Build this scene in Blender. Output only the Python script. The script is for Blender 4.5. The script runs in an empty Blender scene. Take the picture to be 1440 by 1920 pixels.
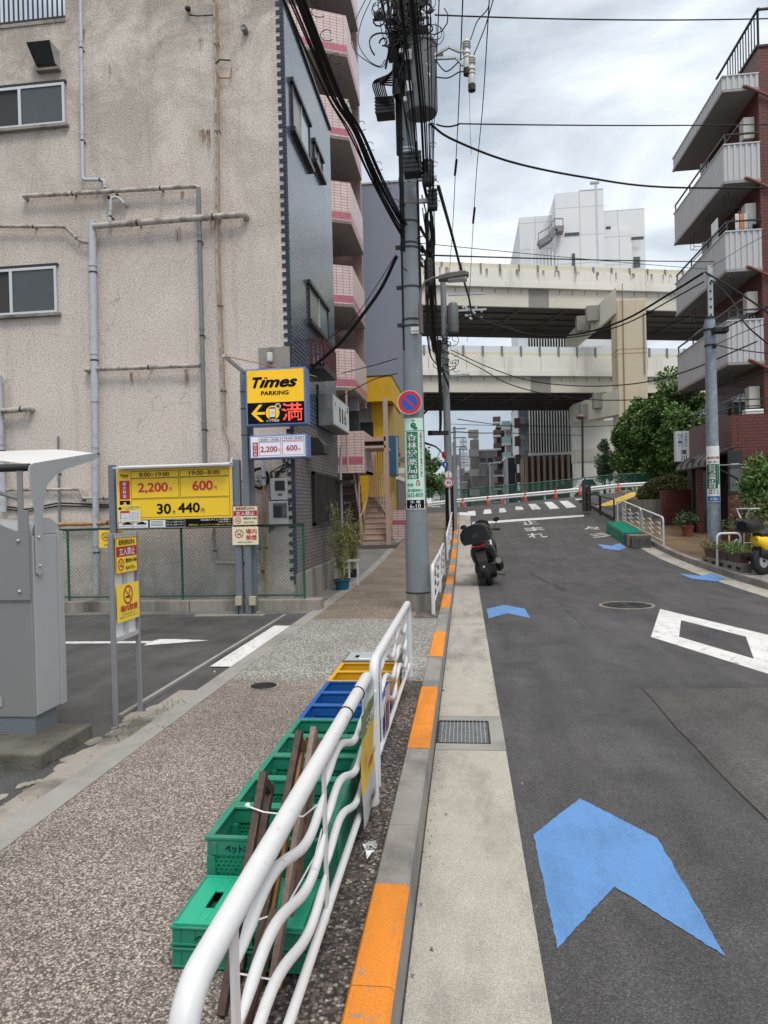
import bpy, math, random
from mathutils import Vector, Matrix
R = math.radians
random.seed(7)
S = bpy.context.scene
COL = S.collection
# ---------------------------------------------------------------- camera, sky, sun, exposure
F, VX, VY, ROLL, EYE = 1300.0, 871.0, 947.0, 0.024, 1.6
_y = Vector(((VX-720)/F, -(VY-960)/F, -1)).normalized()
_u = Vector((-math.sin(ROLL), math.cos(ROLL), 0))
_z = (_u - _y*_u.dot(_y)).normalized()
_x = _y.cross(_z)
CM = Matrix((_x, _y, _z))            # world = CM @ camera space
cd = bpy.data.cameras.new('camera'); cam = bpy.data.objects.new('camera', cd); COL.objects.link(cam)
cd.sensor_fit = 'VERTICAL'; cd.sensor_height = 36.0; cd.lens = F/1920*36.0
cd.clip_start = .05; cd.clip_end = 6000
cam.matrix_world = Matrix.Translation((0, 0, EYE)) @ CM.to_4x4()
S.camera = cam

S.view_settings.view_transform = 'Standard'; S.view_settings.look = 'None'
S.view_settings.exposure = 0.6; S.view_settings.gamma = 1.0
SUN_EL, SUN_AZ = R(58), R(150)
W = bpy.data.worlds.new("World"); S.world = W; W.use_nodes = True
nt = W.node_tree; N = nt.nodes; L = nt.links
bg = N['Background']
sky = N.new('ShaderNodeTexSky'); sky.sky_type = 'NISHITA'; sky.sun_disc = False
sky.sun_elevation = SUN_EL; sky.sun_rotation = SUN_AZ
tc = N.new('ShaderNodeTexCoord')
sep = N.new('ShaderNodeSeparateXYZ'); L.new(tc.outputs['Generated'], sep.inputs[0])
mp = N.new('ShaderNodeMapping'); mp.inputs['Scale'].default_value = (1.0, 1.0, 2.4); L.new(tc.outputs['Generated'], mp.inputs[0])
n1 = N.new('ShaderNodeTexNoise'); n1.inputs['Scale'].default_value = 2.6; n1.inputs['Detail'].default_value = 7; n1.inputs['Roughness'].default_value = .52
n1.inputs['Distortion'].default_value = .35
L.new(mp.outputs[0], n1.inputs['Vector'])
cr = N.new('ShaderNodeValToRGB'); L.new(n1.outputs[0], cr.inputs[0])
cr.color_ramp.elements[0].position = .38; cr.color_ramp.elements[0].color = (3.0, 3.45, 4.0, 1)
cr.color_ramp.elements[1].position = .62; cr.color_ramp.elements[1].color = (7.3, 7.6, 7.9, 1)
e = cr.color_ramp.elements.new(.5); e.color = (4.9, 5.35, 5.85, 1)
el = N.new('ShaderNodeMapRange'); el.inputs[1].default_value = .55; el.inputs[2].default_value = .95
el.inputs[3].default_value = 0.0; el.inputs[4].default_value = 1.0; L.new(sep.outputs['Z'], el.inputs[0])
tn = N.new('ShaderNodeMix'); tn.data_type = 'RGBA'; tn.inputs[6].default_value = (1, 1, 1, 1); tn.inputs[7].default_value = (2.75, 2.4, 2.1, 1); L.new(el.outputs[0], tn.inputs[0])
ml = N.new('ShaderNodeVectorMath'); ml.operation = 'MULTIPLY'; L.new(cr.outputs[0], ml.inputs[0]); L.new(tn.outputs[2], ml.inputs[1])
mx = N.new('ShaderNodeMix'); mx.data_type = 'RGBA'; mx.inputs[0].default_value = .94
L.new(sky.outputs[0], mx.inputs[6]); L.new(ml.outputs[0], mx.inputs[7])
L.new(mx.outputs[2], bg.inputs[0]); bg.inputs[1].default_value = .105
sd = bpy.data.lights.new('sun', 'SUN'); sun = bpy.data.objects.new('sun', sd); COL.objects.link(sun)
sd.energy = 1.1; sd.angle = R(18); sd.color = (1, .97, .92)
sun.rotation_euler = (R(90)-SUN_EL, 0, R(180)-SUN_AZ+R(180)-R(180))
sun.location = (0, 0, 40)

# ---------------------------------------------------------------- surveying: where a sight line meets a plane of the place
def ray(px, py): return CM @ Vector(((px-720)/F, -(py-960)/F, -1))
C0 = Vector((0, 0, EYE))
def PX(px, py, X): r = ray(px, py); return C0 + r*(X/r.x)
def PY(px, py, Y): r = ray(px, py); return C0 + r*(Y/r.y)
def PZ(px, py, z=0.): r = ray(px, py); return C0 + r*((z-EYE)/r.z)
def lerp(pts, t):
    if t <= pts[0][0]: return pts[0][1]
    for (a, va), (b, vb) in zip(pts, pts[1:]):
        if t <= b: return va+(vb-va)*(t-a)/(b-a)
    return pts[-1][1]
_B = [(-60, -.15), (13, -.15), (16, -.12), (19, -.02), (22, .13), (25, .33), (28, .56), (30, .72), (34, 1.12), (38, 1.4), (42, 1.5), (46, 1.52)]
_K = [(12, 0), (20, .06), (25, .6), (30, .85), (42, 1)]
def _zr(X, Y):
    x = max(0, X); return lerp(_B, Y)+lerp(_K, Y)*(.055*x+.0013*x*x)
def zr(X, Y): return (_zr(X, Y-.8)+_zr(X, Y)+_zr(X, Y+.8))/3
def HIT(px, py, off=0.):
    r = ray(px, py); t = .5
    while t < 90:
        p = C0+r*t
        if p.z < zr(p.x, p.y)+off: return p
        t += .02
    return p

# ---------------------------------------------------------------- materials
MATS = {}
def _base(name, rough, metal):
    m = bpy.data.materials.new(name); m.use_nodes = True
    b = m.node_tree.nodes['Principled BSDF']
    b.inputs['Roughness'].default_value = rough; b.inputs['Metallic'].default_value = metal
    MATS[name] = m
    return m, m.node_tree, b
def _noise(t, vec, scale, detail=5, rough=.55, dist=0):
    n = t.nodes.new('ShaderNodeTexNoise'); n.inputs['Scale'].default_value = scale; n.inputs['Detail'].default_value = detail
    n.inputs['Roughness'].default_value = rough; n.inputs['Distortion'].default_value = dist
    if vec: t.links.new(vec, n.inputs['Vector'])
    return n.outputs[0]
def _ramp(t, fac, stops, interp='LINEAR'):
    r = t.nodes.new('ShaderNodeValToRGB'); t.links.new(fac, r.inputs[0]); cr = r.color_ramp; cr.interpolation = interp
    while len(cr.elements) < len(stops): cr.elements.new(.5)
    for e, (p, c) in zip(cr.elements, stops):
        e.position = p; e.color = (c, c, c, 1) if not hasattr(c, '__len__') else (*c[:3], 1)
    return r.outputs[0]
def _mix(t, fac, a, b, mode='MIX'):
    n = t.nodes.new('ShaderNodeMix'); n.data_type = 'RGBA'; n.blend_type = mode
    for i, v in ((0, fac), (6, a), (7, b)):
        if isinstance(v, (int, float)): n.inputs[i].default_value = v if i == 0 else (v, v, v, 1)
        elif hasattr(v, '__len__'): n.inputs[i].default_value = (*v[:3], 1)
        else: t.links.new(v, n.inputs[i])
    return n.outputs[2]
def _coord(t, kind='Object', sc=None):
    c = t.nodes.new('ShaderNodeTexCoord').outputs[kind]
    if sc:
        m = t.nodes.new('ShaderNodeMapping'); m.inputs['Scale'].default_value = sc; t.links.new(c, m.inputs[0]); c = m.outputs[0]
    return c
def _bump(t, b, h, strength=.3, dist=.01):
    n = t.nodes.new('ShaderNodeBump'); n.inputs['Strength'].default_value = strength; n.inputs['Distance'].default_value = dist
    t.links.new(h, n.inputs['Height']); t.links.new(n.outputs[0], b.inputs['Normal'])
def dk(c, k): return tuple(x*k for x in c)
def mat(name, col, rough=.6, var=.12, sc=3., metal=0., bump=0., bsc=60., dirt=None, damt=.5, dsc=2.5, dlo=.5, streak=False, emit=0):
    if name in MATS: return MATS[name]
    m, t, b = _base(name, rough, metal)
    v = _coord(t)
    c = _mix(t, _noise(t, v, sc), dk(col, 1-var), dk(col, 1+var))
    if dirt:
        v2 = _coord(t, sc=(1, 1, .12)) if streak else v
        f = _ramp(t, _noise(t, v2, dsc, 8, .65), [(dlo, 0), (dlo+.2, damt)])
        c = _mix(t, f, c, dirt)
    t.links.new(c, b.inputs['Base Color'])
    if bump: _bump(t, b, _noise(t, v, bsc, 3), bump, .01)
    if emit:
        t.links.new(c, b.inputs['Emission Color']); b.inputs['Emission Strength'].default_value = emit
    return m
def brick(name, c1, c2, mort, w, h, ms=.008, off=.5, rough=.5, bump=.3, var=.0, dirt=None, metal=0, damt=.4, dsc=1.2):
    m, t, b = _base(name, rough, metal)
    uv = _coord(t, 'UV')
    n = t.nodes.new('ShaderNodeTexBrick'); n.offset = off; n.inputs['Scale'].default_value = 1
    n.inputs['Brick Width'].default_value = w; n.inputs['Row Height'].default_value = h; n.inputs['Mortar Size'].default_value = ms
    n.inputs['Mortar Smooth'].default_value = .1
    for k, c in (('Color1', c1), ('Color2', c2), ('Mortar', mort)): n.inputs[k].default_value = (*c, 1)
    t.links.new(uv, n.inputs['Vector'])
    c = n.outputs['Color']
    o = _coord(t)
    c = _mix(t, _ramp(t, _noise(t, o, 1.5, 6), [(.3, .75), (.7, 1.15)]), (0, 0, 0), c, 'MULTIPLY') if False else c
    if var: c = _mix(t, var, c, _noise(t, o, 2.2, 7), 'OVERLAY')
    if dirt: c = _mix(t, _ramp(t, _noise(t, _coord(t, sc=(1, 1, .2)), dsc, 8, .6), [(.48, 0), (.75, damt)]), c, dirt)
    t.links.new(c, b.inputs['Base Color'])
    inv = t.nodes.new('ShaderNodeMath'); inv.operation = 'SUBTRACT'; inv.inputs[0].default_value = 1; t.links.new(n.outputs['Fac'], inv.inputs[1])
    if bump: _bump(t, b, inv.outputs[0], bump, .006)
    return m
def speckle(name, cols, scale=85, rough=.85, bump=.5, mot=.35, msc=1.3, stain=None):
    m, t, b = _base(name, rough, 0)
    v = _coord(t)
    w = t.nodes.new('ShaderNodeTexVoronoi'); w.inputs['Scale'].default_value = scale; t.links.new(v, w.inputs['Vector'])
    s = t.nodes.new('ShaderNodeSeparateColor'); t.links.new(w.outputs['Color'], s.inputs[0])
    c = _ramp(t, s.outputs[0], cols, 'CONSTANT')
    edge = _ramp(t, w.outputs['Distance'], [(.35, 1), (.75, .35)])
    c = _mix(t, 1.0, c, edge, 'MULTIPLY')
    c = _mix(t, 1.0, c, _ramp(t, _noise(t, v, msc, 7, .6), [(.3, 1-mot), (.7, 1+mot*.3)]), 'MULTIPLY')
    if stain: c = _mix(t, _ramp(t, _noise(t, v, 2.7, 8, .7), [(.56, 0), (.72, .6)]), c, stain)
    t.links.new(c, b.inputs['Base Color'])
    _bump(t, b, w.outputs['Distance'], -bump, .006)
    return m
def glass(name, col, rough=.08, var=.3):
    m, t, b = _base(name, rough, 0)
    t.links.new(_mix(t, _noise(t, _coord(t), 1.3), dk(col, 1-var), dk(col, 1+var)), b.inputs['Base Color'])
    b.inputs['Specular IOR Level'].default_value = .9
    return m
def holes(name, col, rough, cell, hole, u0=None, shear=0., var=.15, slot=False, skew=.5):
    """a sheet pierced by a grid of holes (UV in metres)"""
    m, t, b = _base(name, rough, 0)
    t.links.new(_mix(t, _noise(t, _coord(t), 6), dk(col, 1-var), dk(col, 1+var)), b.inputs['Base Color'])
    n = t.nodes.new('ShaderNodeTexBrick'); n.offset = skew
    n.inputs['Scale'].default_value = 1; n.inputs['Brick Width'].default_value = cell[0]; n.inputs['Row Height'].default_value = cell[1]
    n.inputs['Mortar Size'].default_value = hole; n.inputs['Mortar Smooth'].default_value = 0
    t.links.new(_coord(t, 'UV'), n.inputs['Vector'])
    tr = t.nodes.new('ShaderNodeBsdfTransparent'); ms = t.nodes.new('ShaderNodeMixShader')
    t.links.new(n.outputs['Fac'], ms.inputs[0]); t.links.new(tr.outputs[0], ms.inputs[1]); t.links.new(b.outputs[0], ms.inputs[2])
    t.links.new(ms.outputs[0], t.nodes['Material Output'].inputs[0])
    return m
def worn(name, col, under, amt=.55, sc=14, rough=.7, lo=.5, emit=0):
    m, t, b = _base(name, rough, 0)
    v = _coord(t)
    f = _ramp(t, _noise(t, v, sc, 9, .75), [(lo, 1), (lo+.06, 1-amt)])
    c = _mix(t, _noise(t, v, 2.2), dk(col, .9), dk(col, 1.07))
    c = _mix(t, f, under, c)
    c = _mix(t, 1, c, _ramp(t, _noise(t, v, 120, 4, .8), [(.34, .62), (.46, .97), (.7, 1.06)]), 'MULTIPLY')
    c = _mix(t, 1, c, _ramp(t, _noise(t, _coord(t, sc=(1.5, .5, 1)), 3.1, 8, .7), [(.35, .8), (.55, 1.02)]), 'MULTIPLY')
    t.links.new(c, b.inputs['Base Color'])
    _bump(t, b, _noise(t, v, 120, 4, .8), .7, .006)
    return m

# ---------------------------------------------------------------- mesh builder
_TX = {}
def _textmesh(s, bold, shear):
    k = (s, bold, shear)
    if bold and k not in _TX:
        vs, fs = _textmesh(s, 0, shear); V_ = []; F_ = []; b = bold*.55
        for dx, dy in ((0, 0), (b, 0), (-b, 0), (0, b), (0, -b), (b*.7, b*.7), (-b*.7, -b*.7), (b*.7, -b*.7), (-b*.7, b*.7)):
            n = len(V_); V_ += [(x+dx, y+dy) for x, y in vs]; F_ += [tuple(i+n for i in f) for f in fs]
        _TX[k] = (V_, F_)
    if k not in _TX:
        c = bpy.data.curves.new('lettering', 'FONT'); c.body = s; c.offset = 0; c.shear = shear; c.resolution_u = 4
        o = bpy.data.objects.new('lettering', c); COL.objects.link(o)
        dg = bpy.context.evaluated_depsgraph_get(); oe = o.evaluated_get(dg); me = oe.to_mesh()
        vs = [(v.co.x, v.co.y) for v in me.vertices]; fs = [tuple(p.vertices) for p in me.polygons]
        oe.to_mesh_clear(); COL.objects.unlink(o); bpy.data.objects.remove(o); bpy.data.curves.remove(c)
        _TX[k] = (vs, fs)
    return _TX[k]
def wloc(o):
    v = Vector((0, 0, 0))
    while o: v = v+o.location; o = o.parent
    return v
class MB:
    def __init__(s): s.v = []; s.f = []; s.fm = []; s.mats = []; s.T = None; s.sm = []
    def mi(s, m):
        if m not in s.mats: s.mats.append(m)
        return s.mats.index(m)
    def add(s, vs, fs, m, smooth=False):
        b = len(s.v); k = s.mi(m)
        s.v += [(s.T @ Vector(v)) if s.T else Vector(v) for v in vs]
        for f in fs: s.f.append(tuple(i+b for i in f)); s.fm.append(k); s.sm.append(smooth)
        return s
    def box(s, x0, x1, y0, y1, z0, z1, m):
        return s.add([(x0, y0, z0), (x1, y0, z0), (x1, y1, z0), (x0, y1, z0), (x0, y0, z1), (x1, y0, z1), (x1, y1, z1), (x0, y1, z1)],
                     [(0, 3, 2, 1), (4, 5, 6, 7), (0, 1, 5, 4), (1, 2, 6, 5), (2, 3, 7, 6), (3, 0, 4, 7)], m)
    def bar(s, p0, p1, w, h, m, up=(0, 0, 1)):
        p0 = Vector(p0); p1 = Vector(p1); d = (p1-p0).normalized(); u = Vector(up)
        if abs(d.dot(u)) > .98: u = Vector((0, 1, 0))
        a = d.cross(u).normalized(); b = a.cross(d).normalized(); a *= w/2; b *= h/2
        vs = [p0-a-b, p0+a-b, p0+a+b, p0-a+b, p1-a-b, p1+a-b, p1+a+b, p1-a+b]
        return s.add(vs, [(0, 3, 2, 1), (4, 5, 6, 7), (0, 1, 5, 4), (1, 2, 6, 5), (2, 3, 7, 6), (3, 0, 4, 7)], m)
    def quad(s, a, b, c, d, m): return s.add([a, b, c, d], [(0, 1, 2, 3)], m)
    def poly(s, pts, m): return s.add(pts, [tuple(range(len(pts)))], m)
    def tube(s, pts, r, m, n=8, caps=True, closed=False):
        P = [Vector(p) for p in pts]; rs = r if isinstance(r, (list, tuple)) else [r]*len(P)
        vs = []; fs = []; up = None; K = len(P)
        for i, p in enumerate(P):
            d = (P[(i+1) % K]-P[i-1]) if closed else (P[min(i+1, K-1)]-P[max(i-1, 0)])
            d.normalize()
            if up is None:
                up = Vector((0, 0, 1)) if abs(d.z) < .9 else Vector((0, 1, 0))
            a = d.cross(up)
            if a.length < 1e-4: a = d.cross(Vector((1, .3, 0)))
            a.normalize(); b = a.cross(d).normalized(); up = b
            for j in range(n):
                t = 2*math.pi*j/n; vs.append(p+(a*math.cos(t)+b*math.sin(t))*rs[i])
        for i in range(K if closed else K-1):
            for j in range(n):
                q = (i+1) % K; fs.append((i*n+j, i*n+(j+1) % n, q*n+(j+1) % n, q*n+j))
        s.add(vs, fs, m, True)
        if caps and not closed:
            b0 = len(s.v)-len(vs); k = s.mi(m)
            for f in (tuple(reversed(range(n))), tuple((K-1)*n+j for j in range(n))):
                s.f.append(tuple(i+b0 for i in f)); s.fm.append(k); s.sm.append(False)
        return s
    def cyl(s, p0, p1, r, m, r1=None, n=16): return s.tube([p0, p1], [r, r if r1 is None else r1], m, n)
    def prism(s, pts, plane, a, b, m):
        """pts: 2-D outline; plane 'xy','xz','yz'; extruded from a to b along the third axis"""
        def P(u, v, w): return {'xy': (u, v, w), 'xz': (u, w, v), 'yz': (w, u, v)}[plane]
        n = len(pts); vs = [P(u, v, a) for u, v in pts]+[P(u, v, b) for u, v in pts]
        return s.add(vs, [tuple(range(n))[::-1], tuple(range(n, 2*n))]+[(i, (i+1) % n, n+(i+1) % n, n+i) for i in range(n)], m)
    def lathe(s, prof, c, m, n=16, axis='z'):
        vs = []; fs = []
        for r, h in prof:
            for j in range(n):
                t = 2*math.pi*j/n; x, y = r*math.cos(t), r*math.sin(t)
                vs.append({'z': (c[0]+x, c[1]+y, c[2]+h), 'y': (c[0]+x, c[1]+h, c[2]+y), 'x': (c[0]+h, c[1]+x, c[2]+y)}[axis])
        for i in range(len(prof)-1):
            for j in range(n): fs.append((i*n+j, i*n+(j+1) % n, (i+1)*n+(j+1) % n, (i+1)*n+j))
        return s.add(vs, fs, m, True)
    def ball(s, c, r, m, n=12, sq=(1, 1, 1)):
        vs = []; fs = []; k = n//2
        for i in range(k+1):
            a = math.pi*i/k
            for j in range(n):
                t = 2*math.pi*j/n
                vs.append((c[0]+r*sq[0]*math.sin(a)*math.cos(t), c[1]+r*sq[1]*math.sin(a)*math.sin(t), c[2]+r*sq[2]*math.cos(a)))
        for i in range(k):
            for j in range(n): fs.append((i*n+j, (i+1)*n+j, (i+1)*n+(j+1) % n, i*n+(j+1) % n))
        return s.add(vs, fs, m, True)
    def loft(s, rings, m, smooth=True, caps=True):
        n = len(rings[0]); vs = [p for r in rings for p in r]; fs = []
        for i in range(len(rings)-1):
            for j in range(n): fs.append((i*n+j, i*n+(j+1) % n, (i+1)*n+(j+1) % n, (i+1)*n+j))
        if caps: fs += [tuple(range(n))[::-1], tuple((len(rings)-1)*n+j for j in range(n))]
        return s.add(vs, fs, m, smooth)
    def disc(s, c, r, m, nrm='y', n=32, r0=0):
        """flat disc or ring facing -y (nrm y) or +x (nrm x) or up (z)"""
        def P(u, v): return {'y': (c[0]+u, c[1], c[2]+v), 'x': (c[0], c[1]+u, c[2]+v), 'z': (c[0]+u, c[1]+v, c[2])}[nrm]
        o = [P(r*math.cos(2*math.pi*j/n), r*math.sin(2*math.pi*j/n)) for j in range(n)]
        if not r0: return s.add(o, [tuple(range(n))], m)
        i_ = [P(r0*math.cos(2*math.pi*j/n), r0*math.sin(2*math.pi*j/n)) for j in range(n)]
        return s.add(o+i_, [(j, (j+1) % n, n+(j+1) % n, n+j) for j in range(n)], m)
    def text(s, body, O, U, V, w, h, m, bold=0., shear=0., fit=True):
        vs, fs = _textmesh(body, bold, shear)
        if not vs: return s
        x0 = min(v[0] for v in vs); x1 = max(v[0] for v in vs); y0 = min(v[1] for v in vs); y1 = max(v[1] for v in vs)
        sx = w/max(x1-x0, 1e-6); sy = h/max(y1-y0, 1e-6); ox = oy = 0
        if not fit: k = min(sx, sy); ox = (w-k*(x1-x0))/2; oy = (h-k*(y1-y0))/2; sx = sy = k
        O = Vector(O); U = Vector(U); V = Vector(V)
        Nn = U.cross(V); q = max(1, len(vs)//(9 if bold else 1))
        return s.add([O+U*(ox+(x-x0)*sx)+V*(oy+(y-y0)*sy)+Nn*(.00012*(i//q)) for i, (x, y) in enumerate(vs)], fs, m)
    def vtext(s, body, O, U, V, w, h, m, bold=.02):
        """one character above another, top to bottom, in the box w x h with its lower left corner at O"""
        n = len(body); ch = h/n; O = Vector(O); U = Vector(U); V = Vector(V)
        for i, c in enumerate(body):
            if c == ' ': continue
            s.text(c, O+V*(h-(i+1)*ch+ch*.08), U, V, w, ch*.84, m, bold)
        return s
    def build(s, name, parent=None, org=(0, 0, 0), bevel=0, kind=None, mirror=None):
        me = bpy.data.meshes.new(name); off = wloc(parent) if parent else Vector(org)
        me.from_pydata([v-off for v in s.v], [], s.f); me.update()
        for m in s.mats: me.materials.append(m)
        me.polygons.foreach_set('material_index', s.fm); me.polygons.foreach_set('use_smooth', s.sm)
        uv = me.uv_layers.new(name='UVMap'); dat = [0.0]*(2*len(me.loops)); V_ = s.v
        for p in me.polygons:
            n = p.normal
            if abs(n.z) > .8: t = Vector((1, 0, 0)); b = Vector((0, 1, 0))
            else:
                t = Vector((-n.y, n.x, 0)).normalized(); b = Vector((0, 0, 1))
            for li in p.loop_indices:
                q = V_[me.loops[li].vertex_index]; dat[2*li] = q.dot(t); dat[2*li+1] = q.dot(b)
        uv.data.foreach_set('uv', dat)
        if any(s.sm): me.set_sharp_from_angle(angle=R(38))
        o = bpy.data.objects.new(name, me); COL.objects.link(o)
        if parent: o.parent = parent
        else: o.location = off
        if bevel:
            b = o.modifiers.new('b', 'BEVEL'); b.width = bevel; b.segments = 2; b.limit_method = 'ANGLE'; b.angle_limit = R(50)
        if kind: o['kind'] = kind
        return o
def thing(name, label, cat, loc=(0, 0, 0), group=None):
    o = bpy.data.objects.new(name, None); COL.objects.link(o); o.location = loc
    o['label'] = label; o['category'] = cat
    if group: o['group'] = group
    return o
def tag(o, label, cat, group=None, kind=None):
    o['label'] = label; o['category'] = cat
    if group: o['group'] = group
    if kind: o['kind'] = kind
    return o
def copy_tree(o, parent=None):
    c = o.copy(); COL.objects.link(c)
    if parent: c.parent = parent
    for ch in list(o.children): copy_tree(ch, c)
    return c
XU, YU, ZU = Vector((1, 0, 0)), Vector((0, 1, 0)), Vector((0, 0, 1))
# ---------------------------------------------------------------- palette
def asphalt(name, base, lighter, msc=.55, grain=.5):
    m, t, b = _base(name, .82, 0); v = _coord(t)
    g = _ramp(t, _noise(t, v, 105, 4, .8), [(.36, .40), (.5, .95), (.62, 1.8), (.72, 3.8)])
    big = _mix(t, _ramp(t, _noise(t, v, msc, 8, .62, .4), [(.35, 0), (.65, 1)]), base, lighter)
    c = _mix(t, 1, big, g, 'MULTIPLY')
    c = _mix(t, 1, c, _ramp(t, _noise(t, _coord(t, sc=(1.6, .25, 1)), 2.3, 5), [(.3, .72), (.7, 1.18)]), 'MULTIPLY')
    c = _mix(t, 1, c, _ramp(t, _noise(t, v, 1.7, 9, .75, .8), [(.36, .74), (.5, 1.0), (.7, 1.12)]), 'MULTIPLY')
    t.links.new(c, b.inputs['Base Color']); _bump(t, b, _noise(t, v, 150, 3, .7), .55, .008); return m
ASPH = asphalt('asphalt', (.046, .046, .048), (.066, .066, .067))
ASPH2 = asphalt('parking_asphalt', (.047, .047, .048), (.075, .075, .075), 1.1)
ASPH3 = asphalt('patched_asphalt', (.048, .048, .05), (.062, .062, .064), .8)
def concrete(name, col, stain=(.16, .14, .11), bsc=120, sc=1.8, amt=.55, lo=.5, streak=False):
    return mat(name, col, .88, .16, 7, bump=.35, bsc=bsc, dirt=stain, damt=amt, dsc=sc, dlo=lo, streak=streak)
def gutterm():
    m, t, b = _base('gutter_concrete', .85, 0); v = _coord(t)
    c = _mix(t, _noise(t, v, 6, 8, .7), (.29, .275, .24), (.44, .42, .375))
    c = _mix(t, _ramp(t, _noise(t, _coord(t, sc=(1, .35, 1)), 2.4, 8, .68), [(.47, 0), (.68, .75)]), c, (.155, .145, .125))
    c = _mix(t, 1, c, _ramp(t, _noise(t, v, 160, 2, .6), [(.4, .75), (.6, 1.15)]), 'MULTIPLY')
    t.links.new(c, b.inputs['Base Color']); _bump(t, b, _noise(t, v, 140, 3), .35, .006); return m
GUTTER = gutterm()
KERB = concrete('kerb_concrete', (.24, .23, .215), (.09, .085, .08), 160, 2.2, .65, .47)
BAND = concrete('edge_concrete', (.26, .255, .24), (.13, .125, .11), 120, 1.6, .6, .48)
OLDCON = concrete('old_concrete', (.27, .25, .22), (.055, .05, .045), 60, 1.7, .85, .47, True)
ORANGE = worn('orange_paint', (.72, .24, .018), (.30, .24, .17), .75, 16, .65, .585)
WPAINT = worn('road_white', (.66, .67, .67), (.14, .14, .14), .8, 9, .6, .57)
WPAINT2 = worn('faded_road_white', (.62, .63, .63), (.08, .08, .083), .95, 6, .65, .52)
BLUEP = worn('road_blue', (.10, .25, .53), (.06, .10, .18), .7, 30, .65, .605)
YELLP = worn('road_yellow', (.75, .5, .05), (.1, .1, .1), .8, 6, .65, .56)
AGG = speckle('aggregate_paving', [(0, (.12, .10, .09)), (.2, (.19, .165, .145)), (.4, (.27, .235, .205)), (.62, (.39, .34, .30)), (.86, (.53, .475, .42))], 125, mot=.34, msc=.9, stain=(.13, .115, .10))
AGG2 = speckle('pale_gravel_paving', [(0, (.16, .155, .145)), (.25, (.28, .27, .25)), (.55, (.42, .41, .38)), (.85, (.62, .61, .57))], 80, mot=.25)
AGG3 = speckle('tan_paving', [(0, (.17, .135, .105)), (.3, (.27, .22, .17)), (.7, (.38, .32, .25))], 70, mot=.35, bump=.25)
BROWNP = speckle('brown_paving', [(0, (.10, .065, .035)), (.3, (.19, .125, .065)), (.7, (.27, .185, .10))], 60, mot=.3, bump=.25)
SOIL = speckle('gravel_strip', [(0, (.045, .038, .034)), (.3, (.11, .092, .082)), (.6, (.20, .165, .15)), (.9, (.42, .38, .34))], 72, mot=.55, stain=(.055, .048, .042))
PAVEG = concrete('grey_paving', (.17, .165, .155), (.08, .075, .07), 90, 1.2, .7, .45)
WHITE = mat('white_paint', (.78, .79, .80), .28, .04, 2, dirt=(.40, .33, .26), damt=.6, dsc=11, dlo=.58)
GALV = mat('galvanised_steel', (.42, .44, .46), .42, .22, 9, metal=.55, dirt=(.25, .26, .27), damt=.5, dsc=14, dlo=.48)
POLEC = mat('pole_grey', (.185, .21, .225), .6, .12, 1.2, bump=.12, bsc=70, dirt=(.42, .44, .45), damt=.6, dsc=7, dlo=.6)
POLED = mat('pole_dark_sheath', (.17, .195, .205), .5, .12, 2, bump=.1, bsc=40, dirt=(.4, .42, .43), damt=.5, dsc=9, dlo=.62)
STEELG = mat('painted_grey_steel', (.14, .16, .18), .45, .12, 3, dirt=(.25, .22, .2), damt=.4, dsc=6, dlo=.6)
BLACK = mat('black_rubber', (.007, .007, .008), .5, .3, 9)
CABLE = mat('cable_black', (.005, .005, .006), .6, .3, 4); CABLE.node_tree.nodes['Principled BSDF'].inputs['Specular IOR Level'].default_value = .25
DARK = mat('opening_shade', (.012, .012, .012), .7, .2)  # near-black colour that stands for the shade inside openings, slots and gaps
DKM = mat('dark_metal', (.03, .03, .032), .4, .25, 5, metal=.4)
GLASSD = glass('dark_glass', (.03, .04, .045))
GLASSB = glass('pale_glass', (.16, .24, .27), .12)
ALU = mat('aluminium', (.55, .56, .57), .35, .08, 5, metal=.5)
YEL = mat('sign_yellow', (.86, .56, .02), .4, .05, 2, bump=.05, bsc=30)
YEL2 = mat('notice_yellow', (.82, .60, .06), .45, .07, 4)
SGNW = mat('sign_white', (.72, .73, .73), .4, .04)
CREAM = mat('notice_cream', (.74, .68, .47), .5, .05)
RED = mat('sign_red', (.50, .015, .03), .4, .08)
REDL = mat('sign_dark_red', (.42, .02, .03), .4, .05)
INK = mat('sign_black', (.003, .003, .003), .7, .1); INK.node_tree.nodes['Principled BSDF'].inputs['Specular IOR Level'].default_value = .15
BLUEF = mat('sign_blue_frame', (.13, .20, .42), .45, .12)
LED = mat('led_red', (1.0, .10, .06), .5, .1, emit=.55)
GREENS = mat('sign_green', (.01, .13, .06), .4, .08)
MINT = mat('sign_mint', (.50, .72, .60), .4, .04)
NAVY = mat('sign_blue', (.015, .07, .36), .4, .06)
FENG = mat('fence_green', (.012, .085, .06), .5, .2)
RAILW = mat('guard_white', (.56, .57, .58), .4, .08, 5, dirt=(.22, .17, .13), damt=.75, dsc=22, dlo=.615)
GREENC = mat('crate_green', (.011, .195, .120), .5, .16, 5, dirt=(.10, .20, .15), damt=.5, dsc=9, dlo=.5)
BLUEC = mat('crate_blue', (.012, .095, .33), .42, .15, 5)
YELC = mat('crate_yellow', (.60, .33, .015), .42, .12, 5)
GREYC = mat('crate_grey', (.09, .095, .10), .5, .12, 5)
GREYL = mat('crate_lid_grey', (.34, .37, .38), .5, .08, 5)
HG = holes('crate_green_mesh', (.010, .20, .115), .45, (.020, .016), .0045)
HB = holes('crate_blue_mesh', (.010, .08, .28), .45, (.020, .016), .0045)
HY = holes('crate_yellow_mesh', (.62, .38, .02), .45, (.020, .016), .0045)
HK = holes('crate_grey_mesh', (.08, .085, .09), .5, (.034, .05), .009)
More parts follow.
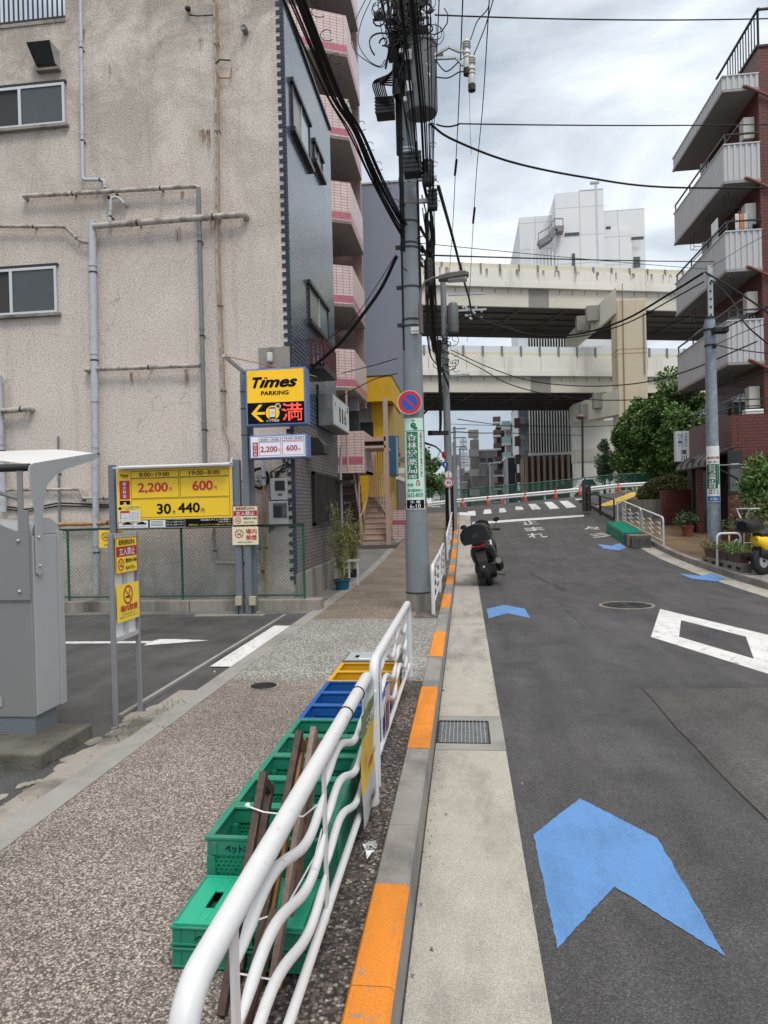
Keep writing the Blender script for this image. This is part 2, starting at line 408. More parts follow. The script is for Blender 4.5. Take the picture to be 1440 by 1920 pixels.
def wood(name, a, b_):
    m, t, b = _base(name, .5, 0)
    f = _noise(t, _coord(t, sc=(30, 30, 2.2)), 1.6, 6, .6, .6)
    t.links.new(_mix(t, _ramp(t, f, [(.35, 0), (.65, 1)]), a, b_), b.inputs['Base Color']); return m
WOOD1 = wood('dark_wood', (.022, .010, .006), (.07, .03, .016))
WOOD2 = wood('brown_wood', (.06, .03, .016), (.16, .08, .04))
WOOD3 = wood('orange_wood', (.20, .085, .03), (.34, .15, .055))
WOOD4 = wood('pinkish_wood', (.13, .085, .065), (.23, .16, .125))
BTILE = brick('blue_glazed_tile', (.010, .028, .055), (.042, .082, .135), (.17, .19, .205), .20, .072, .009, .5, .17, .6, .25)
GTILE = brick('grey_tile', (.16, .14, .135), (.20, .175, .17), (.065, .058, .055), .24, .062, .008, .5, .6, .5, .2)
PTILE = brick('pink_tile', (.56, .435, .41), (.62, .495, .47), (.26, .16, .15), .215, .09, .009, 0, .35, .3, .12)
PTILER = brick('rose_tile', (.42, .10, .15), (.48, .13, .18), (.24, .10, .11), .075, .11, .007, 0, .35, .3, .1)
PTILED = brick('brown_pink_tile', (.30, .21, .195), (.34, .24, .22), (.11, .07, .065), .16, .07, .009, .5, .45, .3, .1)
RBRICK = brick('red_brick', (.105, .020, .015), (.135, .027, .020), (.022, .010, .008), .24, .098, .011, .5, .5, .5, .15)
RSMOOTH = mat('red_render', (.20, .033, .025), .5, .1, 2)
YWALL = mat('yellow_wall', (.62, .36, .008), .6, .1, 2, dirt=(.35, .2, .02), damt=.4, dsc=1.5)
YWALL2 = mat('mustard_wall', (.42, .30, .09), .7, .15, 2, dirt=(.2, .15, .08), damt=.6, dsc=2)
GWALL = mat('blue_grey_render', (.21, .24, .30), .8, .06, 1.5, bump=.25, bsc=30)
BEIGEP = mat('beige_pink_paint', (.42, .30, .25), .55, .08, 2, dirt=(.15, .1, .08), damt=.5, dsc=5, dlo=.55)
PIPEW = mat('pipe_grey_white', (.44, .46, .50), .5, .08, 3, dirt=(.2, .17, .14), damt=.6, dsc=6, dlo=.52)
PIPES = mat('pipe_stained', (.42, .39, .35), .5, .15, 4, dirt=(.09, .06, .045), damt=.8, dsc=7, dlo=.46)
PIPED = mat('pipe_dark_grey', (.16, .17, .18), .5, .12, 3, dirt=(.3, .25, .2), damt=.5, dsc=6)
RUSTP = mat('pipe_rusty', (.34, .19, .08), .8, .25, 9, dirt=(.45, .4, .36), damt=.8, dsc=6, dlo=.48)
HWC = mat('highway_concrete', (.70, .68, .62), .85, .07, .35, dirt=(.25, .21, .17), damt=.55, dsc=.55, dlo=.52, streak=True)
HWG = mat('highway_girder', (.60, .565, .48), .8, .06, .3, dirt=(.30, .26, .2), damt=.4, dsc=.4, dlo=.52)
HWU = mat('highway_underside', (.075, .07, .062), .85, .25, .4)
PIERM = mat('pier_cream', (.52, .46, .33), .85, .08, .3, dirt=(.28, .14, .06), damt=.75, dsc=.7, dlo=.50, streak=True)
WPAN = mat('white_panel', (.62, .64, .66), .6, .05, .2, bump=0)
def leafm(name, a, b_, tr=.25):
    m, t, b = _base(name, .55, 0); oi = t.nodes.new('ShaderNodeNewGeometry')
    t.links.new(_mix(t, oi.outputs['Random Per Island'], a, b_), b.inputs['Base Color'])
    b.inputs['Subsurface Weight'].default_value = 0
    return m
LEAF1 = leafm('leaf_green', (.03, .075, .016), (.145, .26, .055))
LEAF2 = leafm('leaf_dark', (.018, .05, .014), (.06, .12, .03))
LEAF3 = leafm('leaf_conifer', (.03, .075, .04), (.09, .17, .08))
LEAF4 = leafm('leaf_bamboo', (.10, .12, .03), (.34, .34, .12))
LEAF5 = leafm('leaf_hedge', (.045, .06, .016), (.17, .18, .05))
BARK = mat('bark', (.07, .05, .035), .9, .3, 9, bump=.6, bsc=20)

# beige stucco wall with weathering, cracks and rust marks
def stucco():
    m, t, b = _base('stucco', .92, 0); v = _coord(t)
    c = _mix(t, _noise(t, v, 1.1, 9, .66), (.55, .48, .425), (.70, .635, .58))
    up = t.nodes.new('ShaderNodeSeparateXYZ'); t.links.new(v, up.inputs[0])
    hi = _ramp(t, up.outputs['Z'], [(0, 0), (1, 1)])
    mr = t.nodes.new('ShaderNodeMapRange'); mr.inputs[1].default_value = 4; mr.inputs[2].default_value = 10.2; t.links.new(up.outputs['Z'], mr.inputs[0])
    blotch = _ramp(t, _noise(t, v, .75, 9, .74, .5), [(.40, 0), (.57, 1)])
    k = t.nodes.new('ShaderNodeMath'); k.operation = 'MULTIPLY'; t.links.new(mr.outputs[0], k.inputs[0]); t.links.new(blotch, k.inputs[1])
    k2 = t.nodes.new('ShaderNodeMath'); k2.operation = 'MULTIPLY'; k2.inputs[1].default_value = .72; t.links.new(k.outputs[0], k2.inputs[0])
    c = _mix(t, k2.outputs[0], c, (.27, .235, .195))
    st = _ramp(t, _noise(t, _coord(t, sc=(3.2, 1, .16)), 1.3, 8, .7), [(.54, 0), (.74, .38)])
    c = _mix(t, st, c, (.24, .205, .17))
    # dark grime near the ground
    mg = t.nodes.new('ShaderNodeMapRange'); mg.inputs[1].default_value = 1.6; mg.inputs[2].default_value = .2; t.links.new(up.outputs['Z'], mg.inputs[0])
    g2 = t.nodes.new('ShaderNodeMath'); g2.operation = 'MULTIPLY'; t.links.new(mg.outputs[0], g2.inputs[0]); t.links.new(_ramp(t, _noise(t, v, 1.9, 8, .7), [(.35, 0), (.7, .8)]), g2.inputs[1])
    c = _mix(t, g2.outputs[0], c, (.17, .15, .125))
    grain = _ramp(t, _noise(t, v, 34, 5, .8), [(.36, .55), (.5, 1.0), (.66, 1.22)])
    c = _mix(t, 1, c, grain, 'MULTIPLY')
    # fine cracks
    vo = t.nodes.new('ShaderNodeTexVoronoi'); vo.feature = 'DISTANCE_TO_EDGE'; vo.inputs['Scale'].default_value = .33
    dn = t.nodes.new('ShaderNodeVectorMath'); dn.operation = 'ADD'; t.links.new(v, dn.inputs[0])
    nn = t.nodes.new('ShaderNodeTexNoise'); nn.inputs['Scale'].default_value = 3; nn.inputs['Detail'].default_value = 6; t.links.new(v, nn.inputs['Vector'])
    sc = t.nodes.new('ShaderNodeVectorMath'); sc.operation = 'SCALE'; sc.inputs['Scale'].default_value = .55; t.links.new(nn.outputs['Color'], sc.inputs[0])
    t.links.new(sc.outputs[0], dn.inputs[1]); t.links.new(dn.outputs[0], vo.inputs['Vector'])
    c = _mix(t, _ramp(t, vo.outputs['Distance'], [(0, .34), (.0032, 0)]), c, (.16, .13, .11))
    t.links.new(c, b.inputs['Base Color'])
    _bump(t, b, _noise(t, v, 42, 5, .7), .75, .02)
    return m
STUCCO = stucco()
def rustm():
    m, t, b = _base('rust_stain', .9, 0)
    b.inputs['Base Color'].default_value = (.20, .095, .04, 1)
    g_ = t.nodes.new('ShaderNodeSeparateXYZ'); t.links.new(_coord(t, 'Generated'), g_.inputs[0])
    ex = _ramp(t, g_.outputs['X'], [(0, 0), (.35, 1), (.65, 1), (1, 0)]); ez = _ramp(t, g_.outputs['Z'], [(0, 0), (.9, 1), (1, 0)])
    uv = _coord(t, sc=(26, 9, 3.0)); n = _ramp(t, _noise(t, uv, 2.2, 7, .7), [(.4, 0), (.6, 1)])
    al = _mix(t, 1, _mix(t, 1, ex, ez, 'MULTIPLY'), n, 'MULTIPLY'); t.links.new(al, b.inputs['Alpha']); return m
RUST = rustm()

# ---------------------------------------------------------------- ground, road, pavement
def grid(name, xs, ys, m, dz, kind='structure', zf=zr, parent=None, org=None):
    mb = MB(); nx = len(xs); vs = [(x, y, zf(x, y)+dz) for y in ys for x in xs]
    fs = [(j*nx+i, j*nx+i+1, (j+1)*nx+i+1, (j+1)*nx+i) for j in range(len(ys)-1) for i in range(nx-1)]
    mb.add(vs, fs, m, True); o = mb.build(name)
    if kind: o['kind'] = kind
    return o
def rng(a, b, n): return [a+(b-a)*i/n for i in range(n+1)]
GR = mat('far_ground', (.13, .13, .125), .9, .2, .05)
g = MB(); g.box(-1500, 1500, -60, 3000, -1.6, -.75, GR); g.build('ground', kind='structure')
grid('road', rng(-16, 22, 76), rng(-8, 43.5, 103), ASPH, 0)
grid('gutter', [-.25, 0, .25], rng(-8, 4.95, 20), GUTTER, .005)
grid('gutter', [-.25, 0, .25], rng(5.75, 33.5, 50), GUTTER, .005)
grid('gutter', [5.2, 5.42, 5.64], rng(-8, 26, 60), GUTTER, .005)
# left pavement: slab top is .15 above the road
ZS = lambda x, y: zr(min(x, 0), y)+.15
def slab(name, x0, x1, y0, y1, m, dz=0, n=None, zf=ZS, skirt=.3):
    n = n or max(2, int((y1-y0)/1.0)); xs = [x0, (x0+x1)/2, x1]; ys = rng(y0, y1, n)
    mb = MB(); nx = 3; vs = [(x, y, zf(x, y)+dz) for y in ys for x in xs]
    fs = [(j*nx+i, j*nx+i+1, (j+1)*nx+i+1, (j+1)*nx+i) for j in range(n) for i in range(2)]
    mb.add(vs, fs, m, True)
    per = [(x0, y) for y in ys]+[(x1, y) for y in reversed(ys)]
    b = [(x, y, zf(x, y)+dz) for x, y in per]; lo = [(x, y, zf(x, y)+dz-skirt) for x, y in per]; k = len(per)
    mb.add(b+lo, [(i, (i+1) % k, k+(i+1) % k, k+i) for i in range(k)], m)
    return mb.build(name, kind='structure')
slab('pavement', -2.24, -.76, -8, 6.35, AGG)
slab('pavement', -2.24, -.415, 6.35, 9.87, AGG2)
slab('pavement', -2.24, -.76, 9.87, 34, AGG3)
slab('planting_strip', -.76, -.415, -8, 6.35, SOIL, -.015)
slab('planting_strip', -.76, -.415, 9.87, 34, SOIL, -.015)
slab('pavement_edge', -2.42, -2.24, -8, 34, BAND, .004)
slab('parking_ground', -16, -2.42, -8, 10.45, ASPH2, -.02, zf=lambda x, y: 0, n=12)
slab('pavement', -6.5, -2.42, 10.45, 22, PAVEG, -.004)
slab('pavement', -7.5, -2.42, 22, 34, AGG3, -.002)
e_ = MB(); e_.box(-2.775, -2.735, 5.2, 10.3, -.1, .006, BAND)
random.seed(3)
for i in range(60):                     # crumbling old edging along the parking entrance
    y = 3.2+random.random()*2.3; x = -2.60+random.uniform(-.1, .1); r = random.uniform(.015, .07)
    n = 7; e_.add([(x+r*random.uniform(.6, 1.1)*math.cos(6.283*k/n), y+1.8*r*random.uniform(.6, 1.1)*math.sin(6.283*k/n), -.0188+i*.00008) for k in range(n)], [tuple(range(n))], OLDCON)
e_.build('parking_edging', kind='structure')
slab('old_edging', -2.60, -2.425, -8, 6.0, OLDCON, -.010, zf=lambda x, y: 0)
# kerb stones
kb = MB(); ob = MB()
def kerbrun(y0, y1, m, mb, gap=.0015):
    n = max(1, round((y1-y0)/.61)); h = (y1-y0)/n
    for i in range(n):
        a = y0+i*h+gap; b = y0+(i+1)*h-gap; q = []
        for y in (a, b):
            z = ZS(0, y); q.append([(-.415, y, z-.3), (-.415, y, z+.012), (-.407, y, z+.022), (-.282, y, z+.022), (-.268, y, z+.008), (-.25, y, z-.3)])
        kb_ = mb; kb_.loft(q, KERB, smooth=False)
        if m is ORANGE:
            e = .0025; t0, t1 = ZS(0, a), ZS(0, b)
            kb_.add([(-.4165, a, t0-.03), (-.4165, b, t1-.03), (-.4165, a, t0+.012+e), (-.4165, b, t1+.012+e), (-.408, a, t0+.022+e), (-.408, b, t1+.022+e),
                     (-.281, a, t0+.022+e), (-.281, b, t1+.022+e), (-.2655, a, t0+.007+e), (-.2655, b, t1+.007+e)],
                    [(0, 1, 3, 2), (2, 3, 5, 4), (4, 5, 7, 6), (6, 7, 9, 8)], ORANGE)
runs = [(-8, 1.0, 0), (1.0, 2.87, 1), (2.87, 4.5, 0), (4.5, 6.04, 1), (6.04, 7.26, 0), (7.26, 8.7, 1), (8.7, 10.7, 0), (10.7, 12.4, 1), (12.4, 13.9, 0),
        (13.9, 15.3, 1), (15.3, 16.2, 0), (16.2, 17.5, 1), (17.5, 19, 0), (19, 21.2, 1), (21.2, 22.6, 0), (22.6, 24.2, 1), (24.2, 25.6, 0), (25.6, 27.4, 1), (27.4, 29, 0), (29, 31, 1), (31, 33.5, 0)]
for a, b, o in runs: kerbrun(a, b, ORANGE if o else KERB, kb)
kb.build('kerb', kind='structure')
gj = MB()
for y in (.9, 10.2, 15.2, 20.2, 25.2): gj.add([(-.249, y, zr(0, y)+.0075), (.249, y, zr(0, y)+.0075), (.249, y+.012, zr(0, y)+.0075), (-.249, y+.012, zr(0, y)+.0075)], [(0, 1, 2, 3)], mat('joint_dark', (.06, .055, .05), .9))
gj.build('gutter_joint', kind='structure')
# drain grate in the gutter
fr = MB(); fr.box(-.249, .252, 4.95, 5.08, -.4, -.1405, BAND); fr.box(-.249, .252, 5.62, 5.75, -.4, -.1405, BAND); fr.box(.15, .252, 5.08, 5.62, -.4, -.1405, BAND)
fr.box(-.249, .15, 5.08, 5.62, -.6, -.5, DARK)
fr.build('gutter_box', kind='structure')
gr = thing('drain_grate', 'steel drain grate set in the pale gutter beside an orange kerb stone', 'drain grate', (-.05, 5.35, -.15))
f1 = MB()
for x in (-.243, .143): f1.box(x-.006, x+.006, 5.085, 5.615, -.19, -.138, DKM)
for y in (5.09, 5.61): f1.box(-.237, .137, y-.006, y+.006, -.19, -.138, DKM)
f1.build('frame', gr)
f2 = MB()
for i in range(1, 13): x = -.243+i*.0297; f2.box(x-.003, x+.003, 5.096, 5.604, -.185, -.140, GALV)
for i in range(1, 16): y = 5.09+i*.0325; f2.box(-.237, .137, y-.0025, y+.0025, -.165, -.142, GALV)
f2.build('bars', gr)

# painted markings
def mark(name, polys, m, dz=.009, sub=6, label=None):
    mb = MB(); dz = .0035 if max(p[1] for P in polys for p in P) < 12.5 else dz
    for P in polys:
        if len(P) == 4:
            a, b, c, d = [Vector((p[0], p[1])) for p in P]; n = sub
            vs = []; fs = []
            for j in range(n+1):
                for i in range(2):
                    l = a.lerp(d, j/n); r = b.lerp(c, j/n); p = l.lerp(r, i); vs.append((p.x, p.y, zr(p.x, p.y)+dz))
            for j in range(n): fs.append((2*j, 2*j+1, 2*j+3, 2*j+2))
            mb.add(vs, fs, m)
        else: mb.poly([(p[0], p[1], zr(p[0], p[1])+dz) for p in P], m)
    o = mb.build(name, kind='structure')
    return o
def bluearrow(cx, y0, w=.63, flip=1):
    h = w/2; O = [(cx-h, y0), (cx, y0+.47*flip), (cx+h, y0), (cx+h, y0+.95*flip), (cx, y0+1.42*flip), (cx-h, y0+.95*flip)]; P = []
    for (a, b) in zip(O, O[1:]+O[:1]):
        n = 26
        for i in range(n): u = i/n; P.append((a[0]+(b[0]-a[0])*u+random.uniform(-.0035, .0035), a[1]+(b[1]-a[1])*u+random.uniform(-.0035, .0035)))
    mark('road_marking', [P], BLUEP)
def chev(cx, y0, w=.63, sc=1., flip=1):   # tip forward, notch at the back
    h = w/2; return [[(cx-h, y0), (cx, y0+.47*sc*flip), (cx, y0+1.42*sc*flip), (cx-h, y0+.95*sc*flip)], [(cx, y0+.47*sc*flip), (cx+h, y0), (cx+h, y0+.95*sc*flip), (cx, y0+1.42*sc*flip)]]
bluearrow(.635, 2.76)
bluearrow(.64, 10.75)
p = HIT(1322, 1083); mark('road_marking', chev(p.x, p.y+.7, .68, 1.0, -1), BLUEP)
p = HIT(1150, 1026); mark('road_marking', chev(p.x, p.y+.7, .68, 1.0, -1), BLUEP)
# open diamond that announces the crossing
dc, hw, hl = (3.08, 9.2), .75, 2.36
O_ = [(dc[0], dc[1]+hl), (dc[0]+hw, dc[1]), (dc[0], dc[1]-hl), (dc[0]-hw, dc[1])]
k_ = .54; I_ = [(dc[0]+(x-dc[0])*k_, dc[1]+(y-dc[1])*k_) for x, y in O_]
mark('road_marking', [[O_[i], O_[(i+1) % 4], I_[(i+1) % 4], I_[i]] for i in range(4)], WPAINT, .007)
# stop line, crossing bars, stop lettering
mark('road_marking', [[tuple(HIT(*q).xy) for q in ((886, 984), (1095, 969), (1095, 965.5), (886, 979.5))]], WPAINT)
bars = [((855, 967), (876, 967), (880, 961), (860, 961)), ((877, 968), (892, 967), (891, 958), (877, 959)), ((906, 964), (922, 963), (920, 955), (908, 956)), ((936, 962), (950, 960), (946, 953), (936, 953.5)),
        ((967, 957), (983, 956), (978, 950), (966, 950)), ((998, 956), (1015, 955), (1004, 945), (990, 945.5)), ((1031, 955), (1049, 953.5), (1034, 941), (1020, 942)),
        ((1062, 953), (1081, 951), (1064, 939), (1048, 940)), ((1094, 947), (1109, 945.5), (1103, 940), (1086, 941)), ((1080, 938), (1096, 936.6), (1092, 935), (1078, 936))]
for i, bq in enumerate(bars): mark('road_marking', [[tuple(HIT(*q).xy) for q in bq]], WPAINT if i not in (3, 4, 5, 8) else WPAINT2)
def roadtext(s, x, y, w, h, m=WPAINT2, name='road_marking'):
    mb = MB(); vs, fs = _textmesh(s, .03, 0); x0 = min(v[0] for v in vs); x1 = max(v[0] for v in vs); y0 = min(v[1] for v in vs); y1 = max(v[1] for v in vs)
    def g(v): X = x+(v[0]-x0)/(x1-x0)*w; Y = y+(v[1]-y0)/(y1-y0)*h; return (X, Y, zr(X, Y)+.012)
    mb.add([g(v) for v in vs], fs, m); mb.build(name, kind='structure')
for s, (xa, ya), (xb, yb) in (('止', (981, 985), (1003, 976)), ('ま', (986, 997), (1015, 988)), ('れ', (993, 1010), (1018, 999))):
    p = HIT(xa, ya); q = HIT(xb, yb); roadtext(s, p.x, p.y, abs(q.x-p.x)*1.05, abs(q.y-p.y), WPAINT2)
for s, (xa, ya), (xb, yb) in (('=', (889, 996), (906, 986)), ('々', (1098, 995), (1117, 987)), ('彡', (1112, 1009), (1137, 999))):
    p = HIT(xa, ya); q = HIT(xb, yb); roadtext(s, p.x, p.y, abs(q.x-p.x)*1.1, abs(q.y-p.y), WPAINT2)
# parking lot: entry arrow and bay line
pm = MB(); z = -.016
pm.poly([(-8, 8.13, z), (-3.95, 8.2, z), (-3.93, 8.06, z), (-3.6, 8.2, z), (-3.22, 8.37, z), (-3.7, 8.46, z), (-3.92, 8.46, z), (-3.95, 8.33, z), (-8, 8.26, z)], WPAINT)
pm.build('parking_marking', kind='structure')
pm = MB(); pm.poly([(-2.665, 6.92, -.008), (-2.43, 6.92, -.008), (-2.43, 9.37, -.008), (-2.665, 9.37, -.008)], WPAINT); pm.build('parking_marking', kind='structure')
# joints / cracks in the asphalt
cr_ = mat('crack', (.016, .016, .017), .9)
def crack(pts, w=.007):
    mb = MB(); P = []
    for (a, b) in zip(pts, pts[1:]):
        n = max(2, int((Vector(b)-Vector(a)).length/.35))
        for i in range(n): P.append(Vector(a).lerp(Vector(b), i/n)+Vector((random.uniform(-.012, .012), random.uniform(-.012, .012))))
    P.append(Vector(pts[-1])); vs = []; fs = []
    for i, q in enumerate(P):
        d = (P[min(i+1, len(P)-1)]-P[max(i-1, 0)]).normalized(); n_ = Vector((-d.y, d.x))*w/2*random.uniform(.5, 1.2)
        for s in (n_, -n_): x, y = q.x+s.x, q.y+s.y; vs.append((x, y, zr(x, y)+.0065))
    for i in range(len(P)-1): fs.append((2*i, 2*i+1, 2*i+3, 2*i+2))
    mb.add(vs, fs, cr_); return mb.build('road_crack', kind='structure')
H2 = lambda x, y: tuple(HIT(x, y).xy)
crack([H2(1203, 1292), H2(1439, 1288)]); crack([H2(1203, 1292), H2(1300, 1400), H2(1439, 1540)])
crack([H2(1038, 1120), H2(1100, 1183), H2(1230, 1183)]); crack([H2(934, 985), H2(969, 1048)]); crack([H2(995, 1076), H2(1060, 1108)], .02)
# a relaid stretch of road right of the seams
_q = [H2(1203, 1292), H2(1300, 1400), H2(1439, 1540)]
pm = MB(); zq = -.15+.002; pm.poly([(_q[0][0], _q[0][1], zq), (_q[1][0], _q[1][1], zq), (_q[2][0], _q[2][1], zq), (_q[2][0]+.9, 0.2, zq), (5.19, 0.2, zq), (5.19, _q[0][1]+.12, zq)], asphalt('relaid_asphalt', (.055, .055, .056), (.078, .077, .076), .9)); pm.build('road_patch', kind='structure')
# grit, leaves and small weeds that gather along the kerb and the edges
GRIT = mat('grit', (.22, .19, .15), .9, .5, 40); LEAFL = mat('fallen_leaf', (.12, .07, .03), .8, .5, 30)
random.seed(41); gm = MB()
for i in range(420):
    k = random.random()
    if k < .45: x, y = -.25+abs(random.gauss(0, .05)), random.uniform(1.5, 16); z = -.144
    elif k < .6: x, y = .25+random.gauss(0, .05), random.uniform(1.5, 16); z = -.144
    elif k < .8: x, y = random.uniform(-.75, -.42), random.uniform(1.5, 6.3); z = -.012
    else: x, y = -2.5+random.gauss(0, .12), random.uniform(2.5, 8); z = -.005
    s = random.uniform(.003, .011)*(1.6 if i % 9 == 0 else 1); c = Vector((x, y, z+s*.3)); gm.add([c+Vector([random.uniform(-s, s) for _ in range(3)]) for _ in range(4)], [(0, 1, 2), (0, 2, 3), (0, 3, 1), (1, 3, 2)], LEAFL if i % 6 == 0 else (SGNW if i % 31 == 0 else GRIT))
gm.build('grit', kind='stuff')
wm = MB()
for (cx_, cy_, sp, n_) in ((-2.43, 4.9, .10, 60), (-.45, 10.8, .05, 60), (-.46, 12.2, .06, 50), (-2.5, 11.9, .08, 50), (-.5, 13.6, .05, 40), (-2.44, 5.5, .05, 24), (-2.75, 14.4, .1, 50), (7.4, 24.5, .25, 60)):
    zb_ = (ZS(0, cy_) if cx_ < 5 else zr(7.4, 24.5)+.15)
    for i in range(n_):
        p = Vector((cx_+random.gauss(0, sp), cy_+random.gauss(0, sp*1.8), zb_-.01)); d = Vector((random.gauss(0, .5), random.gauss(0, .5), 1)).normalized()*random.uniform(.02, .07)*(2 if cx_ > 5 else 1); q = Vector((random.gauss(0, 1), random.gauss(0, 1), 0)).normalized()*.005
        wm.add([p-q, p+q, p+d], [(0, 1, 2)], LEAF1)
wm.build('weeds', kind='stuff')
# manhole covers
def manhole(c, r, label):
    t = thing('manhole_cover', label, 'manhole cover', c)
    a = MB(); a.lathe([(r, -.05), (r, .004), (r*.9, .006), (r*.89, .002)], c, OLDCON, 40); a.build('rim', t)
    d = MB(); d.lathe([(r*.88, -.05), (r*.88, .005), (0.001, .006)], c, DKM, 40)
    for k in range(1, 7):
        rr = r*.88*k/7.5; d.lathe([(rr-.012, .006), (rr-.01, .010), (rr+.01, .010), (rr+.012, .006)], c, DKM, 32)
    for k in range(12):
        a_ = k*math.pi/6; d.bar((c[0]+.1*r*math.cos(a_), c[1]+.1*r*math.sin(a_), c[2]+.009), (c[0]+.84*r*math.cos(a_), c[1]+.84*r*math.sin(a_), c[2]+.009), .014, .006, DKM)
    d.build('lid', t)
manhole((2.66, 12.0, -.147), .45, 'large round iron manhole cover in the grey asphalt of the road')
manhole((-1.85, 6.11, .002), .135, 'small round iron cover in the speckled pavement by the grey and yellow crates')
# litter
lt = MB(); random.seed(5)
for i in range(26):
    a = Vector((-.47+random.uniform(-.035, .035), 3.14+random.uniform(-.05, .05), .012+random.uniform(0, .03)))
    lt.add([a+Vector([random.uniform(-.022, .022) for _ in range(3)]) for _ in range(3)], [(0, 1, 2)], SGNW)
tag(lt.build('tissue', org=(-.47, 3.14, 0)), 'crumpled white tissue on the gravel strip beside the kerb', 'litter')
# right hand pavement (its surface follows the rising road), kerb and side lane
ZRt = lambda x, y: zr(x, y)+.14
slab('pavement', 5.77, 12, -8, 17.5, AGG2, 0, zf=ZRt)
slab('pavement', 5.77, 8.1, 17.5, 27, BROWNP, 0, zf=ZRt)
slab('pavement', 8.1, 14, 17.5, 22.5, PAVEG, .004, zf=ZRt)
slab('side_lane', 8.1, 20, 22.5, 37, ASPH, .003, zf=ZRt)
slab('side_lane', 5.77, 8.1, 27, 36, ASPH3, .003, zf=ZRt)
kr = MB()
for i in range(58):
    a = -8+i*.61; b = a+.6; q = []
    if a > 27: break
    for y in (a, b):
        z = zr(5.65, y); q.append([(5.62, y, z-.2), (5.63, y, z+.13), (5.64, y, z+.145), (5.765, y, z+.145), (5.77, y, z-.2)])
    kr.loft(q, KERB, smooth=False)
kr.build('kerb', kind='structure')
ym = []
for i in range(9):
    a = HIT(1133+i*7, 947-i*2.9, .15); ym.append(a)
mb = MB()
for i, a in enumerate(ym):
    w = .9; mb.poly([(a.x-.45, a.y-.5, ZRt(a.x-.45, a.y-.5)+.012), (a.x+.45, a.y-.3, ZRt(a.x+.45, a.y-.3)+.012), (a.x+.75, a.y+.5, ZRt(a.x+.75, a.y+.5)+.012), (a.x-.15, a.y+.3, ZRt(a.x-.15, a.y+.3)+.012)], YELLP)
mb.build('lane_marking', kind='structure')
# ================================================================= beige building with the blue tiled side
WY, WX = 11.3, -2.8
bb = thing('apartment_building', 'old beige rendered building with blue tiled side wall and many drain pipes', 'building', (-8, 13.3, 0))
m = MB(); m.box(-15, WX-.012, WY, 15.3, -.3, 10.08, STUCCO); m.box(-6.62, WX-.05, WY-.001, 11.6, 10.08, 10.8, STUCCO); m.box(-15, -6.62, WY-.02, 15.32, 10.08, 10.14, OLDCON); m.build('wall', bb)
m = MB(); m.box(WX-.012, WX+.012, WY+.02, 15.3, 3.12, 10.08, BTILE); m.build('tiled_wall', bb)
m = MB(); m.box(WX-.012, WX+.012, WY+.02, 15.3, .52, 3.12, GTILE); m.build('grey_tiled_wall', bb)
m = MB(); m.box(WX-.012, WX+.045, WY-.05, 15.32, -.2, .52, OLDCON); m.build('plinth', bb, bevel=.006)
QT = mat('navy_corner_tile', (.012, .026, .042), .3, .3, 9)
m = MB()
for i in range(135):
    z = .35+i*.0722; w = .115 if i % 2 else .05
    m.box(WX-w, WX+.004, WY-.018, WY+.03, z, z+.066, QT)
m.build('corner_tile_strip', bb)
m = MB(); m.box(WX-.01, WX+.05, WY, 15.34, 10.04, 10.10, DKM); m.build('coping', bb)
def hwin(x0, x1, z0, z1, split, left_screen=True):
    f = MB(); w = .045; y0, y1 = WY-.055, WY+.0
    for a, b in ((x0, x0+w), (x1-w, x1), (split-w*.6, split+w*.6)): f.box(a, b, y0, y1, z0, z1, ALU)
    f.box(x0+w, split-w*.6, y0, y1, z0, z0+w, ALU); f.box(split+w*.6, x1-w, y0, y1, z0, z0+w, ALU); f.box(x0+w, split-w*.6, y0, y1, z1-w, z1, ALU); f.box(split+w*.6, x1-w, y0, y1, z1-w, z1, ALU)
    fo = f.build('window', bb)
    p = MB(); p.box(split, x1-w, y0+.02, y0+.03, z0+w, z1-w, mat('window_glass_grey', (.055, .065, .07), .12, .2)); p.build('pane', fo)
    p = MB(); p.box(x0+w, split, y0+.035, y0+.045, z0+w, z1-w, mat('insect_screen', (.035, .037, .04), .8, .1)); p.build('screen', fo)
    p = MB(); p.box(x0-.03, x1+.05, WY-.09, WY, z0-.05, z0-.002, OLDCON); p.box(x0-.02, x1+.02, WY-.05, WY, z1+.002, z1+.05, DKM); p.build('sill', fo)
a = PY(123, 157, WY); b = PY(0, 246, WY); hwin(a.x-2.1, a.x, b.z, a.z, PY(40, 200, WY).x)
a = PY(108, 500, WY); b = PY(0, 594, WY); hwin(a.x-2.1, a.x, b.z, a.z, PY(24, 550, WY).x)
# roof terrace railing
t = MB()
rx = PY(122, 10, WY).x
for i in range(26): t.box(rx-.09*i-.012, rx-.09*i+.012, WY+.05, WY+.07, 10.14, 11.1, DKM)
t.box(rx-4, rx, WY+.045, WY+.075, 11.1, 11.14, DKM); t.box(rx-4, rx, WY+.045, WY+.075, 10.2, 10.23, DKM); t.build('railing', bb)
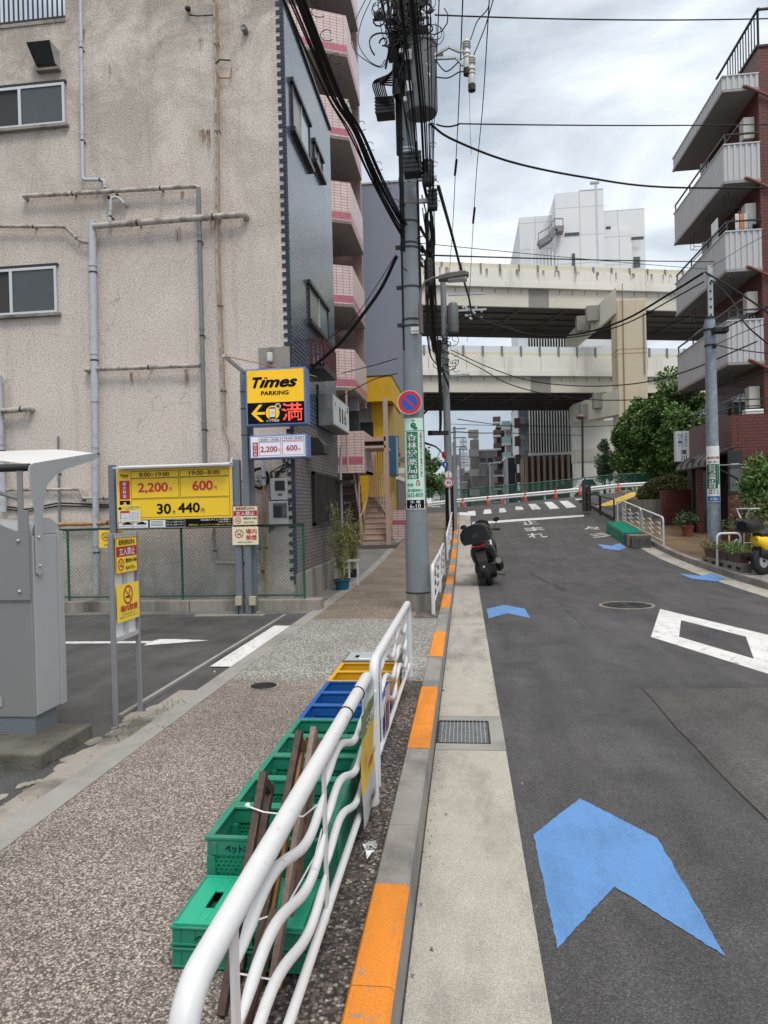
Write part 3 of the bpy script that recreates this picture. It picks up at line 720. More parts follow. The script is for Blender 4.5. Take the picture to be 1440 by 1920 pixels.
# side windows in the blue tile
def xwin(q, sill=.0, name='window', glassm=GLASSB):
    ys = [PX(x, y, WX).y for x, y in q]; zs = [PX(x, y, WX).z for x, y in q]
    y0, y1, z0, z1 = min(ys), max(ys), min(zs), max(zs); f = MB(); x0, x1 = WX+.012, WX+.05; w = .05
    f.box(x0, x1, y0, y0+w, z0, z1, DKM); f.box(x0, x1, y1-w, y1, z0, z1, DKM); f.box(x0, x1+.03, y0-.05, y1+.05, z1, z1+.07, DKM); f.box(x0, x1+.05, y0-.08, y1+.1, z0-.08, z0, DKM)
    mid = (y0+y1)/2; f.box(x0, x1-.005, mid-.02, mid+.02, z0, z1, ALU); fo = f.build(name, bb)
    p = MB(); p.box(x0+.004, x0+.012, y0+w, mid-.02, z0, z1, mat('frosted_pane', (.20, .20, .17), .3, .1)); p.box(x0+.004, x0+.018, mid+.02, y1-w, z0, z1, glassm); p.build('pane', fo)
    return y0, y1, z0, z1
xwin([(545, 160), (577, 245), (545, 235), (577, 310)])
xwin([(586, 285), (601, 305), (586, 300), (602, 335)])
y0, y1, z0, z1 = xwin([(577, 535), (612, 592), (577, 600), (613, 640)])
r_ = MB(); zt = PX(572, 597, WX+.3).z; zb = PX(575, 652, WX+.3).z; xx = WX+.3; MR = mat('maroon_metal', (.09, .018, .02), .45, .1)
ya, yb = y0-.08, PX(631, 690, WX+.3).y
for z in (zb, zt): r_.box(WX+.02, xx, ya, ya+.03, z, z+.035, MR); r_.box(WX+.02, xx, yb-.03, yb, z, z+.035, MR); r_.box(xx-.03, xx, ya, yb, z, z+.04, MR)
n = int((yb-ya)/.09)
for i in range(n+1): y = ya+(yb-ya-.02)*i/n; r_.box(xx-.025, xx-.005, y, y+.045, zb, zt, MR)
for i in range(4): x = WX+.05+i*.08; r_.box(x, x+.04, ya, ya+.02, zb, zt, MR)
r_.box(WX+.012, xx, ya-.01, yb+.01, zb-.06, zb-.005, DKM); r_.build('window_railing', bb)
# lattice window low on the grey tiles, with its dark hood
L0 = PX(582, 884, WX); L1 = PX(640, 1000, WX); lz0, lz1 = PX(582, 986, WX).z, L0.z
ly0, ly1 = L0.y, 15.05
m = MB(); m.box(WX+.012, WX+.02, ly0, ly1, lz0, lz1, DARK); m.build('recess_shade', bb)  # dark sheet on the wall face paints the shade behind the lattice
m = MB(); x = WX+.05
for y in (ly0, (ly0+ly1)/2, ly1-.05): m.box(WX+.02, x+.03, y, y+.05, lz0, lz1, DKM)
for z in (lz0, lz1-.05): m.box(WX+.02, x+.03, ly0, ly1, z, z+.05, DKM)
LAT = mat('brown_lattice', (.06, .05, .045), .5, .15)
n = int((ly1-ly0)/.085)
for i in range(n):
    y = ly0+.05+i*.085; m.box(x, x+.014, y, y+.028, lz0+.05, lz1-.05, LAT)
for k in range(26):
    z = lz0+.07+k*(lz1-lz0-.14)/26
    for i in range(n):
        if (i+k) % 2: m.box(x+.003, x+.02, ly0+.05+i*.085, ly0+.05+i*.085+.085, z, z+.016, LAT)
m.build('lattice_screen', bb)
m = MB(); hd = PX(590, 850, WX); m.prism([(WX+.012, hd.z-.08), (WX+.38, hd.z-.08), (WX+.36, hd.z+.08), (WX+.27, hd.z+.2), (WX+.012, hd.z+.25)], 'xz', 12.0, 12.45, DKM); m.build('awning', bb, bevel=.01)
m = MB(); m.prism([(WX+.012, L1.z+.12), (WX+.4, L1.z-.12), (WX+.4, L1.z-.08), (WX+.012, L1.z+.2)], 'xz', 14.1, 15.4, DKM) if False else m.box(WX+.012, WX+.4, 14.6, 15.4, 2.15, 2.2, DKM); m.build('small_canopy', bb)
m = MB(); m.tube([(WX+.09, 15.32, 3.0), (WX+.06, 15.32, 2.5), (WX+.06, 15.32, .1)], .03, PIPEW); m.build('downpipe', bb)
# ---- pipes on the beige wall (traced as real runs fixed 6-10 cm off the wall)
def pipe(pts, r, mt, off=.09, collar=True, name='drain_pipe', ends=False, nn=10, extra=None):
    P = [PY(x, y, WY-off) for x, y in pts]; mb = MB()
    Q = []
    for i, p in enumerate(P):
        if 0 < i < len(P)-1:
            a = (P[i-1]-p); b = (P[i+1]-p); k = min(r*1.6, a.length*.4, b.length*.4)
            Q += [p+a.normalized()*k, p+(a.normalized()+b.normalized())*k*.28, p+b.normalized()*k]
        else: Q.append(p)
    if ends == 'wall0' or ends == 'both': Q = [Q[0]+YU*(off), Q[0]+YU*r*.5]+Q
    if ends == 'wall1' or ends == 'both': Q = Q+[Q[-1]+YU*r*.5, Q[-1]+YU*off]
    mb.tube(Q, r, mt, nn)
    if collar:
        for i in range(len(P)-1):
            L_ = (P[i+1]-P[i]).length; d = (P[i+1]-P[i]).normalized(); k = max(1, int(L_/1.3))
            for j in range(k):
                c = P[i]+d*L_*(j+.5)/k; mb.cyl(c-d*.02, c+d*.02, r*1.18, mt, n=nn)
                c2 = c+d*.12; mb.cyl(c2-d*.012, c2+d*.012, r*1.12, DKM, n=nn); mb.box(c2.x-.012, c2.x+.012, c2.y, WY, c2.z-.012, c2.z+.012, DKM)
    return mb.build(name, bb)
pipe([(151, -10), (155, 337), (195, 337), (197, 352)], .028, PIPEW)
pipe([(44, 368), (372, 349), (385, 880)], .036, PIPES, .12, ends='wall0')
pipe([(372, 352), (385, 880)], .039, PIPED, .125)
pipe([(232, 381), (223, 370), (209, 370), (206, 415)], .026, PIPEW, .12, ends='wall0')
pipe([(176, 424), (458, 402)], .052, PIPES, .14, ends='wall1')
pipe([(173, 415), (178, 745)], .062, PIPEW, .11)
pipe([(-20, 424), (122, 425), (150, 452), (170, 455)], .03, PIPES, .1)
pipe([(178, 745), (181, 1115)], .053, PIPEW, .11)
m = MB(); c = PY(178, 748, WY-.11); m.cyl(c-ZU*.05, c+ZU*.05, .066, PIPEW); m.build('pipe_joint', bb)
pipe([(160, 693), (375, 685)], .037, PIPES, .12, ends='wall0')
pipe([(-3, 705), (6, 960)], .062, PIPEW, .11)
pipe([(4, 771), (52, 766)], .05, PIPES, .14, ends='wall1')
pipe([(0, 919), (150, 917), (155, 934), (210, 934)], .026, PIPES, .07)
pipe([(0, 948), (50, 955), (110, 943), (205, 947)], .014, BLACK, .04, collar=False, name='wall_cable')
pipe([(0, 953), (50, 959), (110, 948), (205, 951)], .012, BLACK, .04, collar=False, name='wall_cable')
pipe([(112, 985), (109, 818)], .02, PIPED, .06)
pipe([(0, 985), (175, 982), (205, 980)], .036, RUSTP, .12)
for dx, rr in ((0, .017), (6, .013)): pipe([(401+dx, -10), (404+dx, 150), (406+dx, 480), (412+dx, 640), (418+dx, 800)], rr, RUSTP if dx else PIPES, .05, name='conduit', nn=6)
pipe([(404, 119), (412, 112), (432, 113)], .013, DKM, .06, collar=False, name='conduit'); pipe([(404, 125), (412, 146), (432, 146), (434, 128)], .012, RUSTP, .06, collar=False, name='conduit')
pipe([(418, 800), (430, 835), (428, 868)], .012, RUSTP, .05, collar=False, name='conduit')
pipe([(355, 28), (372, 30), (400, 28)], .011, DKM, .05, collar=False, name='conduit')
pipe([(401, 984), (403, 1055), (488, 1057)], .028, PIPES, .08)
pipe([(484, 945), (486, 1085)], .028, PIPES, .08); pipe([(472, 1070), (486, 1071)], .03, PIPES, .08)
pipe([(493, 855), (495, 910)], .036, PIPEW, .09); pipe([(495, 910), (500, 1118)], .024, RUSTP, .09); pipe([(449, 902), (495, 900)], .026, PIPES, .09)
random.seed(12)
for k in range(7):   # loose conduit and cable coils round the meters
    pts = [(505+k*3, 1000-k*3), (508+k*2, 930+random.uniform(-10, 10)), (515+random.uniform(-8, 14), 885), (535+random.uniform(-8, 8), 868+k*3), (520+k*4, 850)]
    pipe(pts, .009, BLACK, .05+.008*k, collar=False, name='wall_cable', nn=6)
for k in range(4):
    c = PY(487, 897, WY-.05-.01*k); mb = MB(); mb.tube([c+Vector(((.13+.012*k)*math.cos(a*.52), 0, (.15+.01*k)*math.sin(a*.52))) for a in range(12)], .009, BLACK, 6, closed=True); mb.build('cable_coil', bb)
# wall fittings
def wbox(px0, py0, px1, py1, d, mt, name, bev=.008, parent=None, off=0):
    a = PY(px0, py1, WY-off); b = PY(px1, py0, WY-off); m = MB(); m.box(a.x, b.x, WY-off-d, WY-off, a.z, b.z, mt); return m.build(name, parent or bb, bevel=bev)
MW = mat('meter_case', (.50, .51, .50), .5, .1, 4)
mt_ = wbox(512, 897, 540, 938, .14, MW, 'meter_box'); wbox(516, 901, 534, 920, .02, DKM, 'dial', parent=mt_, off=.14); wbox(521, 926, 529, 929, .01, DKM, 'slot', .001, mt_, .14)
mt_ = wbox(509, 939, 541, 984, .15, MW, 'meter_box'); wbox(513, 943, 538, 971, .015, GLASSD, 'dial', parent=mt_, off=.15)
wbox(528, 942, 545, 948, .03, DKM, 'meter_bracket')
mh = MB(); a = PY(70, 133, WY); b = PY(112, 94, WY)      # square vent hood
mh.add([(a.x, WY, b.z-.02), (b.x, WY, b.z-.02), (b.x, WY-.30, b.z-.02), (a.x, WY-.30, b.z-.02), (a.x+.05, WY, a.z), (b.x, WY, a.z), (b.x-.02, WY-.12, a.z+.02), (a.x+.05, WY-.12, a.z+.02), ],
       [(0, 1, 2, 3), (1, 5, 6, 2), (0, 3, 7, 4)], GALV); mh.box(a.x+.02, b.x+.02, WY-.1, WY, a.z-.06, a.z-.02, OLDCON)
mh.add([(a.x+.012, WY-.28, b.z-.03), (b.x-.01, WY-.28, b.z-.03), (b.x-.03, WY-.12, a.z+.03), (a.x+.06, WY-.12, a.z+.03)], [(0, 1, 2, 3)], DARK); mh.build('vent_hood', bb)
for px, py in ((461, 61),):
    c = PY(px, py, WY); m = MB(); m.lathe([(.05, 0), (.055, -.13), (.045, -.14), (.0, -.12)], (c.x, c.y, c.z), PIPED, 14, 'y'); m.build('vent_cap', bb)
c = PY(355, 21, WY); m = MB(); m.ball((c.x, WY-.06, c.z), .05, DKM); m.build('wall_light', bb)
m = MB(); c = PY(180, 1083, WY); a = PY(508, 672, WY)
m.box(a.x-.2, WX-.02, WY-.03, WY-.004, PY(508, 690, WY).z, PY(508, 652, WY).z, OLDCON); m.build('concrete_patch', bb)
m = MB(); a = PY(508, 672, WY-.03); m.lathe([(.04, .08), (.05, .06), (.05, -.06), (.03, -.08)], (a.x, WY-.1, a.z), MW, 12); m.bar((a.x, WY-.1, a.z), (a.x, WY-.03, a.z), .02, .02, DKM); m.build('lamp_sensor', bb)
# rust streaks below the brackets: thin stains lying on the render
st = MB()
for px, py, w, h in ((377, 70, 12, 30), (382, 240, 22, 42), (392, 240, 8, 60), (334, 425, 14, 38), (400, 410, 18, 32), (342, 357, 8, 22), (247, 697, 8, 30), (350, 690, 10, 40), (155, 180, 5, 30), (181, 363, 6, 10), (157, 52, 5, 34), (206, 120, 4, 30)):
    a = PY(px-w/2, py+h, WY-.003); b = PY(px+w/2, py, WY-.003); st = MB(); st.quad((a.x, a.y, a.z), (b.x, a.y, a.z), (b.x, a.y, b.z), (a.x, a.y, b.z), RUST); st.build('rust_stain', bb)
# ---- shop sign box on the side wall
s0 = PX(603, 770, WX+.1)
sg = thing('shop_sign', 'weathered white sign box with faint dark lettering on the grey tiled side wall', 'shop sign', (WX+.2, 13.6, s0.z))
ya, yb = 13.15, 15.0; za, zb = 3.2, 3.82
m = MB(); m.box(WX+.04, WX+.33, ya, yb, za, zb, PIPED); m.box(WX+.012, WX+.04, ya+.1, ya+.14, za+.1, zb+.2, DKM); m.box(WX+.012, WX+.04, yb-.2, yb-.16, za+.1, zb+.1, DKM); m.build('case', sg, bevel=.01)
m = MB(); m.box(WX+.33, WX+.338, ya+.03, yb-.03, za+.03, zb-.03, mat('sign_dirty_white', (.62, .65, .66), .5, .15, 3, dirt=(.2, .22, .22), damt=.7, dsc=4)); m.build('face', sg)
m = MB()
for s, y, w, h, z in (('1', 13.8, .13, .30, .14), ('1', 14.1, .13, .30, .14), ('6', 14.38, .22, .32, .14), ('・', 13.35, .06, .08, .4), ('S', 14.7, .16, .1, .45)): m.text(s, (WX+.3405, y, za+z), YU, ZU, w, h, INK, .03)
m.build('lettering', sg)

# ================================================================= low kerb wall and green chain link fence of the parking lot
lw = MB(); 
for i in range(9): a = -12+i*1.08; lw.box(a, a+1.07, 10.72, 10.98, -.1, .17, OLDCON)
tag(lw.build('low_wall', org=(-7, 10.85, 0), bevel=.012), 'low dark stained concrete wall carrying the green mesh fence', 'wall')
fe = thing('chain_link_fence', 'green framed chain link fence in front of the beige rendered wall', 'fence', (-7, 10.85, .17))
FN = holes('green_mesh_wire', (.03, .13, .10), .5, (.07, .035), .0032)
def diamond_mesh(mb, x0, x1, y, z0, z1, p, w, mt):
    """woven wires as crossing flat bars"""
    H = z1-z0; n = int((x1-x0+H)/p)
    for i in range(-1, n+1):
        for s in (1, -1):
            a = x0+i*p-(0 if s > 0 else 0); pts = []
            xa, xb = (a-H+p, a+p) if s > 0 else (a+p, a-H+p)
            # clip to the panel
            za, zb = z0, z1
            def at(z): return xa+(xb-xa)*(z-z0)/H
            lo, hi = z0, z1
            for lim in (x0, x1):
                t = z0+(lim-xa)*H/(xb-xa)
                if xb > xa:
                    if lim == x0: lo = max(lo, t)
                    else: hi = min(hi, t)
                else:
                    if lim == x0: hi = min(hi, t)
                    else: lo = max(lo, t)
            if hi-lo > .01:
                u = Vector((at(lo), y+.003*s, lo)); v = Vector((at(hi), y+.003*s, hi)); d = (v-u).normalized(); q = d.cross(YU)*w/2
                mb.add([u-q, u+q, v+q, v-q], [(0, 1, 2, 3)], mt)
FX1 = PY(568, 985, 10.85).x
m = MB(); diamond_mesh(m, -9.6, FX1, 10.85, .22, 1.34, .062, .0045, mat('wire_green', (.12, .20, .17), .5, .2)); m.build('mesh', fe)
m = MB(); m.box(-12, FX1+.02, 10.83, 10.87, 1.33, 1.37, mat('fence_dark_green', (.012, .035, .03), .5, .2)); m.build('top_rail', fe)
m = MB(); m.tube([(-12, 10.85, .23), (FX1, 10.85, .23)], .014, FENG); m.build('bottom_rail', fe)
for x in (-8.1, PY(128, 1050, 10.85).x, PY(341, 1050, 10.85).x, FX1):
    m = MB(); m.tube([(x, 10.85, .15), (x, 10.85, 1.35)], .020, FENG)
    for k in range(14): m.cyl((x-.004, 10.85, .25+k*.08), (x+.004, 10.85, .262+k*.08), .026, FENG, n=8)
    m.build('post', fe)

# ================================================================= parking signs
YB = 10.5
def post(name, px, ytop, y, w, label, extra=None):
    a = PY(px, ytop, y); t = thing(name, label, 'post', (a.x, y, 0))
    m = MB(); m.box(a.x-w/2, a.x+w/2, y-w/2, y+w/2, -.02, a.z, STEELG); m.build('pole', t, bevel=.006)
    m = MB()
    for i, f in enumerate((.16, .3, .52)): z = a.z*(1-f*.5); m.box(a.x-w/2-.006, a.x+w/2+.006, y-w/2-.006, y+w/2+.006, z, z+.012, DKM)
    m.build('strap', t); return t, a
# price board on two posts
p0 = PY(213, 872, YB); p1 = PY(443, 866, YB)
pb = thing('price_board', 'wide yellow parking price board with red and black prices on grey posts', 'price board', ((p0.x+p1.x)/2, YB, 0))
for px, xo in ((211, 0), (445, 0)):
    c = PY(px, 900, YB).x; m = MB(); m.box(c-.05, c+.05, YB-.05, YB+.05, -.02, PY(px, 872 if px < 300 else 862, YB).z, STEELG); m.build('post', pb, bevel=.005)
BX0, BX1 = PY(218, 930, YB-.08).x, PY(436, 930, YB-.08).x; BZ0, BZ1 = PY(320, 990, YB-.08).z, PY(320, 876, YB-.08).z; BW, BH = BX1-BX0, BZ1-BZ0
m = MB(); m.box(BX0, BX1, YB-.07, YB+.03, BZ0, BZ1, ALU); m.build('case', pb, bevel=.004)
FY = YB-.073
def bx(u): return BX0+u*BW
def bz(v): return BZ1-v*BH
m = MB()
def rect(m, u0, v0, u1, v1, mt, dy=0.0): m.quad((bx(u0), FY-dy, bz(v1)), (bx(u1), FY-dy, bz(v1)), (bx(u1), FY-dy, bz(v0)), (bx(u0), FY-dy, bz(v0)), mt)
def frame_(m, u0, v0, u1, v1, mt, w=.003, dy=.002):
    wv = w*BW/BH
    rect(m, u0, v0, u1, v0+wv, mt, dy); rect(m, u0, v1-wv, u1, v1, mt, dy); rect(m, u0, v0+wv, u0+w, v1-wv, mt, dy); rect(m, u1-w, v0+wv, u1, v1-wv, mt, dy)
rect(m, .008, .02, .992, .85, YEL)
m.build('face', pb)
m = MB(); rect(m, .008, .855, .992, .99, INK); m.build('footer', pb)
m = MB()
for q in ((.13, .05, .545, .165), (.555, .05, .975, .165), (.13, .17, .545, .50), (.555, .17, .975, .50), (.13, .51, .975, .82)): frame_(m, *q, INK)
m.build('divider', pb)
m = MB()
def btext(m, s, u0, v0, u1, v1, mt, bold=.02, shear=0, dy=.004): m.text(s, (bx(u0), FY-dy, bz(v1)), XU, ZU, (u1-u0)*BW, (v0-v1)*-BH, mt, bold, shear)
btext(m, '8:00~19:00', .205, .075, .465, .145, INK, .012); btext(m, '19:00~8:00', .635, .070, .895, .14, INK, .012)
btext(m, '2,200', .19, .245, .45, .42, RED, .045); btext(m, '600', .66, .235, .835, .395, RED, .045); btext(m, '円', .46, .33, .485, .39, REDL, .02); btext(m, '円', .843, .325, .868, .385, REDL, .02)
btext(m, '30', .35, .595, .472, .765, INK, .045); btext(m, '分', .485, .705, .51, .765, INK, .02); btext(m, '440', .532, .59, .72, .755, INK, .045); btext(m, '円', .73, .69, .757, .755, INK, .02)
btext(m, 'Times', .035, .085, .112, .13, INK, .03, .4); btext(m, 'PARKING', .048, .140, .105, .152, INK)
m.build('lettering', pb)
m = MB(); rect(m, .028, .20, .118, .51, REDL, .002); rect(m, .028, .53, .118, .80, INK, .002)
m.vtext('最大料金', (bx(.058), FY-.005, bz(.49)), XU, ZU, .03*BW, .27*BH, SGNW); m.vtext('基本', (bx(.058), FY-.005, bz(.69)), XU, ZU, .03*BW, .14*BH, SGNW)
btext(m, '0053884 タイムズ木場第11', .725, .862, .978, .896, SGNW, .01); btext(m, '江東区木場6-10', .872, .905, .978, .928, SGNW, 0)
btext(m, '現場の際は、タイムズサービス(株) 0120-77-8924', .62, .945, .985, .972, YEL2, 0); btext(m, 'タイムズは最大料金が', .435, .885, .58, .912, SGNW, 0); btext(m, '繰り返し適用されます', .435, .93, .58, .957, SGNW, 0)
frame_(m, .425, .862, .59, .985, SGNW, .0015, .004); m.build('caption', pb)
m = MB()
for u0, u1 in ((.012, .135), (.14, .27), (.285, .42)): rect(m, u0, .865, u1, .985, SGNW, .002)
for u in (.045, .17):
    m.prism([(bx(u), bz(.93)), (bx(u+.01), bz(.905)), (bx(u+.03), bz(.90)), (bx(u+.04), bz(.885)), (bx(u+.06), bz(.885)), (bx(u+.07), bz(.905)), (bx(u+.085), bz(.91)), (bx(u+.085), bz(.93))], 'xz', FY-.006, FY-.003, INK)
    rect(m, u-.03, .955, u+.085, .96, NAVY, .004); m.text('車', (bx(u-.025), FY-.005, bz(.92)), XU, ZU, .015*BW, .03*BH, YEL2)
for k in range(4): rect(m, .295, .885+k*.022, .40, .893+k*.022, GREENS, .004)
m.build('info_panel', pb)
m = MB(); m.prism([(YB-.26, BZ1+.01), (YB-.25, BZ1-.012), (YB+.05, BZ1+.03), (YB+.05, BZ1+.055)], 'yz', BX0+.04, BX1-.02, WHITE); m.tube([(BX1-.06, YB-.1, BZ1+.03), (BX1+.0, YB-.1, BZ1+.05), (BX1+.02, YB-.1, BZ1+.12)], .012, WHITE); m.build('hood', pb)
# area map sheet fixed over the corner of the board
t = thing('map_notice', 'small yellow map notice fixed over the lower left corner of the price board', 'notice', (bx(.1), FY, bz(.7)))
U0, V0, U1, V1 = .008, .60, .212, .885
m = MB(); m.box(bx(U0), bx(U1), FY-.012, FY-.005, bz(V1), bz(V0), YEL2); m.build('sheet', t)
m = MB(); rect(m, .018, .70, .204, .875, SGNW, .014); rect(m, .035, .70, .115, .735, RED, .016); frame_(m, .035, .70, .115, .82, INK, .0015, .016)
random.seed(2)
for k in range(9): u = .022+random.random()*.17; rect(m, u, .71, u+.0015, .87, INK if k % 2 else GREENS, .015)
for k in range(6): v = .72+k*.025; rect(m, .02, v, .203, v+.004, mat('map_line', (.35, .4, .42), .5), .0155)
btext(m, 'タイムズ駐車場ご案内', .055, .625, .20, .66, NAVY, 0, 0, .015); rect(m, .018, .64, .045, .68, INK, .014); btext(m, '混雑時ご利用下さい', .08, .67, .17, .688, INK, 0, 0, .015); m.build('map', t)
# tall sign post with lit box signs
tp, pa = post('sign_post', 457, 700, YB, .10, 'tall grey steel post that carries the lit parking box signs')
m = MB(); c = PY(470, 900, YB).x; m.box(c-.03, c+.03, YB+.06, YB+.12, -.02, PY(470, 800, YB).z, STEELG); m.build('rear_pole', tp)
m = MB(); c = pa.x+.16; m.box(c-.05, c+.03, YB-.05, YB+.02, -.02, .02, OLDCON); m.box(-4.2, -3.1, YB-.2, YB+.22, -.03, -.008, BAND); m.build('base', tp)
for px in (448, 474):
    a = PY(px, 1115, YB-.07); m = MB(); m.box(a.x-.05, a.x+.05, YB-.12, YB-.052, .13, .27, mat('junction_beige', (.42, .38, .27), .5, .1)); m.tube([(a.x, YB-.09, .13), (a.x-.01, YB-.09, 0)], .01, DKM); m.build('junction_box', tp, bevel=.006)
a = PY(428, 672, YB-.5); b = PY(462, 702, YB-.1); m = MB(); m.bar((a.x, YB-.7, a.z), (b.x, YB-.1, b.z), .045, .045, GALV); m.build('lamp_arm', tp)
m = MB(); m.tube([(a.x, YB-.68, a.z), (a.x+.5, YB-.2, a.z-.06), (a.x+1.1, YB+.6, a.z-.12)], .008, RUSTP, 6); m.build('stay_wire', tp)
YS = YB-.25
def boxsign(name, q, label, cat, d=.28):
    a = PY(q[0], q[3], YS); b = PY(q[2], q[1], YS); t = thing(name, label, cat, ((a.x+b.x)/2, YS, (a.z+b.z)/2))
    m = MB(); m.box(a.x, b.x, YS, YS+d, a.z, b.z, BLUEF); m.build('case', t, bevel=.012)
    m = MB(); m.box(a.x-.03, a.x, YS+.08, YS+.18, a.z+.1, a.z+.16, DKM); m.box(a.x-.03, a.x, YS+.08, YS+.18, b.z-.16, b.z-.1, DKM); m.build('bracket', t)
    return t, a, b
t, a, b = boxsign('parking_sign', (462, 687, 572, 799), 'large yellow and black lit parking sign with left arrow and red LED character', 'parking sign')
w = b.x-a.x; h = b.z-a.z; fy = YS-.004
def R4(m, u0, v0, u1, v1, mt, dy=0): m.quad((a.x+u0*w, fy-dy, b.z-v1*h), (a.x+u1*w, fy-dy, b.z-v1*h), (a.x+u1*w, fy-dy, b.z-v0*h), (a.x+u0*w, fy-dy, b.z-v0*h), mt)
def T4(m, s, u0, v0, u1, v1, mt, bold=.02, sh=0, dy=.003): m.text(s, (a.x+u0*w, fy-dy, b.z-v1*h), XU, ZU, (u1-u0)*w, (v1-v0)*h, mt, bold, sh)
YLIT = mat('lit_yellow', (.90, .52, .008), .4, .02, emit=.10)
m = MB(); R4(m, .03, .03, .97, .60, YLIT); m.build('yellow_face', t)
m = MB(); R4(m, .03, .60, .97, .97, INK); m.build('black_face', t)
m = MB(); T4(m, 'T', .12, .15, .29, .345, INK, .085, .35); T4(m, 'ımes', .235, .20, .87, .345, INK, .075, .35)
T4(m, 'PARKING', .26, .40, .72, .475, INK, .06); R4(m, .325, .155, .375, .187, RED, .006); m.build('lettering', t)
m = MB(); 
for (u0, v0, u1, v1, u2, v2, u3, v3) in ((.09, .79, .22, .635, .28, .635, .155, .79), (.09, .79, .155, .79, .30, .935, .235, .935), (.135, .765, .32, .765, .32, .81, .135, .81)):
    m.poly([(a.x+u*w, fy-.004-.0005*(u0 > .1), b.z-v*h) for u, v in ((u0, v0), (u1, v1), (u2, v2), (u3, v3))], YLIT)
m.build('arrow', t)
m = MB(); cx, cz = a.x+.445*w, b.z-.785*h; m.disc((cx, fy-.003, cz), .115*w, YLIT, 'y'); m.box(cx-.05*w, cx+.05*w, fy-.008, fy-.005, cz-.105*h, cz+.095*h, INK); m.box(cx-.045*w, cx+.045*w, fy-.012, fy-.009, cz-.075*h, cz+.07*h, SGNW); m.box(cx-.02*w, cx+.025*w, fy-.015, fy-.013, cz-.02*h, cz+.02*h, YEL)
for rr in (.03, .05): m.disc((cx+.09*w, fy-.004, cz+.11*h), rr*w, SGNW, 'y', 16, rr*w*.8)
T4(m, 'スマホ精算', .335, .905, .555, .945, SGNW, .02); m.build('phone_mark', t)
# the LED character as a field of lamps
vs, fs = _textmesh('満', .01, 0)
import mathutils
tx0 = min(v[0] for v in vs); tx1 = max(v[0] for v in vs); ty0 = min(v[1] for v in vs); ty1 = max(v[1] for v in vs)
def inside(x, y):
    for f in fs:
        P = [vs[i] for i in f]; c = False
        for i in range(len(P)):
            (xa, ya), (xb, yb) = P[i], P[i-1]
            if (ya > y) != (yb > y) and x < (xb-xa)*(y-ya)/(yb-ya)+xa: c = not c
        if c: return True
    return False
m = MB(); NL = 20
for i in range(NL):
    for j in range(NL+2):
        if inside(tx0+(i+.5)/NL*(tx1-tx0), ty0+(j+.5)/(NL+2)*(ty1-ty0)):
            u = .60+.345*(i+.5)/NL; v = .935-.31*(j+.5)/(NL+2); m.box(a.x+u*w-.0062, a.x+u*w+.0062, fy-.006, fy-.002, b.z-v*h-.0052, b.z-v*h+.0052, LED)
m.build('led_display', t)
# white price box below
t, a, b = boxsign('price_sign', (468, 813, 575, 861), 'small white lit price sign with red prices under the yellow parking sign', 'price sign')
w = b.x-a.x; h = b.z-a.z
m = MB(); R4(m, .03, .06, .97, .94, mat('lit_white', (.66, .66, .74), .4, .03, emit=.12)); m.build('face', t)
m = MB()
def FR(m, u0, v0, u1, v1, mt, e=.008): R4(m, u0, v0, u1, v0+e*2, mt, .002); R4(m, u0, v1-e*2, u1, v1, mt, .002); R4(m, u0, v0+e*2, u0+e, v1-e*2, mt, .002); R4(m, u1-e, v0+e*2, u1, v1-e*2, mt, .002)
FR(m, .17, .10, .555, .27, INK); FR(m, .575, .10, .955, .27, INK); FR(m, .17, .30, .555, .88, RED); FR(m, .575, .30, .955, .88, RED); R4(m, .06, .30, .155, .90, REDL, .002)
m.build('divider', t)
m = MB(); T4(m, '8:00~19:00', .205, .15, .52, .23, INK, .01); T4(m, '19:00~8:00', .61, .14, .92, .22, INK, .01); T4(m, '2,200', .195, .48, .49, .76, REDL, .04); T4(m, '600', .645, .46, .835, .70, REDL, .04); T4(m, '円', .50, .60, .535, .70, REDL); T4(m, '円', .85, .60, .885, .70, REDL)
m.vtext('最大料金', (a.x+.075*w, fy-.005, b.z-.88*h), XU, ZU, .065*w, .54*h, SGNW); m.build('lettering', t)
# notices
def nosmoke(m, c, r, U, V, Nn, mt=RED):
    """prohibition ring with a cigarette; U,V in the sheet, Nn its outward normal"""
    c = Vector(c); n = 20
    def P(a, rr, d=.001): return c+U*(rr*math.cos(a))+V*(rr*math.sin(a))+Nn*d
    m.add([P(2*math.pi*j/n, r) for j in range(n)]+[P(2*math.pi*j/n, r*.82) for j in range(n)], [(j, (j+1) % n, n+(j+1) % n, n+j) for j in range(n)], mt)
    m.add([c+U*(r*s)+V*(r*t_)+Nn*.0005 for s, t_ in ((-.55, -.3), (.5, -.3), (.5, -.14), (-.55, -.14))], [(0, 1, 2, 3)], INK)
    m.add([c+U*(r*s)+V*(r*t_)+Nn*.0008 for s, t_ in ((.1, .0), (.2, 0), (.45, .5), (.3, .5))], [(0, 1, 2, 3)], INK)
    m.add([c+U*(r*s)+V*(r*t_)+Nn*.0015 for s, t_ in ((-.6, .68), (-.68, .6), (.6, -.68), (.68, -.6))], [(0, 1, 2, 3)], mt)
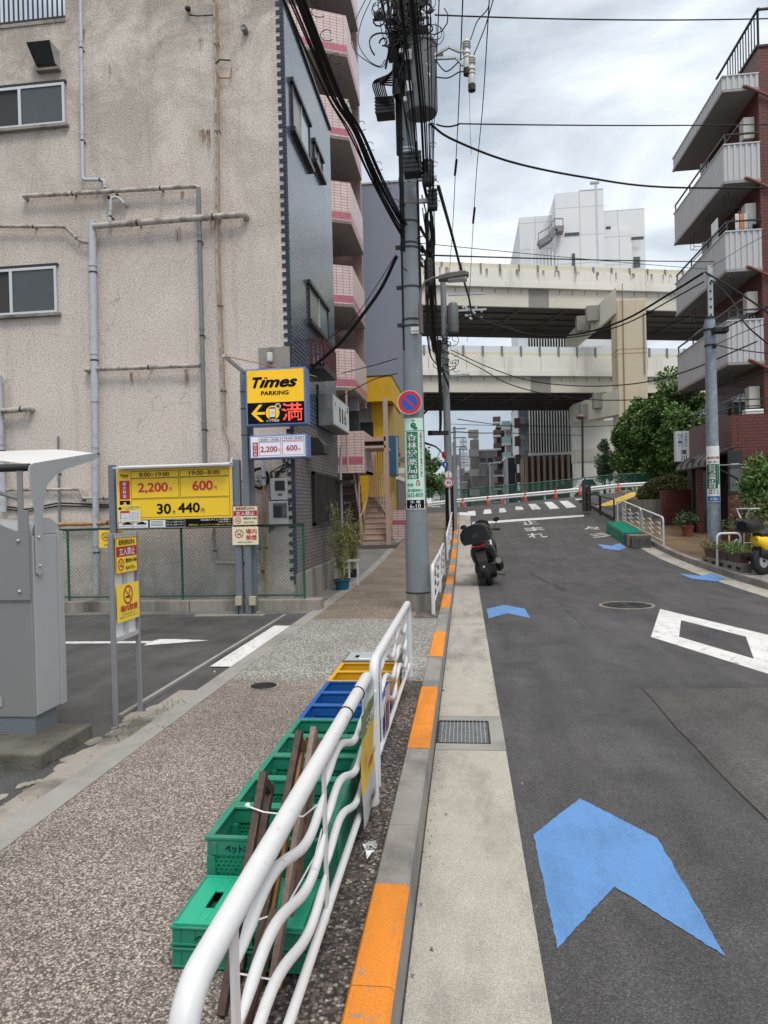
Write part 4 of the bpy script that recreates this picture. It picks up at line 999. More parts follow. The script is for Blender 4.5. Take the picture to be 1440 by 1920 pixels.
def notice(kind, O, U, V, w, h, label, base=YEL2, grp=None, par=None, name='notice'):
    Nn = Vector(U).cross(Vector(V)); O = Vector(O); t = thing(name, label, 'notice', O+U*w/2+V*h/2, grp)
    def Q(u, v, d=.002): return O+U*(u*w)+V*((1-v)*h)+Nn*d
    def rc(m, u0, v0, u1, v1, mt, d=.002): m.quad(Q(u0, v1, d), Q(u1, v1, d), Q(u1, v0, d), Q(u0, v0, d), mt)
    def tx(m, s, u0, v0, u1, v1, mt, bold=.02): m.text(s, Q(u0, v1, .004), U, V, (u1-u0)*w, (v1-v0)*h, mt, bold)
    m = MB(); P = [O, O+U*w, O+U*w+V*h, O+V*h]; m.add([p+Nn*.001 for p in P]+[p-Nn*.004 for p in P], [(0, 1, 2, 3), (7, 6, 5, 4), (0, 4, 5, 1), (1, 5, 6, 2), (2, 6, 7, 3), (3, 7, 4, 0)], base); m.build('sheet', t)
    m = MB()
    if kind == 'keepout':
        tx(m, '駐車目的以外の', .12, .05, .88, .21, INK, .02); rc(m, .03, .25, .97, .53, REDL); tx(m, '立入禁止', .13, .28, .87, .50, SGNW, .03)
        nosmoke(m, Q(.21, .75, .003), min(w, h)*.17, U, V, Nn); tx(m, '喫煙目的の入場は', .42, .60, .96, .71, INK, .02); tx(m, 'お止めください。', .42, .80, .88, .91, INK, .02)
        e = .02
        for q in ((0, 0, 1, e), (0, 1-e, 1, 1), (0, e, e, 1-e), (1-e, e, 1, 1-e)): rc(m, *q, REDL, .0022)
    elif kind == 'nosmoke_tall':
        nosmoke(m, Q(.48, .30, .003), w*.21, U, V, Nn); tx(m, '場内禁煙', .12, .56, .90, .74, RED, .03); tx(m, '駐車場内は禁煙です。', .2, .79, .8, .83, INK, 0); tx(m, '喫煙はお控えいただきますようお願いします', .1, .86, .93, .91, INK, 0)
    else:
        nosmoke(m, Q(.27, .38, .003), h*.24, U, V, Nn, REDL); tx(m, '場内', .52, .12, .94, .40, RED, .03); tx(m, '禁煙', .52, .46, .94, .74, RED, .03); tx(m, '駐車場内は終日禁煙です', .2, .81, .82, .9, INK, 0)
    m.build('print', t); return t
def nat(q, y, **k): a = PY(q[0], q[3], y); b = PY(q[2], q[1], y); return a, b.x-a.x, b.z-a.z
a, w_, h_ = nat((437, 948, 483, 985), YB-.075); notice('keepout', a, XU, ZU, w_, h_, 'cream notice with red band fixed to grey posts beside the price board', CREAM)
a, w_, h_ = nat((436, 987, 484, 1022), YB-.075); notice('nosmoke', a, XU, ZU, w_, h_, 'cream no smoking notice with red characters below the red banded notice', CREAM)
a, w_, h_ = nat((186, 993, 231, 1027), YB+.2); notice('nosmoke', a, XU, ZU, w_, h_, 'yellow no smoking notice on the green fence, half hidden by the stand', YEL2)
SGAL = mat('stand_grey', (.27, .28, .30), .4, .1, 6, metal=.3)
# free standing notice stand
ns = thing('notice_stand', 'narrow aluminium notice stand on two legs at the parking entrance', 'notice stand', (-2.67, 5.2, 0))
SX = -2.67; y0, y1 = 4.98, 5.38; zt = PX(222, 1000, SX).z
for y in (y0, y1):
    m = MB(); m.box(SX-.016, SX+.016, y-.016, y+.016, -.02, zt, SGAL); m.build('leg', ns, bevel=.003)
m = MB(); m.box(SX-.015, SX+.015, y0+.02, y1-.02, zt-.035, zt, ALU); m.box(SX-.015, SX+.015, y0+.02, y1-.02, .62, .655, ALU); m.box(SX-.01, SX+.012, (y0+y1)/2-.02, (y0+y1)/2+.02, .655, zt-.035, ALU); m.build('frame', ns)
m = MB(); m.box(SX-.014, SX-.011, y0+.02, y1-.02, .655, zt-.035, SGNW); m.build('back_panel', ns)
zz = PX(225, 1003, SX).z; notice('keepout', (SX+.022, y0+.03, PX(226, 1075, SX).z), YU, ZU, .34, zz-PX(226, 1075, SX).z-.02, 'yellow notice with red band at the top of the aluminium stand', YEL2)
notice('nosmoke_tall', (SX+.022, y0+.03, PX(226, 1166, SX).z), YU, ZU, .355, PX(226, 1096, SX).z-PX(226, 1166, SX).z, 'yellow no smoking notice in the middle of the aluminium stand', YEL2)
# payment machine
MG = mat('machine_grey', (.20, .20, .20), .42, .05, 1.5, bump=.05, bsc=90); MG2 = mat('machine_light_grey', (.34, .355, .365), .42, .04, 1.5); MBASE = mat('machine_base', (.13, .15, .17), .5, .08)
pmn = thing('payment_machine', 'tall grey parking payment machine with canopy on a concrete base', 'payment machine', (-3.35, 4.78, 0))
MX = -2.98; zT = 1.47
m = MB(); m.box(-4.05, -2.72, 4.11, 4.74, -.05, .085, mat('mossy_concrete', (.13, .125, .105), .9, .3, 6, bump=.6, bsc=40, dirt=(.04, .04, .03), damt=.8, dsc=3, dlo=.42)); m.build('concrete_base', pmn, bevel=.015)
m = MB(); m.box(-3.80, MX-.01, 4.48, 4.73, .085, .20, MBASE); m.build('foot', pmn)
m = MB(); m.box(-3.82, MX, 4.47, 4.82, .20, zT, MG); m.build('cabinet', pmn, bevel=.012)
m = MB(); m.box(MX-.004, MX+.006, 4.485, 4.765, .215, zT-.01, MG2); m.box(MX-.02, MX+.010, 4.77, 4.84, .21, zT+.015, MG2); m.build('side_panel', pmn, bevel=.003)
arc = [(-3.80, zT)]+[(-3.39+.41*math.cos(math.pi*(1-k/14)), zT+.12*math.sin(math.pi*k/14)) for k in range(1, 14)]+[(MX-.005, zT)]
arc = [(4.49, zT)]+[(4.655+.165*math.cos(math.pi*(1-k/14)), zT+.115*math.sin(math.pi*k/14)) for k in range(1, 14)]+[(4.82, zT)]
m = MB(); m.prism(arc, 'yz', -3.81, MX-.004, MG2); m.build('top_cap', pmn)
m = MB(); m.prism([(-3.82, zT), (-3.82, zT+.12), (-3.45, zT+.125), (-3.25, zT+.095), (-3.1, zT+.03), (-3.06, zT)], 'xz', 4.465, 4.475, MG); m.build('back_crest', pmn)
brk = [(4.50, 1.20), (4.52, 1.185), (4.55, 1.19), (4.575, 1.22), (4.58, 1.52), (4.59, 1.64), (4.61, 1.75), (4.65, 1.82), (4.74, 1.885), (4.87, 1.94), (5.17, 2.01), (5.33, 2.05), (5.345, 2.075), (5.33, 2.10), (4.50, 1.965), (4.455, 1.945), (4.445, 1.92), (4.46, 1.80), (4.50, 1.64), (4.50, 1.54)]
for x in (MX+.012, -4.6):
    m = MB(); m.prism(brk, 'yz', x, x+.012, MG2)
    if x > -3.5:
        for y, z in ((4.525, 1.45), (4.53, 1.25)): m.ball((x+.014, y, z), .012, GALV, 10)
    m.build('canopy_bracket', pmn)
m = MB(); m.prism([(-3.36, 1.05), (-3.33, 1.02), (-2.984, 1.02), (-2.984, 1.64), (-3.02, 1.64), (-3.02, 1.95), (-3.06, 1.95), (-3.06, 1.5), (-3.37, 1.47)], 'xz', 4.455, 4.464, MG)
for x, z in ((-3.32, 1.43), (-3.06, 1.43), (-3.06, 1.08)): m.ball((x, 4.452, z), .013, GALV, 10)
m.build('mounting_plate', pmn)
cvr = mat('canopy_sheet', (.85, .86, .86), .3, .03, 3)
cvr.node_tree.nodes['Principled BSDF'].inputs['Transmission Weight'].default_value = .0
tl = cvr.node_tree.nodes.new('ShaderNodeBsdfTranslucent'); tl.inputs[0].default_value = (1, 1, 1, 1); ms = cvr.node_tree.nodes.new('ShaderNodeMixShader'); ms.inputs[0].default_value = .25
cvr.node_tree.links.new(cvr.node_tree.nodes['Principled BSDF'].outputs[0], ms.inputs[1]); cvr.node_tree.links.new(tl.outputs[0], ms.inputs[2]); cvr.node_tree.links.new(ms.outputs[0], cvr.node_tree.nodes['Material Output'].inputs[0])
m = MB(); n_ = 10; vs = []
for j in range(7):
    y = 4.46+.87*j/6; zc = 1.955+.14*j/6
    for i in range(n_+1): u = i/n_; vs.append((-3.92+(MX+3.93)*u, y, zc+.045*math.sin(math.pi*min(1, (1-u)*2.2)*.5)))
m.add(vs, [(j*(n_+1)+i, j*(n_+1)+i+1, (j+1)*(n_+1)+i+1, (j+1)*(n_+1)+i) for j in range(6) for i in range(n_)], cvr, True); m.build('canopy', pmn)
m = MB(); m.tube([(-3.9, 4.47, 1.935), (MX+.01, 4.47, 1.935)], .028, DKM, 10); m.tube([(-3.9, 5.33, 2.075), (MX+.01, 5.33, 2.075)], .015, GALV, 8); m.tube([(-3.9, 4.6, 1.82), (-3.35, 4.57, 1.79), (-3.07, 4.5, 1.72)], .015, MG, 8); m.build('canopy_rail', pmn)
m = MB(); m.box(-3.33, -3.22, 4.462, 4.467, .28, .345, mat('label_plate', (.3, .3, .29), .5, .2)); m.quad((-3.28, 4.461, .29), (-3.245, 4.461, .29), (-3.245, 4.461, .335), (-3.28, 4.461, .335), MG)
for k in range(4): m.quad((-3.325, 4.461, .29+k*.012), (-3.29, 4.461, .29+k*.012), (-3.29, 4.461, .295+k*.012), (-3.325, 4.461, .295+k*.012), INK)
m.build('label_plate', pmn)
# ================================================================= collection crates in a row beside the guard rail
CW0, CW1 = -1.055, -.578
def folded_crate(y0, y1, z0, h, mt, lid, label, txt=None, tm=INK, x0=CW0, x1=CW1, grp=None, cat='crate'):
    t = thing('folded_crate', label, cat, ((x0+x1)/2, (y0+y1)/2, z0), grp)
    m = MB(); e = .02; zt = z0+h
    m.box(x0, x1, y0, y0+.012, z0, zt-.004, mt); m.box(x0, x1, y1-.012, y1, z0, zt-.004, mt); m.box(x0, x0+.012, y0+.012, y1-.012, z0, zt-.004, mt); m.box(x1-.012, x1, y0+.012, y1-.012, z0, zt-.004, mt)
    m.box(x0-.006, x1+.006, y0-.006, y0+.012, zt-.004, zt+.004, mt); m.box(x0-.006, x1+.006, y1-.012, y1+.006, zt-.004, zt+.004, mt); m.box(x0-.006, x0+.012, y0+.012, y1-.012, zt-.004, zt+.004, mt); m.box(x1-.012, x1+.006, y0+.012, y1-.012, zt-.004, zt+.004, mt); m.box(x0-.004, x1+.004, y0-.004, y1+.004, z0, z0+.008, mt)
    for i in range(9): x = x0+.03+i*(x1-x0-.06)/8; m.box(x-.003, x+.003, y0-.004, y0, z0+.008, zt-.006, mt) if i in (0, 1, 7, 8) else None
    m.box(x0+.012, x1-.012, y0+.012, y1-.012, z0, z0+.012, mt)
    m.build('body', t, bevel=.002)
    m = MB()   # lid: sheet with two hand slots and raised ribs
    xs = [x0+.012, x0+.08, x0+.115, x1-.115, x1-.08, x1-.012]; ya, yb, yc, yd = y0+.012, (y0+y1)/2-.055, (y0+y1)/2+.055, y1-.012
    for i in range(5):
        if i in (1, 3): m.box(xs[i], xs[i+1], ya, yb, zt+.002, zt+.010, lid); m.box(xs[i], xs[i+1], yc, yd, zt+.002, zt+.010, lid)
        else: m.box(xs[i], xs[i+1], ya, yd, zt+.002, zt+.010, lid)
    m.box(x0+.006, x1-.006, y0+.004, y0+.012, zt+.004, zt+.014, lid); m.box(x0+.006, x1-.006, y1-.012, y1-.004, zt+.004, zt+.014, lid)
    m.build('lid', t, bevel=.002)
    if txt:
        m = MB(); m.text(txt, (x0+.085, y0-.0072, z0+h*.25), XU, ZU, x1-x0-.19, h*.5, tm, .03); m.build('lettering', t)
    return t
def open_crate(y0, y1, mt, mesh, label, h=.30, txt=None, grp=None, x0=CW0, x1=CW1):
    t = thing('open_crate', label, 'crate', ((x0+x1)/2, (y0+y1)/2, 0), grp)
    m = MB(); z0 = .004; rim = .022
    for (a, b, c, d) in ((x0-.008, x1+.008, y0-.004, y0+rim), (x0-.008, x1+.008, y1-rim, y1+.004), (x0-.008, x0+rim, y0+rim, y1-rim), (x1-rim, x1+.008, y0+rim, y1-rim)): m.box(a, b, c, d, h-.012, h, mt)
    for (a, b, c, d) in ((x0, x1, y0, y0+.014), (x0, x1, y1-.014, y1), (x0, x0+.014, y0+.014, y1-.014), (x1-.014, x1, y0+.014, y1-.014)): m.box(a, b, c, d, h-.075, h-.012, mt)
    for (a, b, c, d) in ((x0, x1, y0, y0+.016), (x0, x1, y1-.016, y1), (x0, x0+.016, y0+.016, y1-.016), (x1-.016, x1, y0+.016, y1-.016)): m.box(a, b, c, d, z0, z0+.03, mt)
    for x in (x0, x1-.03):
        for y in (y0, y1-.03): m.box(x-.003, x+.033, y-.003, y+.033, z0+.03, h-.075, mt)
    for x in (x0+.17, x1-.19):
        for y in (y0-.003, y1-.013): m.box(x, x+.02, y, y+.016, z0+.03, h-.075, mt)
    m.box(x0+.012, x1-.012, y0+.012, y1-.012, z0, z0+.008, mt)
    for i in range(4):
        for y in (y0-.006, y1-.012): x = x0+.02+i*(x1-x0-.06)/3; m.box(x, x+.022, y, y+.018, h-.07, h-.02, mt)
    m.build('frame', t, bevel=.0025)
    for (a, b, c, d) in ((x0+.03, x1-.03, y0+.005, y0+.008), (x0+.03, x1-.03, y1-.008, y1-.005), (x0+.005, x0+.008, y0+.03, y1-.03), (x1-.008, x1-.005, y0+.03, y1-.03)):
        m = MB(); m.box(a, b, c, d, z0+.03, h-.075, mesh); m.build('mesh_panel', t)
    if txt: m = MB(); m.text(txt, (x0+.075, y0-.002, h-.062), XU, ZU, .15, .034, INK, .03); m.text(txt, (x1-.23, y0-.002, h-.062), XU, ZU, .15, .034, INK, .03); m.build('lettering', t)
    return t
GLID = mat('crate_green_bright', (.016, .36, .22), .38, .12, 5, dirt=(.05, .25, .17), damt=.5, dsc=5, dlo=.5)
G1 = 'row of crates beside the near guard rail'
folded_crate(2.315, 2.64, .006, .066, GREENC, GREENC, 'lower of the two folded green crates at the near end of the row', 'ペットボトル', INK, grp=G1)
folded_crate(2.315, 2.64, .084, .062, GREENC, GLID, 'upper folded green crate with bright lid, nearest of the row', 'ペットボトル', INK, grp=G1)
names = ['open green crate directly behind the two folded green crates', 'second open green crate from the folded green ones', 'third open green crate, middle of the green ones', 'fourth open green crate from the folded green ones', 'open green crate touching the first blue crate',
         'open blue crate touching the last green crate', 'middle one of the three open blue crates', 'open blue crate touching the first yellow crate', 'open yellow crate touching the blue crates', 'open yellow crate touching the grey folded crate']
for k in range(10):
    y0 = 2.66+k*.31; mt, me = ((GREENC, HG), (BLUEC, HB), (YELC, HY))[0 if k < 5 else 1 if k < 8 else 2]
    open_crate(y0, y0+.30, mt, me, names[k], txt='ペットボトル' if k < 5 else None, grp=G1)
y0 = 2.66+10*.31+.005
t = folded_crate(y0+.02, y0+.36, .20, .10, GREYC, GREYL, 'dark grey crate with pale lid at the far end of the crate row', '資源物の持ち去り禁止です', SGNW, grp=G1)
m = MB(); m.box(CW0+.01, CW1-.01, y0+.03, y0+.35, .004, .2, HK); m.box(CW0, CW1, y0+.02, y0+.36, .185, .2, GREYC); m.box(CW0, CW1, y0+.02, y0+.36, .0, .03, GREYC); m.build('lower_part', t)
m = MB(); m.box(CW0+.13, CW1-.1, y0+.06, y0+.10, .311, .313, SGNW); m.build('label_strip', t)

# ================================================================= white wave guard rails
def wave_panel(x, y0, y1, label, zf=lambda y: 0., grp=None, bars=None, H=.73, end=(1, 1), dirx=0):
    t = thing('guard_rail', label, 'guard rail', (x, (y0+y1)/2, zf((y0+y1)/2)), grp)
    def Z(y, h): return zf(y0)+(zf(y1)-zf(y0))*(y-y0)/(y1-y0)+h
    pts = []
    e = .11; r = .0295
    pts.append((x, y0, Z(y0, -.05))); pts.append((x, y0, Z(y0, H-r-e)))
    for k in range(1, 6): a = math.pi/2*k/6; pts.append((x, y0+e*(1-math.cos(a)), Z(y0, H-r-e+e*math.sin(a))))
    pts.append((x, y0+e, Z(y0+e, H-r))); pts.append((x, y1-e, Z(y1-e, H-r)))
    for k in range(1, 6): a = math.pi/2*k/6; pts.append((x, y1-e+e*math.sin(a), Z(y1, H-r-e+e*math.cos(a))))
    pts.append((x, y1, Z(y1, H-r-e))); pts.append((x, y1, Z(y1, -.05)))
    m = MB(); m.tube(pts, r, RAILW, 14); m.build('top_rail', t)
    L_ = y1-y0; bars = bars or [y0+.29+(L_-.36)/2*i for i in range(3)]
    for yb in bars:
        m = MB(); m.box(x-.005, x+.005, yb-.021, yb+.021, Z(yb, .075), Z(yb, H-2*r+.006), RAILW); m.build('upright', t, bevel=.002)
    m = MB(); m.tube([(x, y0, Z(y0, .12)), (x, y1, Z(y1, .12))], .017, RAILW, 10); m.build('bottom_rail', t)
    seg = [(bars[i], bars[i+1]) for i in range(len(bars)-1)]
    for z0 in (.565, .42, .272):
        for a, b in seg:
            m = MB(); n = 18; P = []
            for k in range(n+1):
                y = a+(b-a)*k/n; P.append((x, y, Z(y, z0+.057*math.sin(2*math.pi*k/n*.98))))
            rr = [.004 if k in (0, n) else .012 if k in (1, n-1) else .0165 for k in range(n+1)]
            m.tube(P, rr, RAILW, 10); m.build('wave_rail', t)
    return t
RX = -.538
G2 = 'white wave pattern guard rails along the kerb'
p1 = wave_panel(RX, 1.20, 3.72, 'nearest white guard rail, with wooden frames tied to it', grp=G2, bars=[1.5, 2.5, 3.5])
m = MB(); m.cyl((RX, 3.74, -.05), (RX, 3.74, .60), .038, RAILW, n=16); m.build('post', p1)
m = MB()
for y in (2.98, 3.32): m.tube([(RX+.034*math.cos(a*.524), y, .699+.034*math.sin(a*.524)) for a in range(12)], .003, DKM, 5, closed=True)
m.build('wire_tie', p1)
p2 = wave_panel(RX-.01, 3.98, 6.48, 'second white guard rail, between the blue crates and the driveway', grp=G2, bars=[4.3, 5.25, 6.2])
m = MB(); m.cyl((RX, 3.74, .41), (RX, 3.74, .425), .0395, YEL2); m.build('tape', p1)
wave_panel(-.50, 10.35, 12.95, 'white guard rail just beyond the big utility pole', zf=lambda y: ZS(0, y), grp=G2)
wave_panel(-.50, 13.3, 15.9, 'white guard rail beside the parked black scooter', zf=lambda y: ZS(0, y), grp=G2)
for i in range(5): wave_panel(-.50, 18.9+i*2.8, 21.45+i*2.8, ('far white guard rail, %s along the rising kerb') % ('first', 'second', 'third', 'fourth', 'last')[i], zf=lambda y: ZS(0, y), grp=G2)
for px, py in ((712, 1560),):
    pass
# notice sheet hanging on the first rail
hb = thing('hanging_notice', 'weathered green and yellow notice sheet wired to the nearest white guard rail', 'notice', (RX, 3.42, .35))
SHT = mat('sheet_yellow', (.55, .36, .03), .55, .2, 4, dirt=(.25, .17, .05), damt=.6, dsc=6); SHG = mat('sheet_green', (.11, .16, .07), .55, .15, 4); SHW = mat('sheet_grey', (.36, .37, .36), .55, .12, 4, dirt=(.18, .17, .15), damt=.5, dsc=8)
m = MB(); xs = RX+.030
def wav(y, z): return xs+.004*math.sin(z*14)+.003*math.sin(y*25)
def sheet(z0, z1, mt, d=0, y0=3.22, y1=3.66):
    ny, nz = 8, 5; vs = [(wav(y0+(y1-y0)*i/ny, z0+(z1-z0)*j/nz)+d, y0+(y1-y0)*i/ny, z0+(z1-z0)*j/nz) for j in range(nz+1) for i in range(ny+1)]
    m.add(vs, [(j*(ny+1)+i, j*(ny+1)+i+1, (j+1)*(ny+1)+i+1, (j+1)*(ny+1)+i) for j in range(nz) for i in range(ny)], mt, True)
sheet(.08, .235, SHW); sheet(.235, .50, SHT); sheet(.50, .615, SHG); m.build('sheet', hb)
m = MB(); m.text('ここは資源の', (xs+.02, 3.25, .545), YU, ZU, .37, .05, SGNW, .03)
m.text('集積所です', (xs+.018, 3.30, .33), YU, ZU, .26, .045, REDL, .02); m.text('江東区', (xs+.014, 3.34, .13), YU, ZU, .18, .035, INK, .02)
m.build('lettering', hb)
# small paper notices tied on the second rail
hb = thing('hanging_notice', 'small pink and white notice tied to the second guard rail above the blue crates', 'notice', (RX, 4.4, .3))
m = MB(); m.add([(RX+.01, 4.32, .16), (RX+.012, 4.55, .16), (RX+.02, 4.56, .44), (RX+.014, 4.33, .46)], [(0, 1, 2, 3)], mat('faded_pink', (.50, .33, .32), .6, .2)); m.build('sheet', hb)
m = MB(); m.add([(RX+.016, 4.35, .18), (RX+.018, 4.45, .18), (RX+.024, 4.45, .36), (RX+.020, 4.36, .36)], [(0, 1, 2, 3)], mat('faded_violet', (.13, .07, .12), .6, .2)); m.build('print', hb)
# wooden frames tied between the rail and the crates
def plank(m, a, b, w, th, mt, nrm=(1, 0, 0)): m.bar(a, b, th, w, mt, up=nrm)
def wframe(label, base, top, w, th, mt, mt2, dy=.22):
    a = Vector(base); b = Vector(top); t = thing('wooden_frame', label, 'wooden frame', a, 'wooden frames tied to the guard rail')
    u = (b-a).normalized(); s = Vector((0, 1, 0)); s = (s-u*u.dot(s)).normalized()
    m = MB(); m.bar(a, b, th, w, mt, up=s); m.build('front_stile', t, bevel=.003)
    m = MB(); m.bar(a+s*dy, b+s*dy, th, w, mt2, up=s); m.build('rear_stile', t, bevel=.003)
    m = MB(); q = u*w*.5; m.bar(b-q-u*.01+s*w*.5, b-q-u*.01+s*(dy-w*.5), th, w, mt2, up=u); m.build('top_rail', t, bevel=.003)
    m = MB(); c = a+u*.12; m.bar(c+s*w*.5, c+s*(dy-w*.5), th, w, mt2, up=u); m.build('bottom_rail', t, bevel=.003)
    return t
A0 = PZ(400, 1890, .01); At = PX(484, 1462, -.80)
wframe('narrow dark wooden frame, the one leaning farthest from the rail', (-.80, 2.10, .004), (-.795, 2.60, .585), .035, .028, WOOD1, WOOD1, .12)
wframe('taller brown wooden frame with orange edge between two darker ones', (-.735, 2.16, .004), (-.665, 2.66, .725), .045, .026, WOOD1, WOOD3, .10)
wframe('pinkish brown wooden frame with a notch, closest to the guard rail', (-.66, 2.14, .004), (-.615, 2.70, .725), .06, .022, WOOD4, WOOD2, .13)
wframe('short brown wooden frame at the foot of the near rail', (-.70, 1.86, .004), (-.625, 2.12, .34), .05, .024, WOOD2, WOOD1, .10)
st = MB(); tw = mat('white_string', (.7, .7, .68), .7)
for pts in ([(-.84, 2.5, .50), (-.76, 2.47, .49), (-.60, 2.42, .50), (-.545, 2.4, .55)], [(-.72, 2.2, .25), (-.64, 2.28, .24), (-.56, 2.42, .36), (-.55, 2.5, .42)], [(-.72, 2.02, .2), (-.6, 2.0, .2), (-.55, 2.02, .25)], [(-.74, 1.75, .2), (-.66, 1.76, .17), (-.55, 1.72, .2)]):
    st.tube(pts, .0032, tw, 5)
st.ball((-.83, 2.5, .5), .01, tw, 8); tag(st.build('string', org=(-.7, 2.3, .3)), 'thin white strings tying the wooden frames to the rail', 'string')

# ================================================================= the big utility pole with its plates
PXc, PYc = -.745, 10.72
up = thing('utility_pole', 'thick grey utility pole in the pavement carrying a transformer and black cables', 'utility pole', (PXc, PYc, 0))
m = MB(); m.cyl((PXc, PYc, -.1), (PXc, PYc, 10.6), .172, POLEC, .118, 28); m.build('shaft', up)
m = MB(); m.cyl((PXc, PYc, .27), (PXc, PYc, 1.35), .186, POLED, .176, 28); m.cyl((PXc, PYc, -.05), (PXc, PYc, .27), .19, OLDCON, .188, 28); m.cyl((PXc, PYc, .265), (PXc, PYc, .285), .193, DKM, n=28); m.cyl((PXc, PYc, 1.62), (PXc, PYc, 1.635), .172, DKM, n=28); m.build('sleeve', up)
m = MB()
for z in (4.35, 4.45, 4.95, 5.55, 5.62, 5.95, 6.55, 6.62, 7.0, 7.06): m.cyl((PXc, PYc, z), (PXc, PYc, z+.03), .172-.0051*z+.006, GALV if z > 6 else DKM, n=24)
for z in (4.4, 4.98, 5.6): m.box(PXc-.22, PXc-.14, PYc-.03, PYc+.03, z-.02, z+.03, DKM)
m.build('band', up)
for z in (6.62, 6.28):
    m = MB(); a = PXc+.08; m.box(a, a+.36, PYc-.05, PYc+.0, z-.025, z+.035, GALV); m.cyl((PXc, PYc, z-.05), (PXc, PYc, z+.05), .15, PIPED, n=20); m.build('bracket_arm', up)
m = MB(); random.seed(4)
for k in range(9):
    z = 5.2+k*.5; a = -1.9+(k % 2)*1.3; r0 = .16
    m.cyl((PXc+r0*math.cos(a)*.8, PYc+r0*math.sin(a)*.8, z), (PXc+(r0+.12)*math.cos(a), PYc+(r0+.12)*math.sin(a), z), .008, DKM, n=6)
m.build('step_bolt', up)
m = MB(); m.tube([(PXc-.12, PYc-.1, 4.0), (PXc-.12, PYc-.1, 9.5)], .012, CABLE, 6); m.tube([(PXc-.08, PYc-.13, 5.5), (PXc-.09, PYc-.12, 9.5)], .02, CABLE, 6); m.tube([(PXc+.15, PYc-.05, 4.9), (PXc+.14, PYc-.03, 7.2)], .022, CABLE, 6); m.tube([(PXc-.135, PYc-.06, 7.0), (PXc-.135, PYc-.06, 9.5)], .03, CABLE, 6); m.build('riser_cable', up)
m = MB(); m.box(PXc+.00, PXc+.13, PYc-.166, PYc-.155, 4.23, 4.33, SGNW); m.text('333-664', (PXc+.01, PYc-.168, 4.25), XU, ZU, .11, .03, INK); m.build('number_plate', up)
def onpole(q): a = PY(q[0], q[1], PYc-.2); b = PY(q[2], q[3], PYc-.2); return a, b
# no parking disc
t = thing('no_parking_sign', 'round blue no parking sign with red rim and bar on the big pole', 'traffic sign', (PXc, PYc-.2, 3.15))
c = PY(768, 754.5, PYc-.215); R_ = .182
m = MB(); m.lathe([(0.0001, .0), (R_, .0), (R_, .008), (0.0001, .008)], (c.x, c.y, c.z), GALV, 40, 'y'); m.box(c.x-.02, c.x+.02, c.y+.008, c.y+.05, c.z-.15, c.z+.15, GALV); m.build('plate', t)
y = c.y-.001; m = MB(); m.disc((c.x, y, c.z), R_, SGNW, 'y', 40); m.disc((c.x, y-.001, c.z), R_*.965, RED, 'y', 40, R_*.68); m.disc((c.x, y-.001, c.z), R_*.68, NAVY, 'y', 40)
w = R_*.085; s = math.sqrt(.5); r = R_*.72
m.quad((c.x-r*s-w*s, y-.002, c.z+r*s-w*s), (c.x+r*s-w*s, y-.002, c.z-r*s-w*s), (c.x+r*s+w*s, y-.002, c.z-r*s+w*s), (c.x-r*s+w*s, y-.002, c.z+r*s+w*s), RED); m.build('face', t)
# wrapped pharmacy advertisement
def curved(m, c, r, a0, a1, z0, z1, mt, n=14):
    """sheet bent round a vertical pole; angles from -90 deg facing -y"""
    vs = []; 
    for k in range(n+1):
        a = a0+(a1-a0)*k/n
        for z in (z0, z1): vs.append((c[0]+r*math.cos(a), c[1]+r*math.sin(a), z))
    m.add(vs, [(2*k, 2*k+2, 2*k+3, 2*k+1) for k in range(n)], mt, True)
def ctext(m, s, c, r, ac, z0, w, h, mt, bold=.02):
    vs, fs = _textmesh(s, bold, 0); x0 = min(v[0] for v in vs); x1 = max(v[0] for v in vs); y0 = min(v[1] for v in vs); y1 = max(v[1] for v in vs); o = []
    q = max(1, len(vs)//(9 if bold else 1))
    for i, v in enumerate(vs):
        u = (v[0]-x0)/(x1-x0)*w-w/2; a = ac+u/r; R2 = r+.0002*(i//q); o.append((c[0]+R2*math.cos(a), c[1]+R2*math.sin(a), z0+(v[1]-y0)/(y1-y0)*h))
    m.add(o, fs, mt)
CP = (PXc, PYc); rp = .173; AC = R(-90)+math.atan2(-PXc, PYc)*.3
rot = R(-90)-.0
def Zp(py): return PY(785, py, PYc-.17).z
zt, zb = Zp(783), Zp(955)
t = thing('pole_advertisement', 'tall mint and green pharmacy advertisement wrapped round the big pole', 'pole advertisement', (PXc, PYc, (zt+zb)/2))
hw = .98
m = MB(); curved(m, CP, rp, rot-hw, rot+hw, Zp(935), zt, MINT); curved(m, CP, rp, rot-hw, rot+hw, zb, Zp(935), SGNW); m.build('sheet', t)
m = MB(); curved(m, CP, rp+.001, rot-.70, rot+.36, Zp(898), Zp(809), GREENS); curved(m, CP, rp+.0012, rot-hw+.1, rot+hw-.1, zb+.012, Zp(937), INK); curved(m, CP, rp+.001, rot-hw, rot+hw, Zp(807.5), Zp(806.5), INK); m.build('panel', t)
m = MB(); zz0, zz1 = Zp(888), Zp(811); ch = (zz1-zz0)/5
for i, c in enumerate('杏林堂薬局'): ctext(m, c, CP, rp+.003, rot-.17, zz1-(i+1)*ch+ch*.05, .148, ch*.88, SGNW, .012)
ctext(m, '木場店', CP, rp+.003, rot-.18, Zp(897), .13, .06, SGNW, .02)
zz0, zz1 = Zp(895), Zp(809); s = '全国の病院の処方箋受付けます'; ch = (zz1-zz0)/len(s)
for i, c in enumerate(s): ctext(m, c, CP, rp+.003, rot+.66, zz1-(i+1)*ch+ch*.1, .04, ch*.8, REDL, .02)
ctext(m, '手前', CP, rp+.003, rot-.42, Zp(912), .11, .05, GREENS, .02)
